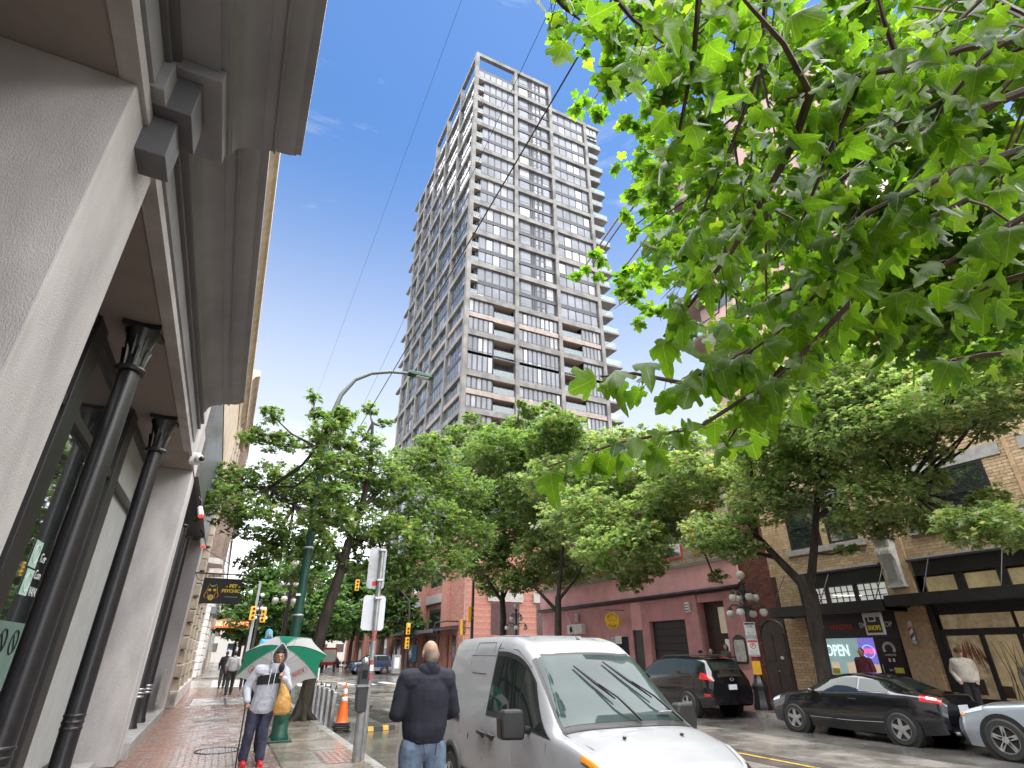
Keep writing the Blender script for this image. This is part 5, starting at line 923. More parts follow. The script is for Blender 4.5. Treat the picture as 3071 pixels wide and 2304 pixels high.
# ---- overhanging maple close to the camera
nm = thing('overhanging_maple', 'big-leaved maple boughs hanging into the picture from the upper right', 'tree', (2.9, -1.4, SW), world=True)
part('trunk', G().tube([(2.9, -1.4, SW), (2.9, -1.4, 2.0), (3.0, -1.2, 4.0), (3.1, -.8, 6.5), (3.4, .5, 9)], [.28, .24, .2, .16, .06], 12), M_BARK, nm, True)
tg = G(); cen = []; rot = []; siz = []
big = 23
for bi, pl in enumerate(TWIGS):
    P_ = [Vector(p) for p in pl]; n = len(P_); r0 = .011 if bi in (5, 8) else .019 if bi in (0, 2, 4, 7) else (.013 if bi < big else .006)
    tb_ = part('bough', G().tube(P_, [r0 * (1 - .7 * i / (n - 1)) for i in range(n)], 6), M_TWG, nm, True)
    L_ = sum((P_[i + 1] - P_[i]).length for i in range(n - 1)); nn = max(3, int(L_ / (.05 if bi < big else .055)))
    for k in range(nn + 1):
        s_ = (k + .5) / (nn + 1) * L_
        if bi in (0, 4) and s_ < .25 * L_: continue
        i = 0
        while i < n - 2 and s_ > (P_[i + 1] - P_[i]).length: s_ -= (P_[i + 1] - P_[i]).length; i += 1
        d = (P_[i + 1] - P_[i]); p = P_[i] + d * min(1, s_ / max(d.length, 1e-4)); d.normalize(); side = d.cross(Vector((0, 0, 1)))
        side = side.normalized() if side.length > .1 else Vector((1, 0, 0))
        for sg in (-1, 1):
            if rnd.random() < .2: continue
            pd = (side * sg * rnd.uniform(.5, 1) + d * rnd.uniform(.1, .7) + Vector((rnd.uniform(-.4, .4), rnd.uniform(-.4, .4), rnd.uniform(-.75, .05)))).normalized(); e = p + pd * rnd.uniform(.035, .085)
            tg.tube([p, p.lerp(e, .5) + Vector((0, 0, .006)), e], .0016, 3, False)
            nrm = Vector((rnd.gauss(0, .55), rnd.gauss(0, .55), 1)).normalized(); y_ = (pd + Vector((0, 0, -.5))).normalized(); x_ = y_.cross(nrm).normalized(); z_ = x_.cross(y_)
            cen.append(e); rot.append(np.array([x_, y_, z_]).T); siz.append(rnd.choice((.055, .07, .085, .095, .105, .12)))
mains = [Vector(p) for pl in TWIGS[:big] for p in pl]
for bi, pl in enumerate(TWIGS):
    p0 = Vector(pl[0])
    if bi >= big:
        q = min(mains, key=lambda v: (v - p0).length); tg.tube([p0, p0.lerp(q, .5) + Vector((0, 0, .03)), q], [.005, .006, .007], 5)
for bi in (0, 4, 6, 7, 13, 14, 15, 20, 11, 16):
    p0 = Vector(TWIGS[bi][0]); q = Vector((3.02, -1.15, max(2.6, p0.z - .5))); part('limb', G().tube([p0, p0.lerp(q, .5) + Vector((0, 0, .12)), q], [.02, .032, .05], 7), M_BARK, nm, True)
part('petioles', tg, M_TWG, nm, kind='stuff')
cen = np.array([tuple(c) for c in cen]); rot = np.array(rot); siz = np.array(siz); cam_p = np.array([0, 0, 1.8])
order = np.argsort(np.linalg.norm(cen - cam_p, axis=1) / siz)
lm = []
for k in range(6):
    pts, tri = leaf_arrays(O_NEAR, fold=(.45, -.3, .2, .6, -.5, .1)[k], droop=(.8, .3, 1.1, .15, .6, 1.4)[k]); pts[:, 0] *= (1, .9, 1.08, .96, 1.05, .88)[k]; lm.append(fast_mesh('leaf', pts, tri, M_LFN, pts[:, :2])); lm[-1].shade_smooth()
for i in order[:290]:
    o = bpy.data.objects.new('leaf', lm[rnd.randrange(6)]); link(o, nm); o.matrix_basis = Matrix.Translation(Vector(cen[i])) @ Matrix(rot[i].tolist()).to_4x4() @ Matrix.Scale(float(siz[i]), 4)
rest_ = order[290:]
if len(rest_): part('leaves', leaves_mesh('leaves', cen[rest_], rot[rest_], siz[rest_], O_NEAR, M_LFN, fold=.35, droop=.7), None, nm, kind='stuff')
P_ = spray_points(CLM, 560, rs); n = len(P_)
part('outer_crown', leaves_mesh('outer_crown', P_, rotm(n, .75, rs), .13 * rs.uniform(.6, 1.2, n), O_NEAR, M_LFN, droop=.45), None, nm, kind='stuff')
bg_ = G()
for i, (x, y, z, r) in enumerate(CLM):
    q = Vector((x + rnd.uniform(.3, .9), y - rnd.uniform(.3, .9), z + rnd.uniform(.3, 1))); bg_.tube([q, q.lerp(Vector((x, y, z)), .5), (x, y, z), (x - rnd.uniform(0, r), y + rnd.uniform(-r, r), z - r * .6)], [.02, .014, .01, .003], 5)
part('branches', bg_, M_TWG, nm, kind='stuff')
# fallen leaves on the wet kerb strip and in the gutter
n = 130; P_ = np.stack([rs.uniform(1.35, 3.3, n), rs.uniform(10.8, 22, n), np.zeros(n)], 1); P_[:, 2] = np.where(P_[:, 0] < 2.8, SW + .012, .018)
tag(part('fallen_leaves', leaves_mesh('fallen_leaves', P_, rotm(n, .12, rs), .07 * rs.uniform(.6, 1.3, n), O_MID, M_LF2, droop=.1), None), 'fallen leaves scattered on the kerb strip by the tree', 'fallen leaves', kind='stuff')
# ================= vehicles: lofted bodies with glass, lights and seams laid on the surface
def cr(p0, p1, p2, p3, t): return .5 * (2 * p1 + (p2 - p0) * t + (2 * p0 - 5 * p1 + 4 * p2 - p3) * t * t + (3 * p1 - p0 - 3 * p2 + p3) * t ** 3)
class Loft:
    def __init__(s, rows):
        s.x = np.array([r[0] for r in rows]); s.P = np.array([[(r[1], r[2]), (r[3], r[4]), (r[5], r[6]), (r[7], r[8]), (r[7] * .62, r[9] - (r[9] - r[8]) * .18), (0, r[9])] for r in rows], float)
        s.k = 6
    def sec(s, x):
        xs = s.x; n = len(xs); i = int(np.clip(np.searchsorted(-xs, -x) - 1, 0, n - 2)); t = (x - xs[i]) / (xs[i + 1] - xs[i]); t = min(1, max(0, t))
        a = s.P[max(i - 1, 0)]; b = s.P[i]; c = s.P[i + 1]; d = s.P[min(i + 2, n - 1)]
        lin_ = b + (c - b) * t; q = cr(a, b, c, d, t); return .35 * lin_ + .65 * q
    def pt(s, x, v, side=1):
        S = s.sec(x); v = min(max(v, 0), 5); i = min(int(v), 4); t = v - i; g = lambda j: S[j] if 0 <= j <= 5 else (np.array([-S[4][0], S[4][1]]) if j > 5 else 2 * S[0] - S[1])
        q = cr(g(i - 1), g(i), g(i + 1), g(i + 2), t); l_ = g(i) + (g(i + 1) - g(i)) * t
        w_ = .45 if 1.4 < v < 3.3 else .8
        q = l_ + (q - l_) * w_; return Vector((x, side * q[0], q[1]))
    def nrm(s, x, v, side):
        e = .02; a = s.pt(x + e, v, side) - s.pt(x - e, v, side); b = s.pt(x, min(v + .05, 5), side) - s.pt(x, max(v - .05, 0), side); n = a.cross(b); n = n if n.length > 1e-9 else Vector((0, 0, 1)); n.normalize()
        c = s.pt(x, v, side) - Vector((x, 0, .8)); return n if n.dot(c) > 0 else -n
    def body(s, nx=70, nv=34):
        g = G(); xs = np.concatenate([np.linspace(s.x[i], s.x[i + 1], max(2, int(nx * abs(s.x[i + 1] - s.x[i]) / 4.5) + 2), endpoint=False) for i in range(len(s.x) - 1)] + [[s.x[-1]]]); vs = np.linspace(0, 5, nv)
        P = [[s.pt(x, v, 1) for v in vs] + [s.pt(x, v, -1) for v in vs[::-1][1:]] for x in xs]; g.grid(P)
        for r, fl in ((P[0], 0), (P[-1], 1)): g.add(r, [tuple(range(len(r))) if fl else tuple(range(len(r) - 1, -1, -1))])
        return g
    def patch(s, x0, x1, v0, v1, off=.004, nx=14, nv=8, side=1, full=False):
        f = lambda a, t: a(t) if callable(a) else a; g = G(); P = []
        for i in range(nx + 1):
            t = i / nx; row = []
            vv = [(f(v0, t) + (f(v1, t) - f(v0, t)) * j / nv) for j in range(nv + 1)]
            cand = [(v, 1) for v in vv] + ([(v, -1) for v in vv[::-1][1:]] if full else []) if (side == 1 or full) else [(v, -1) for v in vv]
            for v, sd in cand:
                u = (v - f(v0, t)) / max(1e-6, f(v1, t) - f(v0, t)); x = f(x0, u) + (f(x1, u) - f(x0, u)) * t; row.append(s.pt(x, v, sd) + s.nrm(x, v, sd) * off)
            P.append(row)
        return g.grid(P)
    def seam(s, pts, side=1, r=.004, off=.0): return G().tube([s.pt(x, v, side) + s.nrm(x, v, side) * off for x, v in pts], r, 5)
M_TYRE = mat('tyre_rubber', (.018, .018, .018), .7, var=.2, vs=20, bump=.2, bs=80); M_RIM = mat('alloy_rim', (.52, .52, .53), .28, metal=.85, var=.05); M_WELL = mat('wheel_well', (.008, .008, .008), .9, var=0)
M_CGL = mat('car_glass', (.015, .022, .02), .03, var=.1, mirror=.02, spec=.28); M_PLAS = mat('grey_plastic', (.045, .045, .047), .55, var=.1); M_SEAM = mat('panel_gap', (.012, .012, .013), .8, var=0); M_SEAMV = mat('panel_gap_white', (.06, .06, .065), .8, var=0)
M_TAIL = mat('tail_lamp', (.45, .015, .02), .12, var=.1, coat=1); M_HEAD = mat('head_lamp', (.62, .64, .66), .08, var=.15, vs=20, mirror=.25); M_PLATE = mat('number_plate', (.68, .70, .74), .4, var=.08); M_AMB = mat('amber_lamp_lens', (.75, .28, .02), .15, coat=1)
def wheel(c, par, x, y, r, wd, sp=5, kind=0):
    sd = 1 if y > 0 else -1; well = part('wheel_well', G().lathe([(.02, 0), (r + .075, 0), (r + .075, .24)], (x, y - sd * .02 if False else y, r), 28, axis='Y') if sd < 0 else G().lathe([(r + .075, -.24), (r + .075, 0), (.02, 0)], (x, y, r), 28, axis='Y'), M_WELL, par)
    ty = part('wheel', G().lathe([(r * .62, -wd / 2), (r * .9, -wd / 2), (r * .98, -wd * .38), (r, -wd * .2), (r, wd * .2), (r * .98, wd * .38), (r * .9, wd / 2), (r * .62, wd / 2)], (x, y - sd * .075, r), 32, False, axis='Y'), M_TYRE, par, 30)
    yo = y - sd * .075 + sd * (wd / 2 - .015); rim = part('rim', G().lathe([(r * .70, yo - .02), (r * .70, yo + sd * .012), (r * .63, yo + sd * .016), (r * .60, yo - sd * .02)], (x, 0, r), 32, False, axis='Y'), M_RIM, ty, 40)
    part('rim_back', G().lathe([(.01, yo - sd * .075), (r * .63, yo - sd * .07), (r * .63, yo - sd * .05), (.01, yo - sd * .055)], (x, 0, r), 24, axis='Y'), M_WELL, ty)
    for k in range(sp):
        a = k / sp * 2 * math.pi + .3; sub = (-.09, .09) if kind else (0,)
        for da in sub:
            d = lambda rr, ww, aa: [(x + rr * math.cos(a + aa) - ww * math.sin(a), r + rr * math.sin(a + aa) + ww * math.cos(a)) for ww in (ww, -ww)]
            p1, p2 = d(r * .08, .03 if kind else .042, 0), d(r * .64, .018 if kind else .036, da); q = [p1[0], p2[0], p2[1], p1[1]]
            part('spoke', G().prism(q, lambda u, v, t: (u, t, v), yo - .02, yo + .006), M_RIM, rim, bevel=.004)
    part('hub_cap', G().lathe([(.06, yo - .01), (.06, yo + sd * .012), (.02, yo + sd * .018)], (x, 0, r), 16, axis='Y'), M_RIM, rim, 40)
def vehicle(name, label, loc, rz, rows, paint, wheels, r, wd=.2, sp=5, kind=0, cat='car', group=None, scale=1):
    far_ = loc[1] > 40
    t = thing(name, label, cat, loc, rz, group); t.scale = (scale,) * 3; lf = Loft(rows); part('body', lf.body(24, 20) if far_ else lf.body(), paint, t, 50)
    for x in wheels:
        for sd in (1, -1): wheel(None, t, x, sd * (lf.pt(x, .75, 1).y + .012), r, wd, sp, kind)
    return t, lf
def glass(lf, t, items, m=None):
    for nm, x0, x1, v0, v1, full in items:
        if full: part(nm, lf.patch(x0, x1, v0, v1, .005, 16, 8, full=True), m or M_CGL, t, True)
        else:
            for sd in (1, -1): part(nm, lf.patch(x0, x1, v0, v1, .005, 14, 6, sd), m or M_CGL, t, True)
# ---- white high-roof van
M_VAN = mat('van_white', (.35, .36, .385), .35, var=.03, coat=.6, spec=.5); M_VGL = mat('windshield_glass', (.035, .06, .058), .03, var=.15, vs=2, mirror=.012, spec=.22)
rows = [(2.29, .52, .26, .60, .5, .56, .72, .46, .80, .82), (2.17, .72, .24, .80, .56, .72, .86, .60, .92, .95), (1.9, .80, .22, .87, .58, .79, .97, .67, 1.03, 1.06), (1.55, .83, .22, .89, .6, .82, 1.03, .71, 1.10, 1.13), (1.32, .84, .22, .90, .62, .84, 1.06, .735, 1.14, 1.175), (.92, .85, .22, .90, .62, .86, 1.08, .70, 1.44, 1.49), (.56, .85, .22, .90, .62, .865, 1.09, .67, 1.72, 1.80), (.3, .855, .22, .90, .62, .87, 1.10, .665, 1.84, 1.925), (-.05, .86, .22, .90, .62, .87, 1.10, .675, 1.90, 1.985), (-1., .86, .22, .90, .62, .87, 1.10, .68, 1.915, 2.01), (-2.05, .86, .22, .895, .62, .865, 1.10, .675, 1.905, 1.995), (-2.22, .85, .24, .88, .62, .84, 1.10, .65, 1.84, 1.93), (-2.29, .80, .28, .84, .62, .79, 1.10, .60, 1.74, 1.80)]
van, lf = vehicle('delivery_van', 'white high-roof delivery van parked facing the camera', (3.84, 6.51, 0), -1.619, rows, M_VAN, (1.42, -1.49), .325, .2, 5, cat='van')
part('windshield', lf.patch(1.30, .59, 3.14, 5, .006, 18, 9, full=True), M_VGL, van, True)
bd = lf.patch(1.335, .555, 3.02, 5, .0035, 18, 9, full=True); part('windshield_surround', bd, M_BLK2, van, True)
for sd in (1, -1):
    part('door_window', lf.patch(-.32, .48, 2.12, 2.80, .006, 12, 6, sd), M_CGL, van, True); part('quarter_window', lf.patch(.51, lambda u: 1.22 - .50 * u, 2.12, 2.80, .006, 10, 6, sd), M_CGL, van, True)
    part('window_surround', lf.patch(-.36, lambda u: 1.30 - .54 * u, 2.05, 2.87, .0035, 14, 6, sd), M_BLK2, van, True)
    part('rub_strip', lf.patch(1.0, -1.1, .55, .82, .012, 20, 3, sd), M_PLAS, van); part('sill_moulding', lf.patch(1.0, -1.1, .0, .16, .01, 20, 3, sd), M_PLAS, van)
    for px_ in (1.42, -1.49): part('arch_flare', G().tube([(px_ + .42 * math.cos(a * .2), sd * (lf.pt(px_, .8).y + .004), .325 + .42 * math.sin(a * .2)) for a in range(-2, 18)], .038, 8), M_PLAS, van, True)
    for k, x in enumerate((-.12, -.40)):
        p = lf.pt(x, 1.72, sd); h = part('door_handle', G().tube([p + Vector((.10, sd * .012, 0)), p + Vector((.05, sd * .045, .012)), p + Vector((-.05, sd * .045, .012)), p + Vector((-.10, sd * .012, 0))], [.016, .022, .022, .016], 8), M_BLK2, van, True); part('handle_cup', G().sph((p.x, p.y, p.z - .012), (.085, .012, .04), 14, 8), M_PLAS, h, True)
    for pts in ([(-.36, .1), (-.37, 1.2), (-.37, 2.9), (-.33, 3.0)], [(1.18, .2), (1.2, 1.0), (1.22, 1.9), (1.12, 2.3)], [(-.36, 2.92), (.2, 2.95), (.6, 2.92)], [(-1.24, .6), (-1.25, 1.6), (-1.25, 2.7)], [(-.28, 2.80), (-1.2, 2.80), (-2.15, 2.78)], [(.05, 3.0), (.1, 4.0), (.1, 5.0)], [(-1.3, 1.8), (-2.1, 1.78)]): part('panel_seam', lf.seam(pts, sd, .0035), M_SEAMV, van)
    part('panel_ridge', lf.seam([(-.6, 2.55), (-1.12, 2.55)], sd, .006), M_SEAMV, van); part('panel_ridge', lf.seam([(-.5, 2.86), (-.5, 3.03), (-1.15, 3.03), (-1.17, 2.86)], sd, .004), M_SEAMV, van)
    part('slide_rail', lf.patch(-1.3, -2.1, 1.82, 1.93, .006, 10, 2, sd), M_BLK2, van)
    mb = lf.pt(.86, 2.05, sd); part('mirror_arm', G().tube([mb, mb + Vector((.02, sd * .10, .02))], .035, 8), M_BLK2, van); mr = part('wing_mirror', G().prism([(-.13, -.12), (.11, -.13), (.13, -.02), (.10, .13), (-.10, .13), (-.14, .05)], lambda a, b, q: (mb.x + q, mb.y + sd * .20 + a, mb.z + .06 + b), -.06, .09), M_BLK2, van, bevel=.025)
    part('headlight', lf.patch(2.2, 1.88, 2.1, 2.95, .006, 8, 6, sd), M_HEAD, van, True); part('indicator', lf.patch(2.08, 1.80, 1.95, 2.25, .011, 8, 4, sd), M_AMB, van, True)
    p = lf.pt(-.9, 1.55, sd); part('lock_badge', G().sph((p.x, p.y, p.z), (.014, .008, .035), 8, 6), M_BLK2, van); p = lf.pt(.98, 1.25, sd); part('side_repeater', G().box(p.x - .03, p.x + .03, p.y - .006, p.y + .008 * sd, p.z - .03, p.z + .03), M_BLK2, van)
part('grille', lf.patch(2.26, 2.12, 1.3, 2.6, .008, 6, 8, full=False), M_BLK2, van)
for k in range(7): part('roof_rib', G().tube([(-.15, -.36 + k * .12, lf.pt(-.15, 5).z - .002), (-1.0, -.36 + k * .12, lf.pt(-1, 5).z - .002), (-2.05, -.36 + k * .12, lf.pt(-2.05, 5).z - .006)], .008, 6), M_VAN, van, True)
part('antenna', G().tube([(.18, .12, 1.95), (-.02, .14, 2.13), (-.16, .16, 2.28)], [.006, .004, .002], 6).lathe([(.03, 0), (.022, .02), (.008, .03)], (.2, .12, 1.93), 10), M_BLK2, van)
part('hood_seam', lf.seam([(2.12, 2.9), (1.8, 3.0), (1.45, 2.95), (1.34, 3.0)], 1, .0035).add([], []), M_SEAMV, van); part('hood_seam', lf.seam([(2.12, 2.9), (1.8, 3.0), (1.45, 2.95), (1.34, 3.0)], -1, .0035), M_SEAMV, van)
for y in (-.30, .34): part('washer_nozzle', G().sph((1.72, y, lf.pt(1.72, 5 - abs(y)).z + .012), (.025, .018, .012), 8, 6), M_BLK2, van)
part('cowl', lf.patch(1.40, 1.31, 3.05, 5, .008, 4, 9, full=True), M_BLK2, van, True)
def on_ws(x, y):
    best = min((abs(lf.pt(x, v, 1 if y > 0 else -1).y - y), v) for v in np.linspace(3, 5, 41)); return lf.pt(x, best[1], 1 if y > 0 else -1) + lf.nrm(x, best[1], 1 if y > 0 else -1) * .03
for x0, y0, x1, y1 in ((1.33, .16, .74, -.26), (1.33, .66, .70, .14)):
    a, b = on_ws(x0, y0), on_ws(x1, y1); w_ = part('wiper_arm', G().tube([a, a.lerp(b, .35) + Vector((.02, 0, .03)), a.lerp(b, .62) + Vector((.01, 0, .015))], [.014, .010, .008], 6), M_BLK2, van)
    part('wiper_blade', G().tube([a.lerp(b, .38) + (on_ws(x0 - .2, y0 - .10) - a.lerp(b, .38)) * .12, a.lerp(b, .66), b], [.007, .016, .008], 6), M_BLK2, w_)
part('dash_paper', G().obox(on_ws(1.22, .5) - Vector((0, 0, .03)), (.12, .16, .004), (0, -35, 0)), M_PLATE, van)
part('rear_plate', G().box(-2.31, -2.29, -.25, .25, .6, .75), M_PLATE, van)
# ---- black coupe
M_BLKP = mat('black_car_paint', (.006, .006, .008), .12, var=0, coat=1, spec=.5)
rows = [(2.22, .46, .27, .56, .45, .52, .57, .40, .62, .63), (2.06, .68, .21, .76, .5, .69, .69, .52, .75, .77), (1.6, .78, .18, .855, .53, .78, .82, .62, .88, .90), (1.0, .80, .18, .875, .55, .81, .89, .67, .955, .975), (.5, .81, .18, .875, .55, .82, .915, .60, 1.17, 1.195), (.05, .81, .18, .875, .55, .82, .925, .565, 1.295, 1.33), (-.4, .81, .18, .875, .55, .82, .935, .56, 1.315, 1.36), (-1.0, .81, .19, .875, .56, .82, .95, .555, 1.235, 1.275), (-1.55, .80, .21, .865, .57, .80, .965, .60, 1.045, 1.075), (-1.95, .75, .25, .825, .58, .75, .935, .60, .985, 1.0), (-2.14, .68, .28, .76, .57, .67, .90, .56, .95, .965), (-2.22, .58, .32, .66, .55, .58, .80, .48, .86, .87)]
cp, lf = vehicle('coupe', 'black two-door coupe parked in front of the vape shop', (14.5, 10.15, 0), math.pi / 2 + .02, rows, M_BLKP, (1.33, -1.32), .315, .205, 5, group='cars parked along the right kerb')
glass(lf, cp, [('windshield', .98, .12, 3.12, 5, True), ('rear_window', -.98, -1.58, 3.12, 5, True), ('door_window', .72, -.42, 2.12, 2.86, False), ('quarter_window', -.47, -1.15, 2.14, 2.84, False)])
for sd in (1, -1):
    part('tail_light', lf.patch(-1.80, -2.16, 1.75, 2.35, .006, 10, 5, sd), M_TAIL, cp, True); part('tail_light_lens', lf.patch(-1.93, -2.10, 1.9, 2.2, .009, 6, 4, sd), M_HEAD, cp, True); part('headlight', lf.patch(2.12, 1.78, 1.75, 2.4, .006, 10, 5, sd), M_HEAD, cp, True)
    for pts in ([(.95, .3), (.98, 1.2), (.92, 2.0)], [(-.42, .3), (-.47, 1.2), (-.45, 2.0)]): part('door_seam', lf.seam(pts, sd, .003), M_SEAM, cp)
    part('belt_trim', lf.seam([(.85, 2.05), (-.4, 2.06), (-1.2, 2.08)], sd, .008), M_BLK2, cp); part('side_crease', lf.seam([(1.0, .55), (-.2, .55), (-.95, .6)], sd, .006), M_BLKP, cp)
    p = lf.pt(-.3, 1.72, sd); part('door_handle', G().box(p.x - .09, p.x + .09, p.y - .01, p.y + .022 * sd, p.z - .015, p.z + .015), M_BLKP, cp, bevel=.006)
    p = lf.pt(.68, 2.1, sd); part('wing_mirror', G().sph((p.x, p.y + sd * .12, p.z + .03), (.07, .12, .075), 14, 10), M_BLKP, cp, True)
part('number_plate', G().box(-2.225, -2.19, -.18, .18, .64, .80), M_PLATE, cp, bevel=.004); part('trunk_lip', G().tube([(-2.1, -.55, .985), (-2.13, 0, 1.0), (-2.1, .55, .985)], .012, 6), M_BLKP, cp, True); part('exhaust_tip', G().cyl((-2.2, .5, .3), (-2.28, .5, .3), .035, .035, 12), M_STEEL, cp)
text('badge', 'H', .07, M_RIM, (-2.135, 0, .92), (90, 0, -90), cp, .004)
# ---- black sport utility vehicle
rows = [(2.33, .55, .32, .66, .55, .6, .78, .48, .84, .86), (2.15, .74, .28, .84, .6, .76, .92, .6, .97, 1.0), (1.6, .84, .26, .93, .65, .85, 1.02, .68, 1.08, 1.1), (1.15, .86, .26, .945, .68, .87, 1.06, .73, 1.13, 1.16), (.6, .87, .26, .945, .68, .88, 1.08, .69, 1.46, 1.50), (.2, .87, .26, .945, .68, .88, 1.09, .66, 1.60, 1.65), (-.6, .87, .26, .945, .68, .88, 1.10, .655, 1.655, 1.71), (-1.6, .87, .27, .94, .7, .87, 1.12, .65, 1.63, 1.69), (-2.0, .85, .3, .92, .7, .84, 1.12, .64, 1.55, 1.62), (-2.2, .82, .33, .89, .7, .80, 1.10, .63, 1.30, 1.36), (-2.33, .76, .38, .82, .68, .73, 1.02, .60, 1.10, 1.14)]
sf, lf = vehicle('sport_utility', 'black sport utility vehicle parked in front of the pink building', (14.5, 16.65, 0), math.pi / 2, rows, M_BLKP, (1.38, -1.32), .36, .23, 5, group='cars parked along the right kerb')
glass(lf, sf, [('windshield', 1.12, .28, 3.12, 5, True), ('rear_window', -2.0, -2.22, 3.1, 5, True), ('door_window', .85, .0, 2.12, 2.86, False), ('door_window', -.06, -.98, 2.12, 2.86, False), ('quarter_window', -1.04, -1.75, 2.14, 2.84, False)])
for sd in (1, -1):
    part('tail_light', lf.patch(-1.86, -2.27, 1.85, 2.25, .006, 10, 5, sd), M_TAIL, sf, True); part('bumper_reflector', lf.patch(-2.05, -2.26, .75, .95, .006, 6, 3, sd), M_TAIL, sf); part('headlight', lf.patch(2.2, 1.8, 1.8, 2.4, .006, 8, 5, sd), M_HEAD, sf, True)
    for pts in ([(.92, .3), (.95, 1.2), (.92, 2.0)], [(-.02, .3), (-.03, 2.0)], [(-1.0, .8), (-1.02, 2.0)]): part('door_seam', lf.seam(pts, sd, .003), M_SEAM, sf)
    for x in (.15, -.85): p = lf.pt(x, 1.65, sd); part('door_handle', G().box(p.x - .1, p.x + .1, p.y - .01, p.y + .025 * sd, p.z - .016, p.z + .016), M_BLKP, sf, bevel=.006)
    p = lf.pt(.85, 2.1, sd); part('wing_mirror', G().sph((p.x, p.y + sd * .13, p.z + .06), (.08, .13, .1), 14, 10), M_BLKP, sf, True); part('roof_rail', G().tube([lf.pt(.1, 3.4, sd), lf.pt(0, 3.4, sd) + Vector((0, 0, .05)), lf.pt(-1.5, 3.4, sd) + Vector((0, 0, .05)), lf.pt(-1.7, 3.4, sd)], .016, 6), M_PLAS, sf, True)
part('number_plate', G().box(-2.36, -2.31, -.16, .16, .78, .92), M_PLATE, sf, bevel=.004); part('badge', G().tube([(-2.345, .07 * math.cos(a * .4), 1.06 + .035 * math.sin(a * .4)) for a in range(17)], .008, 5), M_RIM, sf, True); part('spoiler', G().box(-2.12, -1.9, -.58, .58, 1.655, 1.69), M_BLKP, sf, bevel=.012); part('brake_light', G().box(-2.128, -2.12, -.16, .16, 1.66, 1.682), M_TAIL, sf)
# ---- silver sedan cut by the right edge
M_SILV = mat('silver_car_paint', (.40, .44, .50), .22, metal=.55, var=.03, coat=1)
rows = [(2.38, .55, .22, .66, .42, .6, .6, .45, .66, .67), (2.2, .76, .18, .84, .48, .76, .73, .55, .78, .80), (1.7, .84, .17, .90, .52, .83, .86, .63, .91, .935), (1.0, .86, .17, .91, .55, .85, .92, .68, .99, 1.01), (.4, .86, .17, .91, .55, .86, .94, .62, 1.27, 1.3), (-.3, .86, .17, .91, .55, .86, .95, .6, 1.38, 1.43), (-1.1, .86, .18, .91, .56, .85, .97, .6, 1.3, 1.34), (-1.7, .84, .2, .89, .57, .82, .98, .62, 1.06, 1.1), (-2.2, .76, .25, .82, .57, .74, .92, .58, .98, 1.0), (-2.36, .62, .3, .7, .55, .62, .82, .5, .88, .9)]
bz, lf = vehicle('sedan', 'silver blue sedan cut off by the right edge of the picture', (14.42, 5.3, 0), math.pi / 2, rows, M_SILV, (1.5, -1.35), .345, .22, 5, 1, group='cars parked along the right kerb')
glass(lf, bz, [('windshield', .98, .15, 3.12, 5, True), ('rear_window', -1.1, -1.65, 3.12, 5, True), ('door_window', .7, -.3, 2.12, 2.86, False), ('door_window', -.36, -1.2, 2.12, 2.86, False)])
for sd in (1, -1):
    part('headlight', lf.patch(2.28, 1.78, 1.85, 2.45, .006, 10, 5, sd), M_HEAD, bz, True); part('indicator', lf.patch(2.25, 2.12, 1.75, 1.9, .008, 6, 3, sd), M_AMB, bz, True); part('tail_light', lf.patch(-1.95, -2.3, 1.7, 2.3, .006, 8, 5, sd), M_TAIL, bz, True)
    p = lf.pt(.75, 2.1, sd); part('wing_mirror', G().sph((p.x, p.y + sd * .12, p.z + .03), (.07, .12, .075), 14, 10), M_SILV, bz, True)
    for pts in ([(.95, .3), (.98, 1.2), (.92, 2.0)], [(-.3, .3), (-.3, 2.0)]): part('door_seam', lf.seam(pts, sd, .003), M_SEAM, bz)
part('grille', G().box(2.36, 2.395, -.4, .4, .36, .6), M_BLK2, bz, bevel=.02)
# ---- two-tone small 4x4 at the crossing, a dark pickup beyond
M_NAVY = mat('navy_car_paint', (.02, .035, .075), .2, coat=1, var=.05)
rows = [(1.88, .6, .35, .7, .6, .62, .8, .5, .88, .9), (1.7, .74, .32, .82, .62, .76, .95, .6, 1.0, 1.02), (1.0, .78, .3, .85, .65, .8, 1.03, .66, 1.09, 1.12), (.55, .79, .3, .85, .65, .8, 1.06, .62, 1.45, 1.5), (.2, .79, .3, .85, .65, .8, 1.07, .6, 1.58, 1.63), (-1.2, .79, .3, .85, .65, .8, 1.08, .6, 1.6, 1.65), (-1.7, .78, .33, .83, .66, .78, 1.08, .58, 1.52, 1.58), (-1.86, .74, .4, .8, .66, .74, 1.05, .56, 1.2, 1.25)]
rv, lf = vehicle('small_suv', 'navy and silver compact SUV with a rear spare wheel crossing the intersection', (13.1, 57.6, 0), math.pi + .08, rows, M_NAVY, (1.15, -1.1), .34, .22, 5)
glass(lf, rv, [('windshield', .98, .25, 3.12, 5, True), ('rear_window', -1.72, -1.83, 3.1, 5, True), ('door_window', .7, -.2, 2.12, 2.86, False), ('quarter_window', -.3, -1.5, 2.12, 2.86, False)])
for sd in (1, -1):
    part('side_cladding', lf.patch(1.7, -1.8, .0, .85, .012, 20, 4, sd), M_SILV, rv); part('tail_light', lf.patch(-1.72, -1.85, 1.7, 2.2, .008, 5, 4, sd), M_TAIL, rv)
    wx = lf.pt(1.15, .75).y + .03
part('spare_wheel', G().lathe([(.1, -2.06), (.28, -2.06), (.33, -2.0), (.33, -1.9), (.28, -1.86)], (0, 0, .95), 24, axis='X'), M_TYRE, rv, 40); part('spare_cover', G().lathe([(.01, -2.09), (.2, -2.075), (.2, -2.05)], (0, 0, .95), 20, axis='X'), M_SILV, rv, 40)
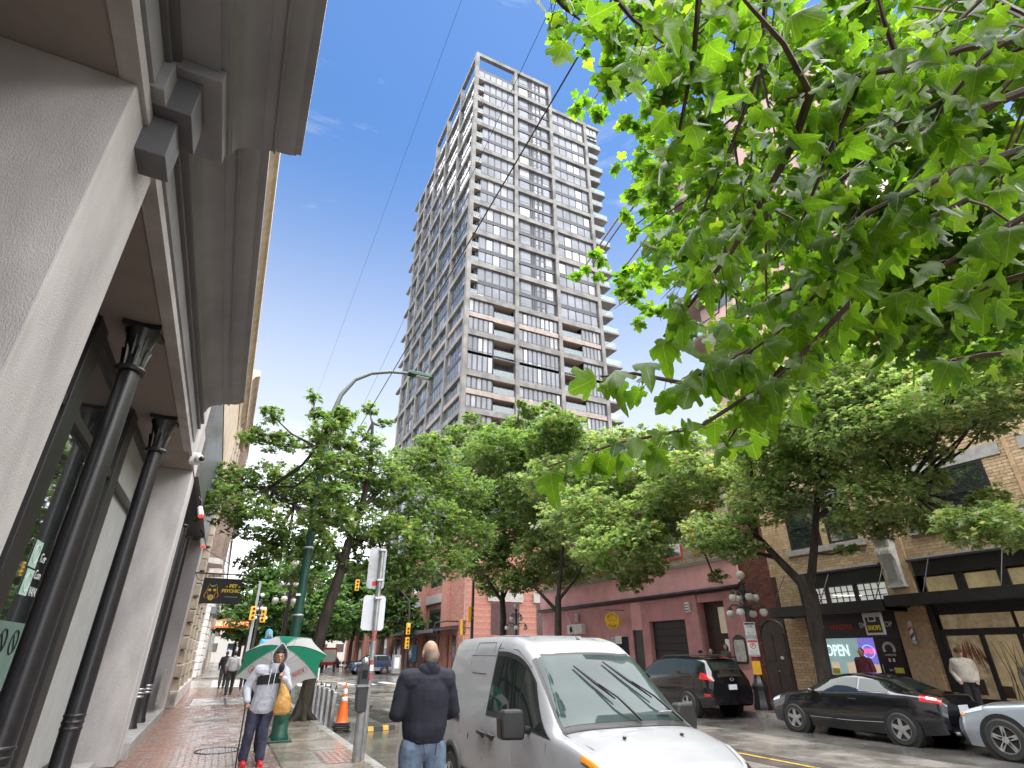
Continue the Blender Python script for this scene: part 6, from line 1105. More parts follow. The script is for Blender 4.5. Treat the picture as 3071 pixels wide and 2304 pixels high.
M_CHAR = mat('charcoal_car_paint', (.02, .021, .024), .25, coat=1, var=.05)
rows = [(2.6, .7, .45, .8, .7, .74, .95, .6, 1.02, 1.05), (2.3, .86, .42, .95, .75, .88, 1.1, .7, 1.16, 1.18), (1.1, .88, .4, .96, .75, .9, 1.16, .74, 1.22, 1.25), (.7, .88, .4, .96, .75, .9, 1.18, .7, 1.6, 1.65), (.3, .88, .4, .96, .75, .9, 1.2, .68, 1.76, 1.82), (-.6, .88, .4, .96, .75, .9, 1.2, .67, 1.76, 1.82), (-.8, .88, .4, .96, .75, .9, 1.2, .7, 1.3, 1.32), (-2.5, .88, .45, .95, .75, .9, 1.2, .8, 1.22, 1.23), (-2.6, .85, .5, .92, .75, .88, 1.15, .78, 1.18, 1.19)]
pk, lf = vehicle('pickup_truck', 'dark pickup truck waiting far up the street near the map stand', (10.4, 76, 0), math.pi / 2, rows, M_CHAR, (1.7, -1.6), .38, .24, 5)
glass(lf, pk, [('windshield', 1.05, .4, 3.12, 5, True), ('rear_window', -.62, -.78, 3.1, 5, True), ('door_window', .85, -.5, 2.12, 2.86, False)])
for sd in (1, -1): part('tail_light', lf.patch(-2.4, -2.58, 1.4, 2.0, .01, 4, 4, sd), M_TAIL, pk)
for k, (x, y, pm_, lb_) in enumerate(((1.0 + 3.2, 70, M_BLKP, 'dark car parked far along the left kerb under the trees'), (4.2, 80, M_NAVY, 'second dark blue car parked far along the left kerb'), (14.4, 88, M_CHAR, 'charcoal car parked far along the right kerb'))):
    r2 = [(2.2, .55, .25, .66, .5, .6, .7, .5, .75, .77), (1.6, .8, .2, .87, .55, .8, .9, .62, .95, .97), (.9, .82, .2, .88, .56, .82, .95, .66, 1.02, 1.05), (.3, .82, .2, .88, .56, .82, .97, .6, 1.38, 1.43), (-.8, .82, .2, .88, .56, .82, .98, .6, 1.42, 1.46), (-1.5, .82, .22, .87, .57, .8, 1.0, .62, 1.12, 1.15), (-2.2, .7, .3, .76, .56, .7, .92, .56, .97, .98)]
    c_, lf = vehicle('parked_car', lb_, (x, y, 0), math.pi / 2 * (1 if x > 8 else -1), r2, pm_, (1.35, -1.3), .32, .2, 5, group='cars parked beyond the intersection'); glass(lf, c_, [('windshield', .88, .25, 3.12, 5, True), ('rear_window', -.9, -1.48, 3.12, 5, True), ('door_window', .6, -.2, 2.12, 2.86, False), ('door_window', -.28, -1.1, 2.12, 2.86, False)])
    for sd in (1, -1): part('tail_light', lf.patch(-2.0, -2.18, 1.6, 2.2, .008, 4, 4, sd), M_TAIL, c_); part('headlight', lf.patch(2.15, 1.8, 1.7, 2.3, .008, 4, 4, sd), M_HEAD, c_)
# ================= people
M_SKIN = mat('skin', (.46, .27, .19), .5, var=.08, vs=20); M_SKIN2 = mat('skin_tan', (.36, .20, .13), .5, var=.08, vs=20); M_HAIRD = mat('dark_hair', (.018, .014, .012), .5, var=.3, vs=40, bump=.4, bs=150); M_HAIRG = mat('grey_hair', (.25, .20, .17), .7, c2=(.40, .29, .235), var=.35, vs=14, bump=.5, bs=200)
def cloth(name, c, rough=.85, **k): return mat(name, c, rough, var=k.pop('var', .12), vs=k.pop('vs', 9), bump=k.pop('bump', .14), bs=k.pop('bs', 38), **k)
tex = bpy.data.textures.new('folds', 'CLOUDS'); tex.noise_scale = .16; tex.noise_depth = 2
def cap(g, a, b, ra, rb=None, n=12):
    rb = ra if rb is None else rb; a, b = Vector(a), Vector(b); d = (b - a); L_ = d.length
    if L_ < 1e-5: return g.sph(a, ra, n, 8)
    d /= L_; pts, rr = [], []
    for k in range(4): t = math.pi / 2 * k / 4; pts.append(a - d * ra * math.cos(t)); rr.append(max(.001, ra * math.sin(t)))
    pts.append(a); rr.append(ra); pts.append(b); rr.append(rb)
    for k in range(1, 5): t = math.pi / 2 * k / 4; pts.append(b + d * rb * math.sin(t)); rr.append(max(.001, rb * math.cos(t)))
    return g.tube(pts, rr, n)
TMPS = bpy.data.scenes.new('tmp')
def blob(name, g, vox, m, parent, fold=0, it=6, label=None):
    me = g.mesh(name, None); o = bpy.data.objects.new('tmp', me); TMPS.collection.objects.link(o)
    r = o.modifiers.new('r', 'REMESH'); r.mode = 'VOXEL'; r.voxel_size = vox
    s = o.modifiers.new('s', 'SMOOTH'); s.iterations = it; s.factor = .5
    if fold: d = o.modifiers.new('d', 'DISPLACE'); d.texture = tex; d.strength = fold; d.mid_level = .5; d.texture_coords = 'LOCAL'
    vl_ = TMPS.view_layers[0]; vl_.update(); dg = vl_.depsgraph; me2 = bpy.data.meshes.new_from_object(o.evaluated_get(dg)); bpy.data.objects.remove(o); bpy.data.meshes.remove(me)
    me2.name = name; me2.materials.clear(); me2.materials.append(m); me2.shade_smooth(); return part(name, me2, m, parent, label=label)
def lerp(a, b, t): return tuple(x + (y - x) * t for x, y in zip(a, b))
def etube(g, rings, n=20):
    P_ = [[c + Vector((rx * math.cos(2 * math.pi * k / n), ry * math.sin(2 * math.pi * k / n), 0)) for k in range(n)] for c, rx, ry in rings]; g.grid(P_, cv=True, flip=True); g.add(P_[0], [tuple(range(n - 1, -1, -1))]); g.add(P_[-1], [tuple(range(n))])
def hand(g, w_, d, up, s=1, curl=.5, side=1):
    """palm and five fingers from wrist w_, fingers along d, palm normal up"""
    w_, d, up = Vector(w_), Vector(d).normalized(), Vector(up); up = (up - d * up.dot(d)).normalized(); sd = d.cross(up) * side
    for k in range(4):
        o = sd * (k - 1.5) * .019 * s; p0 = w_ + o * .6 + d * .01; p1 = w_ + d * .085 * s + o; cap(g, p0, p1, .013 * s, .011 * s, 8)
        ln = (.062, .072, .067, .052)[k] * s; a = curl; p2 = p1 + (d * math.cos(a) + up * math.sin(a)) * ln * .55; p3 = p2 + (d * math.cos(a * 2.3) + up * math.sin(a * 2.3)) * ln * .5; cap(g, p1, p2, .0095 * s, .0085 * s, 8); cap(g, p2, p3, .0085 * s, .007 * s, 8)
    t0 = w_ + d * .03 * s - sd * .022 * s; t1 = t0 + (d * .6 - sd * .7 + up * .3).normalized() * .04 * s; t2 = t1 + (d * .9 - sd * .1 + up * .5).normalized() * .032 * s; cap(g, t0, t1, .013 * s, .010 * s, 8); cap(g, t1, t2, .010 * s, .008 * s, 8)
BASEJ = dict(head=(0, -.01, 1.635), neck=(0, .015, 1.48), chest=(0, 0, 1.30), waist=(0, 0, 1.08), pelvis=(0, 0, .95), shR=(-.185, 0, 1.42), shL=(.185, 0, 1.42), elR=(-.235, .03, 1.14), elL=(.235, .03, 1.14), wrR=(-.245, -.05, .89), wrL=(.245, -.05, .89), hipR=(-.09, 0, .92), hipL=(.09, 0, .92), knR=(-.10, -.01, .50), knL=(.10, -.01, .50), anR=(-.105, .02, .09), anL=(.105, .02, .09))
def person(label, loc, rz, J=None, vox=.012, top=None, leg=None, shoe=None, skin=None, hair=None, hat=None, hood=None, bulk=1., group=None, face=True, topname='jacket', sc=1, sleeve=1., longhair=False, hem=.88, handdir=None):
    j = dict(BASEJ); j.update(J or {}); t = thing('person', label, 'person', loc, rz, group); t.scale = (sc,) * 3; skin = skin or M_SKIN
    g = G(); h = Vector(j['head']); g.sph(h, (.076, .092, .115), 18, 14); g.sph(h + Vector((0, -.018, -.06)), (.056, .065, .06), 14, 10)
    if face:
        cap(g, h + Vector((0, -.088, -.005)), h + Vector((0, -.105, -.028)), .010, .015); g.sph(h + Vector((0, -.082, -.062)), (.026, .012, .008), 8, 6); g.sph(h + Vector((0, -.085, .018)), (.055, .014, .012), 10, 6)
        for s_ in (-1, 1): g.sph(h + Vector((s_ * .078, .008, -.008)), (.012, .022, .034), 8, 8)
    cap(g, j['neck'], h + Vector((0, .01, -.06)), .055, .052); cap(g, lerp(j['shR'], j['chest'], .3), lerp(j['shL'], j['chest'], .3), .09); g.sph(j['chest'], (.15, .10, .17)); cap(g, j['chest'], j['waist'], .11, .105); cap(g, j['waist'], j['pelvis'], .11, .12)
    for s_ in 'RL':
        cap(g, j['sh' + s_], j['el' + s_], .044, .037); cap(g, j['el' + s_], j['wr' + s_], .036, .026); cap(g, j['hip' + s_], j['kn' + s_], .075, .05); cap(g, j['kn' + s_], j['an' + s_], .048, .034); a = j['an' + s_]; cap(g, (a[0], a[1] + .02, .045), (a[0], a[1] - .15, .035), .034, .026)
        if handdir and s_ in handdir: d, u, cu = handdir[s_]
        else: d = Vector(j['wr' + s_]) - Vector(j['el' + s_]); u = Vector((0, -1, .1)); cu = .6
        hand(g, j['wr' + s_], d, u, 1, cu, 1 if s_ == 'R' else -1)
    body = blob('body', g, vox, skin, t, it=3)
    if face:
        for s_ in (-1, 1): part('eye', G().sph(h + Vector((s_ * .03, -.083, .006)), (.013, .008, .007), 10, 8), M_HAIRD, t, True); part('eyebrow', G().tube([h + Vector((s_ * .015, -.092, .026)), h + Vector((s_ * .032, -.092, .031)), h + Vector((s_ * .05, -.083, .025))], .004, 5), M_HAIRD, t)
        part('mouth', G().sph(h + Vector((0, -.089, -.064)), (.024, .007, .005), 10, 6), mat('lips', (.33, .11, .09), .5), t, True)
    b = bulk
    if top:
        g = G(); cap(g, lerp(j['shR'], j['chest'], .2), lerp(j['shL'], j['chest'], .2), .105 * b, .105 * b); g.sph(j['chest'], (.19 * b, .13 * b, .2)); pv = Vector(j['pelvis']); hp = Vector((pv.x, pv.y, hem + .1)); wa = Vector(j['waist'])
        ch = Vector(j['chest']); etube(g, [(hp - Vector((0, 0, .06)), .165 * b, .125 * b), (hp, .185 * b, .145 * b), (hp.lerp(wa, .5), .190 * b, .148 * b), (wa, .188 * b, .145 * b), (wa.lerp(ch, .6), .195 * b, .145 * b), (ch + Vector((0, 0, .04)), .20 * b, .135 * b), (ch + Vector((0, .005, .13)), .17 * b, .105 * b)]); cap(g, j['neck'], Vector(j['neck']) + Vector((0, .02, .02)), .075, .07)
        for s_ in 'RL':
            cap(g, j['sh' + s_], j['el' + s_], .075 * b, .062 * b); w2 = lerp(j['el' + s_], j['wr' + s_], .94 * sleeve); cap(g, j['el' + s_], w2, .062 * b, .048 * b)
            cap(g, lerp(j['el' + s_], w2, .9), w2, .05 * b, .048 * b)
        tp = blob(topname, g, vox, top, t, .022 * min(b, 1.1), 6)
    if leg:
        g = G(); g.sph(j['pelvis'], (.165, .13, .13)); g.sph(Vector(j['pelvis']) + Vector((0, 0, .08)), (.16, .125, .11))
        for s_ in 'RL': cap(g, j['hip' + s_], j['kn' + s_], .112, .086); cap(g, j['kn' + s_], lerp(j['kn' + s_], j['an' + s_], .97), .086, .074)
        blob('trousers', g, vox, leg, t, .028, 5)
    if shoe:
        for s_ in 'RL':
            g = G(); a = j['an' + s_]; cap(g, (a[0], a[1] + .035, .05), (a[0], a[1] - .15, .042), .048, .040); cap(g, (a[0], a[1] + .02, .06), (a[0], a[1] - .0, .10), .046, .044); g.box(a[0] - .045, a[0] + .045, a[1] - .18, a[1] + .07, .0, .03); blob('shoe', g, .008, shoe, t, 0, 4)
    if hair:
        g = G(); g.sph(h + Vector((0, .022, .022)), (.083, .092, .108), 16, 12)
        if longhair: cap(g, h + Vector((0, .06, 0)), h + Vector((0, .075, -.2)), .085, .07); cap(g, h + Vector((-.07, .02, -.02)), h + Vector((-.08, .01, -.2)), .035, .03); cap(g, h + Vector((.07, .02, -.02)), h + Vector((.08, .01, -.2)), .035, .03)
        blob('hair', g, .008, hair, t, .012, 3)
    if hat: 
        c_ = part('cap', G().lathe([(.09, .0), (.096, .03), (.088, .075), (.05, .105), (.005, .112)], h + Vector((0, .01, .03)), 18), hat, t, 40); part('brim', G().prism([(-.07, 0), (-.07, -.06), (-.04, -.10), (.04, -.10), (.07, -.06), (.07, 0)], lambda a, b2, q: (h.x + a, h.y - .06 + b2, h.z + .03 + q), 0, .012), hat, c_)
    return t, j, h
# ---- walker under the umbrella: hooded, with cane and carrier bag, facing the camera
M_HOOD = cloth('grey_fleece', (.42, .44, .50), var=.06); M_HOODI = cloth('grey_fleece_dark', (.30, .31, .34), var=.06); M_JEAN = cloth('dark_denim', (.035, .04, .075), var=.3, vs=14); M_REDS = mat('red_shoe', (.55, .02, .03), .5); M_BLKC = cloth('black_fabric', (.014, .013, .016))
J = dict(head=(.13, -.10, 1.60), neck=(.10, .0, 1.49), chest=(.06, 0, 1.28), waist=(.03, 0, 1.03), pelvis=(.0, .0, .90), shR=(-.17, 0, 1.40), shL=(.27, .0, 1.37), elR=(-.31, .02, 1.13), wrR=(-.27, -.12, .93), elL=(.36, -.06, 1.12), wrL=(.235, -.23, 1.27), knR=(-.14, -.02, .48), knL=(.06, -.07, .49), anR=(-.16, .04, .10), anL=(.09, -.08, .10), hipR=(-.09, 0, .86), hipL=(.10, 0, .86))
ped, j, h = person('person in a grey hoodie with black chest band walking under an umbrella with a cane', (.86, 11.62, SW), .05, J, .0075, M_HOOD, M_JEAN, M_REDS, M_SKIN2, None, bulk=1.12, topname='hoodie', hem=.70, handdir={'R': ((-.02, -.25, -.95), (.3, -1, 0), 1.0), 'L': ((-.45, -.55, .7), (-.8, .5, .3), 1.25)})
P = []
for i in range(10):
    u = i / 9; ring = []; f = math.sqrt(max(0, 1 - (u * .985) ** 2))
    for k in range(21):
        a = math.pi * (-.86 + 1.72 * k / 20); pk = .06 * math.exp(-(a / .35) ** 2) * (1 - u)
        ring.append(h + Vector((.142 * math.sin(a) * f, -.085 + .02 * abs(a) * (1 - u) + .215 * u, .01 + (.178 * math.cos(a) + pk) * f - .03 * u)))
    P.append(ring)
hd = part('hood', G().grid(P), M_HOOD, ped, True); sm_ = hd.modifiers.new('s', 'SOLIDIFY'); sm_.thickness = .022; sm_.offset = 1; md = hd.modifiers.new('b', 'SUBSURF'); md.levels = 1; md.render_levels = 1
g = G(); etube(g, [(h + Vector((-.01, .05, -.25)), .17, .13), (h + Vector((0, .03, -.17)), .145, .12), (h + Vector((0, .02, -.10)), .135, .10)]); blob('hood_collar', g, .01, M_HOOD, ped, .012)
part('fringe', G().sph(h + Vector((0, -.03, .085)), (.072, .055, .035), 12, 8), M_HAIRD, ped, True)
part('scarf', G().sph(h + Vector((.05, -.10, -.16)), (.05, .045, .08), 12, 8), M_BLKC, ped, True)
g = G()  # black chest band and pocket seam hug the torso
P = [[(.055 + .235 * math.sin(a), .0 - .168 * math.cos(a), z + .02 * math.sin(a)) for z in (1.19, 1.26, 1.335)] for a in [(-1.25 + 2.5 * k / 14) for k in range(15)]]; part('chest_band', g.grid(P), M_BLKC, ped, True)
for x in (.02, .10): part('drawstring', G().tube([(x, -.20, 1.42), (x - .01, -.215, 1.3), (x - .015, -.2, 1.12)], .006, 5), M_WT, ped, True)
part('pocket_seam', G().tube([(-.14, -.16, .86), (-.06, -.185, 1.0), (.10, -.185, 1.0), (.17, -.155, .86)], .005, 5), M_HOODI, ped)
# cane held in the right hand
cn = single('walking_cane', G().tube([(.60, 11.46, SW), (.585, 11.44, .80), (.58, 11.43, 1.0), (.575, 11.46, 1.045), (.575, 11.52, 1.05), (.58, 11.57, 1.03)], [.011, .011, .013, .014, .014, .012], 8), M_BLK2, 'black walking cane gripped by the hooded walker', 'cane', smooth=True)
# carrier bag
t = thing('carrier_bag', 'tan plastic carrier bag hanging from the hooded walker\'s hand', 'bag', (1.14, 11.36, .85), world=True)
M_BAG = mat('tan_plastic_bag', (.50, .27, .07), .38, var=.15, vs=10, bump=.5, bs=22)
g = G(); etube(g, [(Vector((1.155, 11.38, .86)), .10, .05), (Vector((1.16, 11.38, .89)), .135, .075), (Vector((1.16, 11.38, 1.0)), .135, .075), (Vector((1.15, 11.38, 1.12)), .115, .06), (Vector((1.13, 11.38, 1.22)), .075, .04), (Vector((1.11, 11.38, 1.31)), .035, .025)]); blob('bag_body', g, .010, M_BAG, t, .04, 2)
for s_ in (-.03, .03): part('bag_handle', G().tube([(1.11 + s_, 11.38, 1.22), (1.10 + s_ * .6, 11.38, 1.32), (1.09, 11.39, 1.37)], [.018, .013, .01], 6), M_BAG, t, True)
# umbrella: eight panels, green and white, ribs inside, seen from below
um = thing('umbrella', 'open golf umbrella with green and white panels held over the walker\'s shoulder', 'umbrella', (1.08, 11.4, 1.3), world=True)
ax = Vector((-.03, .64, .77)).normalized(); e1 = Vector((1, 0, .03)); e1 = (e1 - ax * e1.dot(ax)).normalized(); e2 = ax.cross(e1); uc = Vector((1.12, 12.16, 1.58)); UR, UH = .80, .42
def up_(a, r): z = UH * (1 - (r / UR) ** 1.9); return uc + (e1 * math.cos(a) + e2 * math.sin(a)) * r + ax * z
M_UG = mat('umbrella_green', (.012, .13, .075), .6, var=.06); M_UW = mat('umbrella_white', (.62, .63, .65), .6, var=.04)
for m_ in (M_UG, M_UW):
    nt_ = m_.node_tree; p_ = nt_.nodes['Principled BSDF']; tr_ = N(nt_, 'ShaderNodeBsdfTranslucent'); tr_.inputs[0].default_value = (.03, .32, .19, 1) if m_ is M_UG else (.75, .76, .78, 1); ms_ = N(nt_, 'ShaderNodeMixShader'); ms_.inputs[0].default_value = .4; nt_.links.new(p_.outputs[0], ms_.inputs[1]); nt_.links.new(tr_.outputs[0], ms_.inputs[2]); nt_.links.new(ms_.outputs[0], nt_.nodes['Material Output'].inputs[0])
A0 = R(22.5 + 6)
for k in range(8):
    a0, a1 = A0 + k * math.pi / 4, A0 + (k + 1) * math.pi / 4; P = []
    for i in range(9):
        r = UR * i / 8; row = []
        for q in range(9): s_ = q / 8; rr = r * (1 - .075 * math.sin(math.pi * s_) * (i / 8) ** 2); p0, p1 = up_(a0, rr), up_(a1, rr); row.append(p0.lerp(p1, s_) - ax * 0)
        P.append(row)
    o = part('panel', G().grid(P), (M_UW, M_UG)[k % 2], um, True)
    part('rib', G().tube([up_(a0, UR * s_) - ax * .012 for s_ in (0, .25, .5, .75, 1)], .004, 5), M_BLK2, um); part('stretcher', G().tube([up_(a0, UR * .5) - ax * .012, uc - ax * .02 + ax * .02], .003, 4), M_BLK2, um)
part('shaft', G().tube([up_(0, 0) + ax * .06, uc - ax * .45, Vector((1.07, 11.42, 1.28))], .008, 8), M_BLK2, um); part('handle', G().tube([(1.07, 11.42, 1.30), (1.065, 11.41, 1.16), (1.06, 11.40, 1.05)], .016, 8), M_BLK2, um, True)
M_UR = mat('umbrella_print_red', (.5, .03, .03), .6)
def printed(k, s):
    am = A0 + (k + .5) * math.pi / 4; ou = (e1 * math.cos(am) + e2 * math.sin(am)); tang = (-e1 * math.sin(am) + e2 * math.cos(am)); dn = (up_(am, UR * .88) - up_(am, UR * .72)).normalized(); nn = tang.cross(dn).normalized(); nn = -nn if nn.dot(ax) > 0 else nn
    pp = lambda r: up_(am - math.pi / 8, r * (1 - .075 * (r / UR) ** 2)).lerp(up_(am + math.pi / 8, r * (1 - .075 * (r / UR) ** 2)), .5)
    dn = (pp(UR * .9) - pp(UR * .7)).normalized(); nn = tang.cross(dn).normalized(); nn = -nn if nn.dot(ax) > 0 else nn; c = pp(UR * .80) + nn * .012
    vx = tang if False else dn.cross(nn) * -1; o = text('print', s, .085, M_UR, (0, 0, 0), (0, 0, 0), um, .0005, bold=.002)
    m3 = Matrix((vx, -dn, nn)).transposed(); m3 = m3 @ Matrix.Diagonal((-1, 1, 1)); o.matrix_basis = Matrix.Translation(c) @ m3.to_4x4() @ Matrix.Scale(.8, 4, (1, 0, 0))
    fr_ = [c + m3 @ Vector((x, y, 0)) for x, y in ((-.16, -.05), (.16, -.05), (.18, -.03), (.18, .03), (.16, .05), (-.16, .05), (-.18, .03), (-.18, -.03), (-.16, -.05))]; part('print_border', G().tube(fr_, .004, 4), M_UR, um)
for k in (0, 2): printed(k, 'BOSNER')
# ---- man seen from behind in a navy jacket
M_NAVJ = cloth('navy_jacket', (.016, .018, .032), var=.1); M_DEN = cloth('blue_denim', (.15, .21, .31), var=.25, vs=10)
J = dict(waist=(0, 0, 1.12), chest=(0, 0, 1.34), head=(-.015, .0, 1.66), neck=(0, .02, 1.52), shR=(-.20, 0, 1.46), shL=(.20, 0, 1.46), elR=(-.275, .0, 1.19), elL=(.275, .0, 1.19), wrR=(-.10, -.22, 1.12), wrL=(.12, -.22, 1.16), hipR=(-.10, 0, .93), hipL=(.10, 0, .93), knR=(-.15, -.02, .50), knL=(.13, -.02, .5), anR=(-.17, .02, .09), anL=(.14, .02, .09))
mn, j, h = person('balding man in a navy jacket and jeans standing with his back to the camera', (1.79, 5.5, SW), math.pi + .06, J, .0085, M_NAVJ, M_DEN, M_BLKC, M_SKIN, None, bulk=1.08, hem=.92)
g = G(); g.sph(h + Vector((0, .018, -.012)), (.0765, .080, .100), 18, 12); blob('hair', g, .007, M_HAIRG, mn, .006, 2)
g = G(); cap(g, Vector(j['neck']) + Vector((-.04, .01, .0)), Vector(j['neck']) + Vector((.04, .01, .0)), .072, .072); blob('collar', g, .01, M_NAVJ, mn, 0)
part('back_pocket', G().tube([(-.13, .155, .99), (-.06, .16, .97), (-.05, .165, .88)], .004, 4).tube([(.13, .155, .99), (.06, .16, .97), (.05, .165, .88)], .004, 4), M_NAVJ, mn)
# ---- other pedestrians
M_GSW = cloth('grey_sweater', (.40, .40, .42)); M_DKT = cloth('dark_trousers', (.022, .022, .026)); M_BLUE = cloth('light_blue_rainwear', (.10, .36, .55), .5); M_MAR = cloth('maroon_fleece', (.10, .014, .026)); M_CREAMF = cloth('cream_fleece', (.55, .50, .43)); M_OLV = cloth('olive_coat', (.09, .08, .055)); M_PUFF = cloth('dark_blue_coat', (.02, .025, .05)); M_CAPB = mat('cap_brown', (.10, .055, .03), .8)
WALK = dict(knR=(-.10, -.16, .53), anR=(-.10, -.12, .12), knL=(.10, .06, .50), anL=(.10, .28, .16), elR=(-.27, .08, 1.15), wrR=(-.27, -.02, .9), elL=(.27, .0, 1.15), wrL=(.26, -.14, .92))
person('person in a pale grey sweater and dark trousers walking away along the left sidewalk', (.72, 30.5, SW), math.pi, WALK, .014, M_GSW, M_DKT, M_BLKC, M_SKIN2, M_HAIRD, bulk=1.05, topname='sweater', face=False)
person('person in dark clothes walking ahead of the grey-sweater walker', (.45, 36, SW), math.pi, WALK, .018, M_BLKC, M_DKT, M_BLKC, M_SKIN, M_HAIRD, face=False)
person('person in a beige coat approaching beyond the grey-sweater walker', (1.45, 35, SW), 0, WALK, .018, M_OLV, M_DKT, M_BLKC, M_SKIN, M_HAIRD, hat=M_CREAMF)
ad, j, h = person('adult in dark clothes half hidden behind the umbrella carrying a child', (.90, 13.1, SW), .1, dict(elR=(-.22, -.05, 1.2), wrR=(-.16, -.2, 1.42), elL=(.22, -.05, 1.2), wrL=(.16, -.2, 1.42)), .014, M_PUFF, M_JEAN, M_BLKC, M_SKIN, M_HAIRD)
kd, j, h = person('child in a light blue hooded raincoat riding on an adult\'s shoulders', (.86, 13.18, SW + 1.02), .1, dict(knR=(-.17, -.32, .86), anR=(-.18, -.30, .5), knL=(.17, -.32, .86), anL=(.18, -.30, .5), elR=(-.25, -.1, 1.16), wrR=(-.12, -.3, 1.1), elL=(.25, -.1, 1.16), wrL=(.12, -.3, 1.1)), .017, M_BLUE, M_DKT, None, M_SKIN, None, bulk=1.1, hem=.86, topname='raincoat', sc=.6)
g = G(); g.sph(h + Vector((0, .035, .03)), (.125, .115, .155), 16, 12); cap(g, h + Vector((-.1, -.04, -.1)), h + Vector((.0, -.03, .14)), .04, .04); cap(g, h + Vector((.1, -.04, -.1)), h + Vector((.0, -.03, .14)), .04, .04); blob('hood', g, .016, M_BLUE, kd, .02, 3)
person('person in a dark cap and coat standing by the pink building entrance', (18.9, 20.2, SW), -1.2, None, .016, M_BLKC, M_DKT, M_BLKC, M_SKIN, None, M_BLKC, group='people outside the pink building')
person('person in a blue coat raising a hand to the mouth by the pink building', (19.45, 20.15, SW), -1.4, dict(elR=(-.27, -.08, 1.2), wrR=(-.08, -.2, 1.5)), .016, M_PUFF, M_DKT, M_BLKC, M_SKIN, M_HAIRD, longhair=True, group='people outside the pink building', sc=1.05)
person('long-haired person in an olive coat in the doorway of the pink building', (20.15, 19.95, SW + .12), -1.4, None, .016, M_OLV, M_DKT, M_BLKC, M_SKIN, M_HAIRD, longhair=True, group='people outside the pink building', sc=1.08)
ROOTSTEP = single('door_step', G().box(19.9, 20.6, 19.7, 21.35, SW, SW + .118), M_PLINTH, 'stone step at the pink building entrance', 'step')
person('person in a maroon hooded top walking past the vape shop window', (18.2, 12.4, SW), -math.pi / 2 - math.pi * 0, WALK, .014, M_MAR, M_DKT, M_BLKC, M_SKIN2, M_HAIRD, topname='hoodie', sc=1.03, bulk=1.1).__class__
person('person in a cream hoodie and cap leaning by the gallery door', (18.75, 9.9, SW), -.9, dict(elR=(-.26, .08, 1.18), wrR=(-.2, -.1, .95), elL=(.26, .08, 1.18), wrL=(.2, -.1, .95)), .013, M_CREAMF, M_DKT, M_BLKC, M_SKIN, M_HAIRD, M_CAPB, topname='hoodie', bulk=1.18, sc=1.02)
bpy.data.scenes.remove(TMPS)
# ================= street furniture
M_GRN = mat('green_pole_paint', (.010, .060, .042), .4, var=.15, vs=6, rv=.1); M_GLOBE = mat('lamp_globe', (.66, .64, .60), .3, var=.05); M_OPAL = M_GLOBE
M_TSY = mat('signal_yellow', (.72, .36, .015), .45, var=.08); M_LRED = mat('signal_red_lit', (.9, .05, .03), .4, emit=(1, .06, .03), es=2.2); M_LOFF = mat('signal_lens_off', (.04, .03, .02), .3)
# tall green street light with a curved arm
t = thing('street_light', 'tall green street light pole with a curved arm in front of the left tree', 'street light', (1.48, 14.35, SW), world=True)
X, Y = 1.48, 14.35
part('base_plate', G().box(X - .25, X + .25, Y - .25, Y + .25, SW, SW + .04), M_GRN, t, bevel=.01); part('base', G().lathe([(.20, .04), (.20, .10), (.165, .16), (.16, .62), (.145, .68)], (X, Y, SW), 10), M_GRN, t, 40)
for a in range(4): part('bolt', G().cyl((X + .19 * (1, -1, -1, 1)[a], Y + .19 * (1, 1, -1, -1)[a], SW + .04), (X + .19 * (1, -1, -1, 1)[a], Y + .19 * (1, 1, -1, -1)[a], SW + .09), .022, .018, 6), M_STEEL, t)
part('pole', G().tube([(X, Y, SW + .6), (X, Y, 3.5), (X, Y, 6.9)], [.115, .098, .076], 16), M_GRN, t, 60); part('arm', G().tube([(X, Y, 6.9), (X + .04, Y, 7.5), (X + .2, Y, 8.2), (X + .52, Y, 8.75), (X + .95, Y, 9.05), (X + 1.5, Y, 9.22), (X + 2.1, Y, 9.3)], [.076, .072, .064, .056, .05, .045, .04], 12), mat('grey_green_arm', (.085, .10, .09), .45), t, True)
for z in (2.55, 4.05): part('strap', G().lathe([(.128 - z * .004, 0), (.135 - z * .004, .01), (.135 - z * .004, .035), (.128 - z * .004, .045)], (X, Y, z), 16), M_STEEL, t)
lh = part('lamp_head', G().prism([(-.05, 0), (.0, .06), (.3, .075), (.62, .03), (.70, -.03), (.62, -.06), (.1, -.06), (-.03, -.04)], lambda a, b, q: (X + 2.05 + a, Y + q, 9.3 + b), -.13, .13), M_GRN, t, bevel=.03); part('lens', G().box(X + 2.25, X + 2.65, Y - .1, Y + .1, 9.225, 9.245), M_GLOBE, lh)
part('access_cover', G().sph((X, Y - .165, SW + .42), (.06, .012, .1), 10, 8), M_GRN, t, True); part('small_plate', G().box(X - .13, X - .03, Y - .135, Y - .12, 2.98, 3.03), M_WT, t)
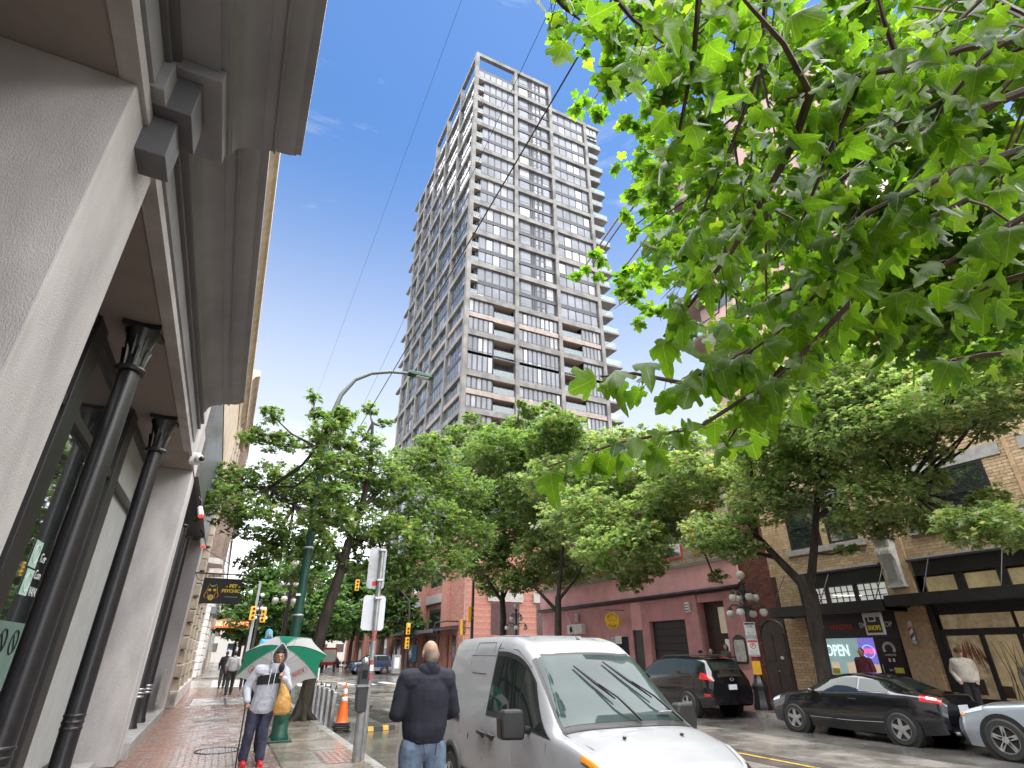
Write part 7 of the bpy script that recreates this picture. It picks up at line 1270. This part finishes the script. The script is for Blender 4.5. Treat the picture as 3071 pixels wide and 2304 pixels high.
# ornate cluster lamp posts with opal globes
def lamp_tree(loc, label, arms=True, h=4.3, m=None, hang=True):
    t = thing('cluster_lamp', label, 'lamp post', loc, group='ornate lamp posts with clustered globes'); m = m or M_BLK; k = h / 4.3
    part('base', G().lathe([(.30, 0), (.30, .12), (.26, .2), (.24, .55), (.27, .6), (.27, .68), (.19, .78), (.14, .95), (.12, 1.05)], (0, 0, 0), 8), m, t, 30); part('post', G().tube([(0, 0, 1.0), (0, 0, 2.4 * k), (0, 0, 3.9 * k)], [.105, .085, .06], 14), m, t, 50)
    part('finial_ring', G().lathe([(.06, 0), (.11, .03), (.11, .07), (.06, .1)], (0, 0, 3.05 * k), 12), m, t, 40); part('finial_ring', G().lathe([(.06, 0), (.12, .03), (.12, .08), (.06, .12)], (0, 0, 3.85 * k), 12), m, t, 40)
    part('globe', G().sph((0, 0, 4.18 * k), .15, 18, 12), M_OPAL, t, True)
    for tier, (z, rad, n, dz, off) in enumerate(((3.55 * k, .40, 4, -.02 if False else .0, 0), (3.05 * k, .58, 4, 0, .785))):
        for q in range(n):
            a = off + q * 2 * math.pi / n + .35; c, s_ = math.cos(a), math.sin(a); pts = [(0, 0, z), (c * rad * .4, s_ * rad * .4, z + .12), (c * rad * .8, s_ * rad * .8, z + .16), (c * rad, s_ * rad, z + .06)]
            ar = part('arm', G().tube(pts, [.03, .026, .022, .018], 6), m, t, True); part('scroll', G().tube([(c * rad * .2, s_ * rad * .2, z + .0), (c * rad * .45, s_ * rad * .45, z - .08), (c * rad * .62, s_ * rad * .62, z + .0), (c * rad * .5, s_ * rad * .5, z + .08)], .014, 5), m, ar, True)
            part('holder', G().lathe([(.03, .10), (.075, .06), (.085, .0)], (c * rad, s_ * rad, z - .02), 12), m, ar, 40); part('globe', G().sph((c * rad, s_ * rad, z - .13), .135, 16, 12), M_OPAL, t, True)
    return t
lr = lamp_tree((16.4, 15.0, SW), 'black cluster lamp post with white globes and parking signs beside the black coupe')
part('red_band', G().tube([(0, 0, 1.05), (0, 0, 2.2)], [.115, .098], 14), mat('banner_red', (.30, .02, .03), .6), lr); part('yellow_notice', G().box(-.13, .13, -.135, -.12, 1.02, 1.42), mat('notice_amber', (.75, .42, .02), .5), lr)
def psign(par, z0, z1, red):
    b = part('parking_sign', G().box(-.17, .17, -.15, -.135, z0, z1), M_WT, par, bevel=.006); part('sign_border', G().box(-.155, .155, -.153, -.1505, z0 + .015, z0 + .02).box(-.155, .155, -.153, -.1505, z1 - .02, z1 - .015), M_BLK2, b)
    if red: part('sign_symbol', G().tube([(.08 * math.cos(a * .314), -.153, (z0 + z1) / 2 + .04 + .08 * math.sin(a * .314)) for a in range(21)], .012, 5), M_RED, b); text('lettering', 'P', .13, M_BLK2, (0, -.152, (z0 + z1) / 2 + .04), (90, 0, 0), b, .001); part('sign_band', G().box(-.155, .155, -.1535, -.1505, z1 - .09, z1 - .03), M_RED, b)
    else: text('lettering', '2 HR', .09, M_BLK2, (0, -.152, z1 - .14), (90, 0, 0), b, .001); part('sign_band', G().box(-.155, .155, -.1535, -.1505, z1 - .08, z1 - .03), M_GRN, b)
    text('lettering', '9 AM - 10 PM', .04, M_BLK2, (0, -.152, z0 + .12), (90, 0, 0), b, .001); text('lettering', 'EVERY DAY', .04, M_BLK2, (0, -.152, z0 + .06), (90, 0, 0), b, .001)
sg = part('sign_panel', G().box(-.18, .18, -.134, -.128, 1.55, 2.62), M_STEEL, lr); psign(lr, 2.18, 2.62, False); psign(lr, 1.60, 2.08, True)
lr.rotation_euler.z = -.75
ll = lamp_tree((2.3, 50.8, SW), 'black cluster lamp post beyond the left corner near the hotel sign', h=6.0); lamp_tree((2.3, 66, SW), 'white-globed cluster lamp post further along the far left sidewalk', h=6.0, m=M_CORND); lamp_tree((16.4, 33.3, SW), 'dark globed cluster lamp post between the two trees behind the van', h=4.5)
lt = lamp_tree((2.3, 26.8, SW), 'tall cluster lamp post hidden in the left tree with two globes showing', h=5.4)
# sign post with two sign backs and a parking meter
t = thing('sign_post', 'grey steel post with two blank sign backs beside the man in navy', 'sign post', (2.6, 11.3, 0), world=True)
X, Y = 2.58, 11.3; M_BACK = mat('sign_back', (.40, .41, .43), .35, metal=.4, var=.15, vs=5)
part('post', G().tube([(X, Y, SW), (X, Y, 3.72)], .045, 14), M_STEEL, t, 60); part('sleeve', G().tube([(X - .10, Y - .02, SW), (X - .10, Y - .02, .85)], .07, 14), M_STEEL, t, 60)
def rsign(x0, x1, z0, z1, y): 
    r = .04; pts = [(x0 + r, z0), (x1 - r, z0), (x1, z0 + r), (x1, z1 - r), (x1 - r, z1), (x0 + r, z1), (x0, z1 - r), (x0, z0 + r)]; return G().prism(pts, lambda a, b, q: (a, q, b), y, y + .006)
s1 = part('sign_back', rsign(X - .24, X + .10, 2.92, 3.70, Y + .05), M_BACK, t); s2 = part('sign_back', rsign(X - .26, X + .17, 2.18, 2.80, Y + .05), mat('sign_back_pale', (.60, .62, .65), .35, metal=.2, var=.05), t)
part('sticker', G().box(X - .13, X - .02, Y + .042, Y + .048, 2.98, 3.06), M_RED, s1)
for z in (3.62, 3.05, 2.72): part('clamp', G().box(X - .065, X + .065, Y - .06, Y + .05, z, z + .045), M_STEEL, t, bevel=.008)
for z, dz in ((2.0, .16), (1.52, .14), (1.35, .1)): part('paint_mark', G().lathe([(.0455, 0), (.0462, .02), (.0462, dz), (.0455, dz + .02)], (X, Y, z), 14), mat('faded_red', (.32, .10, .10), .6, var=.4, vs=20), t)
part('sticker', G().box(X - .03, X + .04, Y - .052, Y - .046, 1.5, 1.6), M_WT, t)
mt = thing('parking_meter', 'dark twin parking meter strapped to the grey sign post', 'parking meter', (X - .12, Y - .03, .85), world=True)
M_MET = mat('meter_grey', (.05, .05, .055), .4, var=.1)
part('meter_body', G().prism([(-.075, .86), (.06, .86), (.075, 1.0), (.075, 1.5), (.05, 1.62), (0, 1.66), (-.05, 1.62), (-.085, 1.5), (-.1, 1.1)], lambda a, b, q: (X - .13 + a, Y - .05 + q, b), -.09, .09), M_MET, mt, bevel=.02); part('meter_dome', G().sph((X - .12, Y - .05, 1.64), (.065, .08, .09), 14, 10), M_STEEL, mt, True); part('meter_window', G().box(X - .18, X - .08, Y - .146, Y - .138, 1.38, 1.52), M_CGL, mt); part('meter_strap', G().box(X - .235, X - .02, Y - .15, Y + .06, 1.25, 1.29), M_STEEL, mt)
# traffic cones in a stack
M_ORG = mat('cone_orange', (.80, .13, .015), .45, var=.1, vs=12); M_REFL = mat('reflective_white', (.72, .73, .75), .35, var=.15, vs=30)
cx_, cy_ = 3.18, 16.55
for k in range(5):
    t = thing('traffic_cone', ('topmost orange traffic cone with two white reflective bands on the stack' if k == 4 else 'nested traffic cone showing only its black base, %s from the ground' % ('lowest', 'second', 'third', 'fourth')[min(k, 3)]), 'traffic cone', (cx_, cy_, .045 * k), rnd.uniform(-.2, .2), 'stack of traffic cones')
    part('base', G().box(-.2, .2, -.2, .2, 0, .035), M_BLK2, t, bevel=.01)
    if k < 4: part('cone', G().lathe([(.155, .036), (.15, .06), (.14, .1)], (0, 0, 0), 18), M_ORG, t, True)
    else:
        cr_ = lambda z: .15 - .125 * (z - .035) / .87
        part('cone', G().lathe([(.165, .036), (cr_(.06), .06)] + [(cr_(z), z) for z in (.2, .4, .6, .8, .9)] + [(.02, .91)], (0, 0, 0), 22), M_ORG, t, 50)
        for a, b in ((.50, .60), (.66, .78)): part('reflective_band', G().lathe([(cr_(a) + .001, a), (cr_(a) + .004, a + .005), (cr_(b) + .004, b - .005), (cr_(b) + .001, b)], (0, 0, 0), 22), M_REFL, t, True)
# rubber wheel stops
for k, (x, y, lb_) in enumerate(((4.1, 16.4, 'black rubber wheel stop with a yellow stripe beside the cones'), (5.8, 39.5, 'far black wheel stop lying by the crossing'))):
    t = thing('wheel_stop', lb_, 'wheel stop', (x, y, 0), .25); part('block', G().prism([(-.075, 0), (.075, 0), (.045, .1), (-.045, .1)], lambda a, b, q: (q, a, b), -.45, .45), M_BLK2, t, bevel=.008)
    for xx in (-.33, .1): part('stripe', G().prism([(-.078, .006), (-.049, .104), (.049, .104), (.078, .006)], lambda a, b, q: (q, a, b), xx, xx + .16), M_YEL, t)
# bike share docks on a long base plate
for k in range(8):
    y = 16.9 + k * .86
    t = thing('bike_dock', 'grey bike share dock with glass side panel, number %s from the traffic cones' % ('one two three four five six seven eight'.split()[k]), 'bike dock', (2.98, y, .05), group='bike share docks beside the left kerb')
    part('frame', G().box(-.05, .05, -.05, .05, 0, .82).box(-.04, .04, .05, .5, .78, .86), M_STEEL, t, bevel=.01); part('side_panel', G().box(.055, .065, .05, .38, .1, .74), mat('green_tint_panel', (.22, .34, .2), .15, mirror=.3), t); part('post', G().box(-.03, .03, .40, .48, 0, .78), M_STEEL, t); part('hook', G().tube([(0, .0, .86), (0, -.06, .95), (0, -.12, .97), (0, -.15, .9)], .012, 6), M_BLK2, t)
single('dock_base_plate', G().box(2.82, 3.2, 16.5, 24.3, .0, .05), M_STEEL, 'long steel base plate under the bike docks', 'base plate', bevel=.01)
single('white_delineator', G().cyl((5.55, 37.6, 0), (5.55, 37.6, 1.0), .05, .045, 10), M_WPL, 'white plastic bollard post standing at the crossing', 'bollard', smooth=40)
for k, (x, y) in enumerate(((9.2, 66), (8.4, 70))): single('white_delineator', G().cyl((x, y, 0), (x, y, 1.3), .05, .045, 8), M_WPL, ('white bollard post before the far pickup truck', 'white bollard post behind the one before the far pickup')[k], 'bollard', smooth=40)
# white barrier leg beside the man
t = thing('folding_barrier', 'white folding sign frame standing behind the man in navy', 'barrier', (2.35, 7.6, SW), world=True)
part('panel', G().hexa([(2.28, 7.55, SW), (2.31, 7.55, SW), (2.31, 8.2, SW), (2.28, 8.2, SW), (2.28, 7.8, 1.35), (2.31, 7.8, 1.35), (2.31, 7.95, 1.35), (2.28, 7.95, 1.35)]), M_WPL, t); part('foot', G().box(2.2, 2.36, 7.45, 7.62, SW, SW + .04), M_BLK2, t)
# traffic signals
def signal(name_lb, loc, rz, lit=0, ped=False):
    t = thing('traffic_signal', name_lb, 'traffic light', loc, rz, 'traffic signals at the intersection')
    part('housing', G().box(-.17, .17, -.11, .11, 0, .95), M_TSY, t, bevel=.03)
    for k in range(3): l_ = part('lens', G().cyl((0, -.115, .78 - k * .3), (0, -.135, .78 - k * .3), .105, .10, 16), M_LRED if (lit and k == 0) else M_LOFF, t); part('visor', G().tube([(.12 * math.cos(a * .3142), -.2, .78 - k * .3 + .12 * math.sin(a * .3142)) for a in range(-1, 12)], .012, 4), M_TSY, l_)
    return t
sp_ = thing('signal_pole', 'dark mast arm pole carrying the lit red signal at the far right corner', 'signal pole', (15.3, 53.6, 0), world=True)
part('pole', G().tube([(15.3, 53.6, 0), (15.3, 53.6, 5.2), (15.15, 53.6, 6.2), (14.3, 53.6, 7.1), (12.8, 53.6, 7.6), (10.0, 53.6, 7.8)], [.12, .1, .09, .08, .07, .05], 10), M_BLK2, sp_, True)
signal('lit red traffic signal on the far right corner pole', (15.25, 53.4, 3.3), 0, 1); signal('small yellow pedestrian signal below the lit red signal', (15.25, 53.42, 2.1), .2); signal('yellow traffic signal hanging from the mast arm over the intersection', (10.2, 53.5, 6.85), 0); signal('yellow signal box seen edge-on beside the corner tree', (14.9, 37.4, 3.7), 1.3); signal('small yellow pedestrian signal behind the van roof', (14.4, 37.3, 2.85), .6)
p2 = thing('signal_pole', 'dark signal pole at the near right corner behind the van', 'signal pole', (15.1, 37.4, 0), world=True); part('pole', G().tube([(15.1, 37.4, 0), (15.1, 37.4, 6.4)], [.12, .09], 10), M_BLK2, p2, True); part('arm', G().tube([(14.9, 37.4, 4.1), (15.1, 37.4, 4.1)], .03, 6).tube([(14.45, 37.3, 3.3), (15.1, 37.4, 3.3)], .03, 6), M_BLK2, p2)
signal('yellow signal on the near left corner seen beside the globes', (1.75, 48.6, 4.0), .3); signal('lower yellow signal box on the near left corner pole', (2.6, 49.8, 3.9), -.4); p3 = thing('signal_pole', 'pale signal pole at the far left corner below the globes', 'signal pole', (1.9, 48.9, 0), world=True); part('pole', G().tube([(1.9, 48.9, 0), (1.9, 48.9, 6.8)], [.12, .09], 10), M_CORN, p3, True); part('arm', G().tube([(1.75, 48.7, 4.4), (2.6, 49.7, 4.4)], .03, 6), M_CORN, p3)
# map kiosk, hire bikes, far street signs
t = thing('map_kiosk', 'red framed map stand among the hire bikes up the street', 'map stand', (10.9, 68, 0), .2); part('panel', G().box(-.8, .8, -.05, .05, .6, 2.3), M_REDF, t, bevel=.02); part('map', G().box(-.68, .68, -.06, -.051, .9, 2.1), M_WT, t); part('leg', G().box(-.7, -.6, -.05, .05, 0, .6), M_BLK2, t); part('leg', G().box(.6, .7, -.05, .05, 0, .6), M_BLK2, t)
M_BIKE = mat('bike_red', (.35, .06, .04), .5)
for k in range(7):
    t = thing('hire_bike', 'hire bike in the far rack, number %s from the map stand' % ('one two three four five six seven'.split()[k]), 'bicycle', (11.4 + k * .42, 66.6 + k * .1, 0), 1.4, 'hire bikes in the far rack')
    for x in (-.52, .52): part('wheel', G().tube([(x + .33 * math.cos(a * .3927), 0, .34 + .33 * math.sin(a * .3927)) for a in range(17)], .025, 6), M_TYRE, t, True)
    part('frame', G().tube([(-.52, 0, .34), (-.1, 0, .34), (.3, 0, .75), (.52, 0, .34)], .03, 6).tube([(-.1, 0, .34), (-.2, 0, .8)], .025, 6).tube([(.3, 0, .75), (.26, 0, 1.02)], .02, 6), M_BIKE, t); part('saddle', G().box(-.32, -.08, -.07, .07, .8, .86), M_BLK2, t, bevel=.02); part('handlebar', G().tube([(.2, -.26, 1.02), (.28, 0, 1.03), (.2, .26, 1.02)], .016, 6), M_BLK2, t); part('basket', G().box(.4, .65, -.16, .16, .72, .95), M_BLK2, t)
for k, (x, y) in enumerate(((14.8, 60), (7.6, 92))): t = thing('street_sign', ('white notice on a thin post near the blue compact SUV', 'white notice on a thin post far up the street')[k], 'sign', (x, y, 0)); part('post', G().cyl((0, 0, 0), (0, 0, 3), .03, .03, 8), M_STEEL, t); part('board', G().box(-.25, .25, -.05, -.03, 2.2, 3.0), M_WT, t)
t = thing('utility_cabinet', 'pale cabinet covered with posters at the far right corner', 'cabinet', (14.7, 54.5, SW)); part('box', G().box(-.35, .35, -.3, .3, 0, 1.5), M_STEEL, t, bevel=.02); part('poster', G().box(-.25, .2, -.31, -.301, .4, 1.3), M_WT, t)
# overhead wires
def wire(p, q, sag, r, lb_):
    p, q = Vector(p), Vector(q); single('overhead_wire', G().tube([p.lerp(q, s_ / 10) - Vector((0, 0, 4 * sag * s_ / 10 * (1 - s_ / 10))) for s_ in range(11)], r, 5), M_BLK2, lb_, 'wire', 'overhead wires', True)
wire((2.95, -2, 9.6), (3.2, 40, 9.4), .25, .013, 'thick overhead cable crossing the sky in front of the tower')
wire((1.2, -3, 9.7), (1.35, 40, 9.6), .3, .0022, 'thin overhead wire left of the tower')
wire((2.1, -3, 9.7), (3.6, 40, 9.6), .3, .004, 'thin overhead wire running over the tower front')
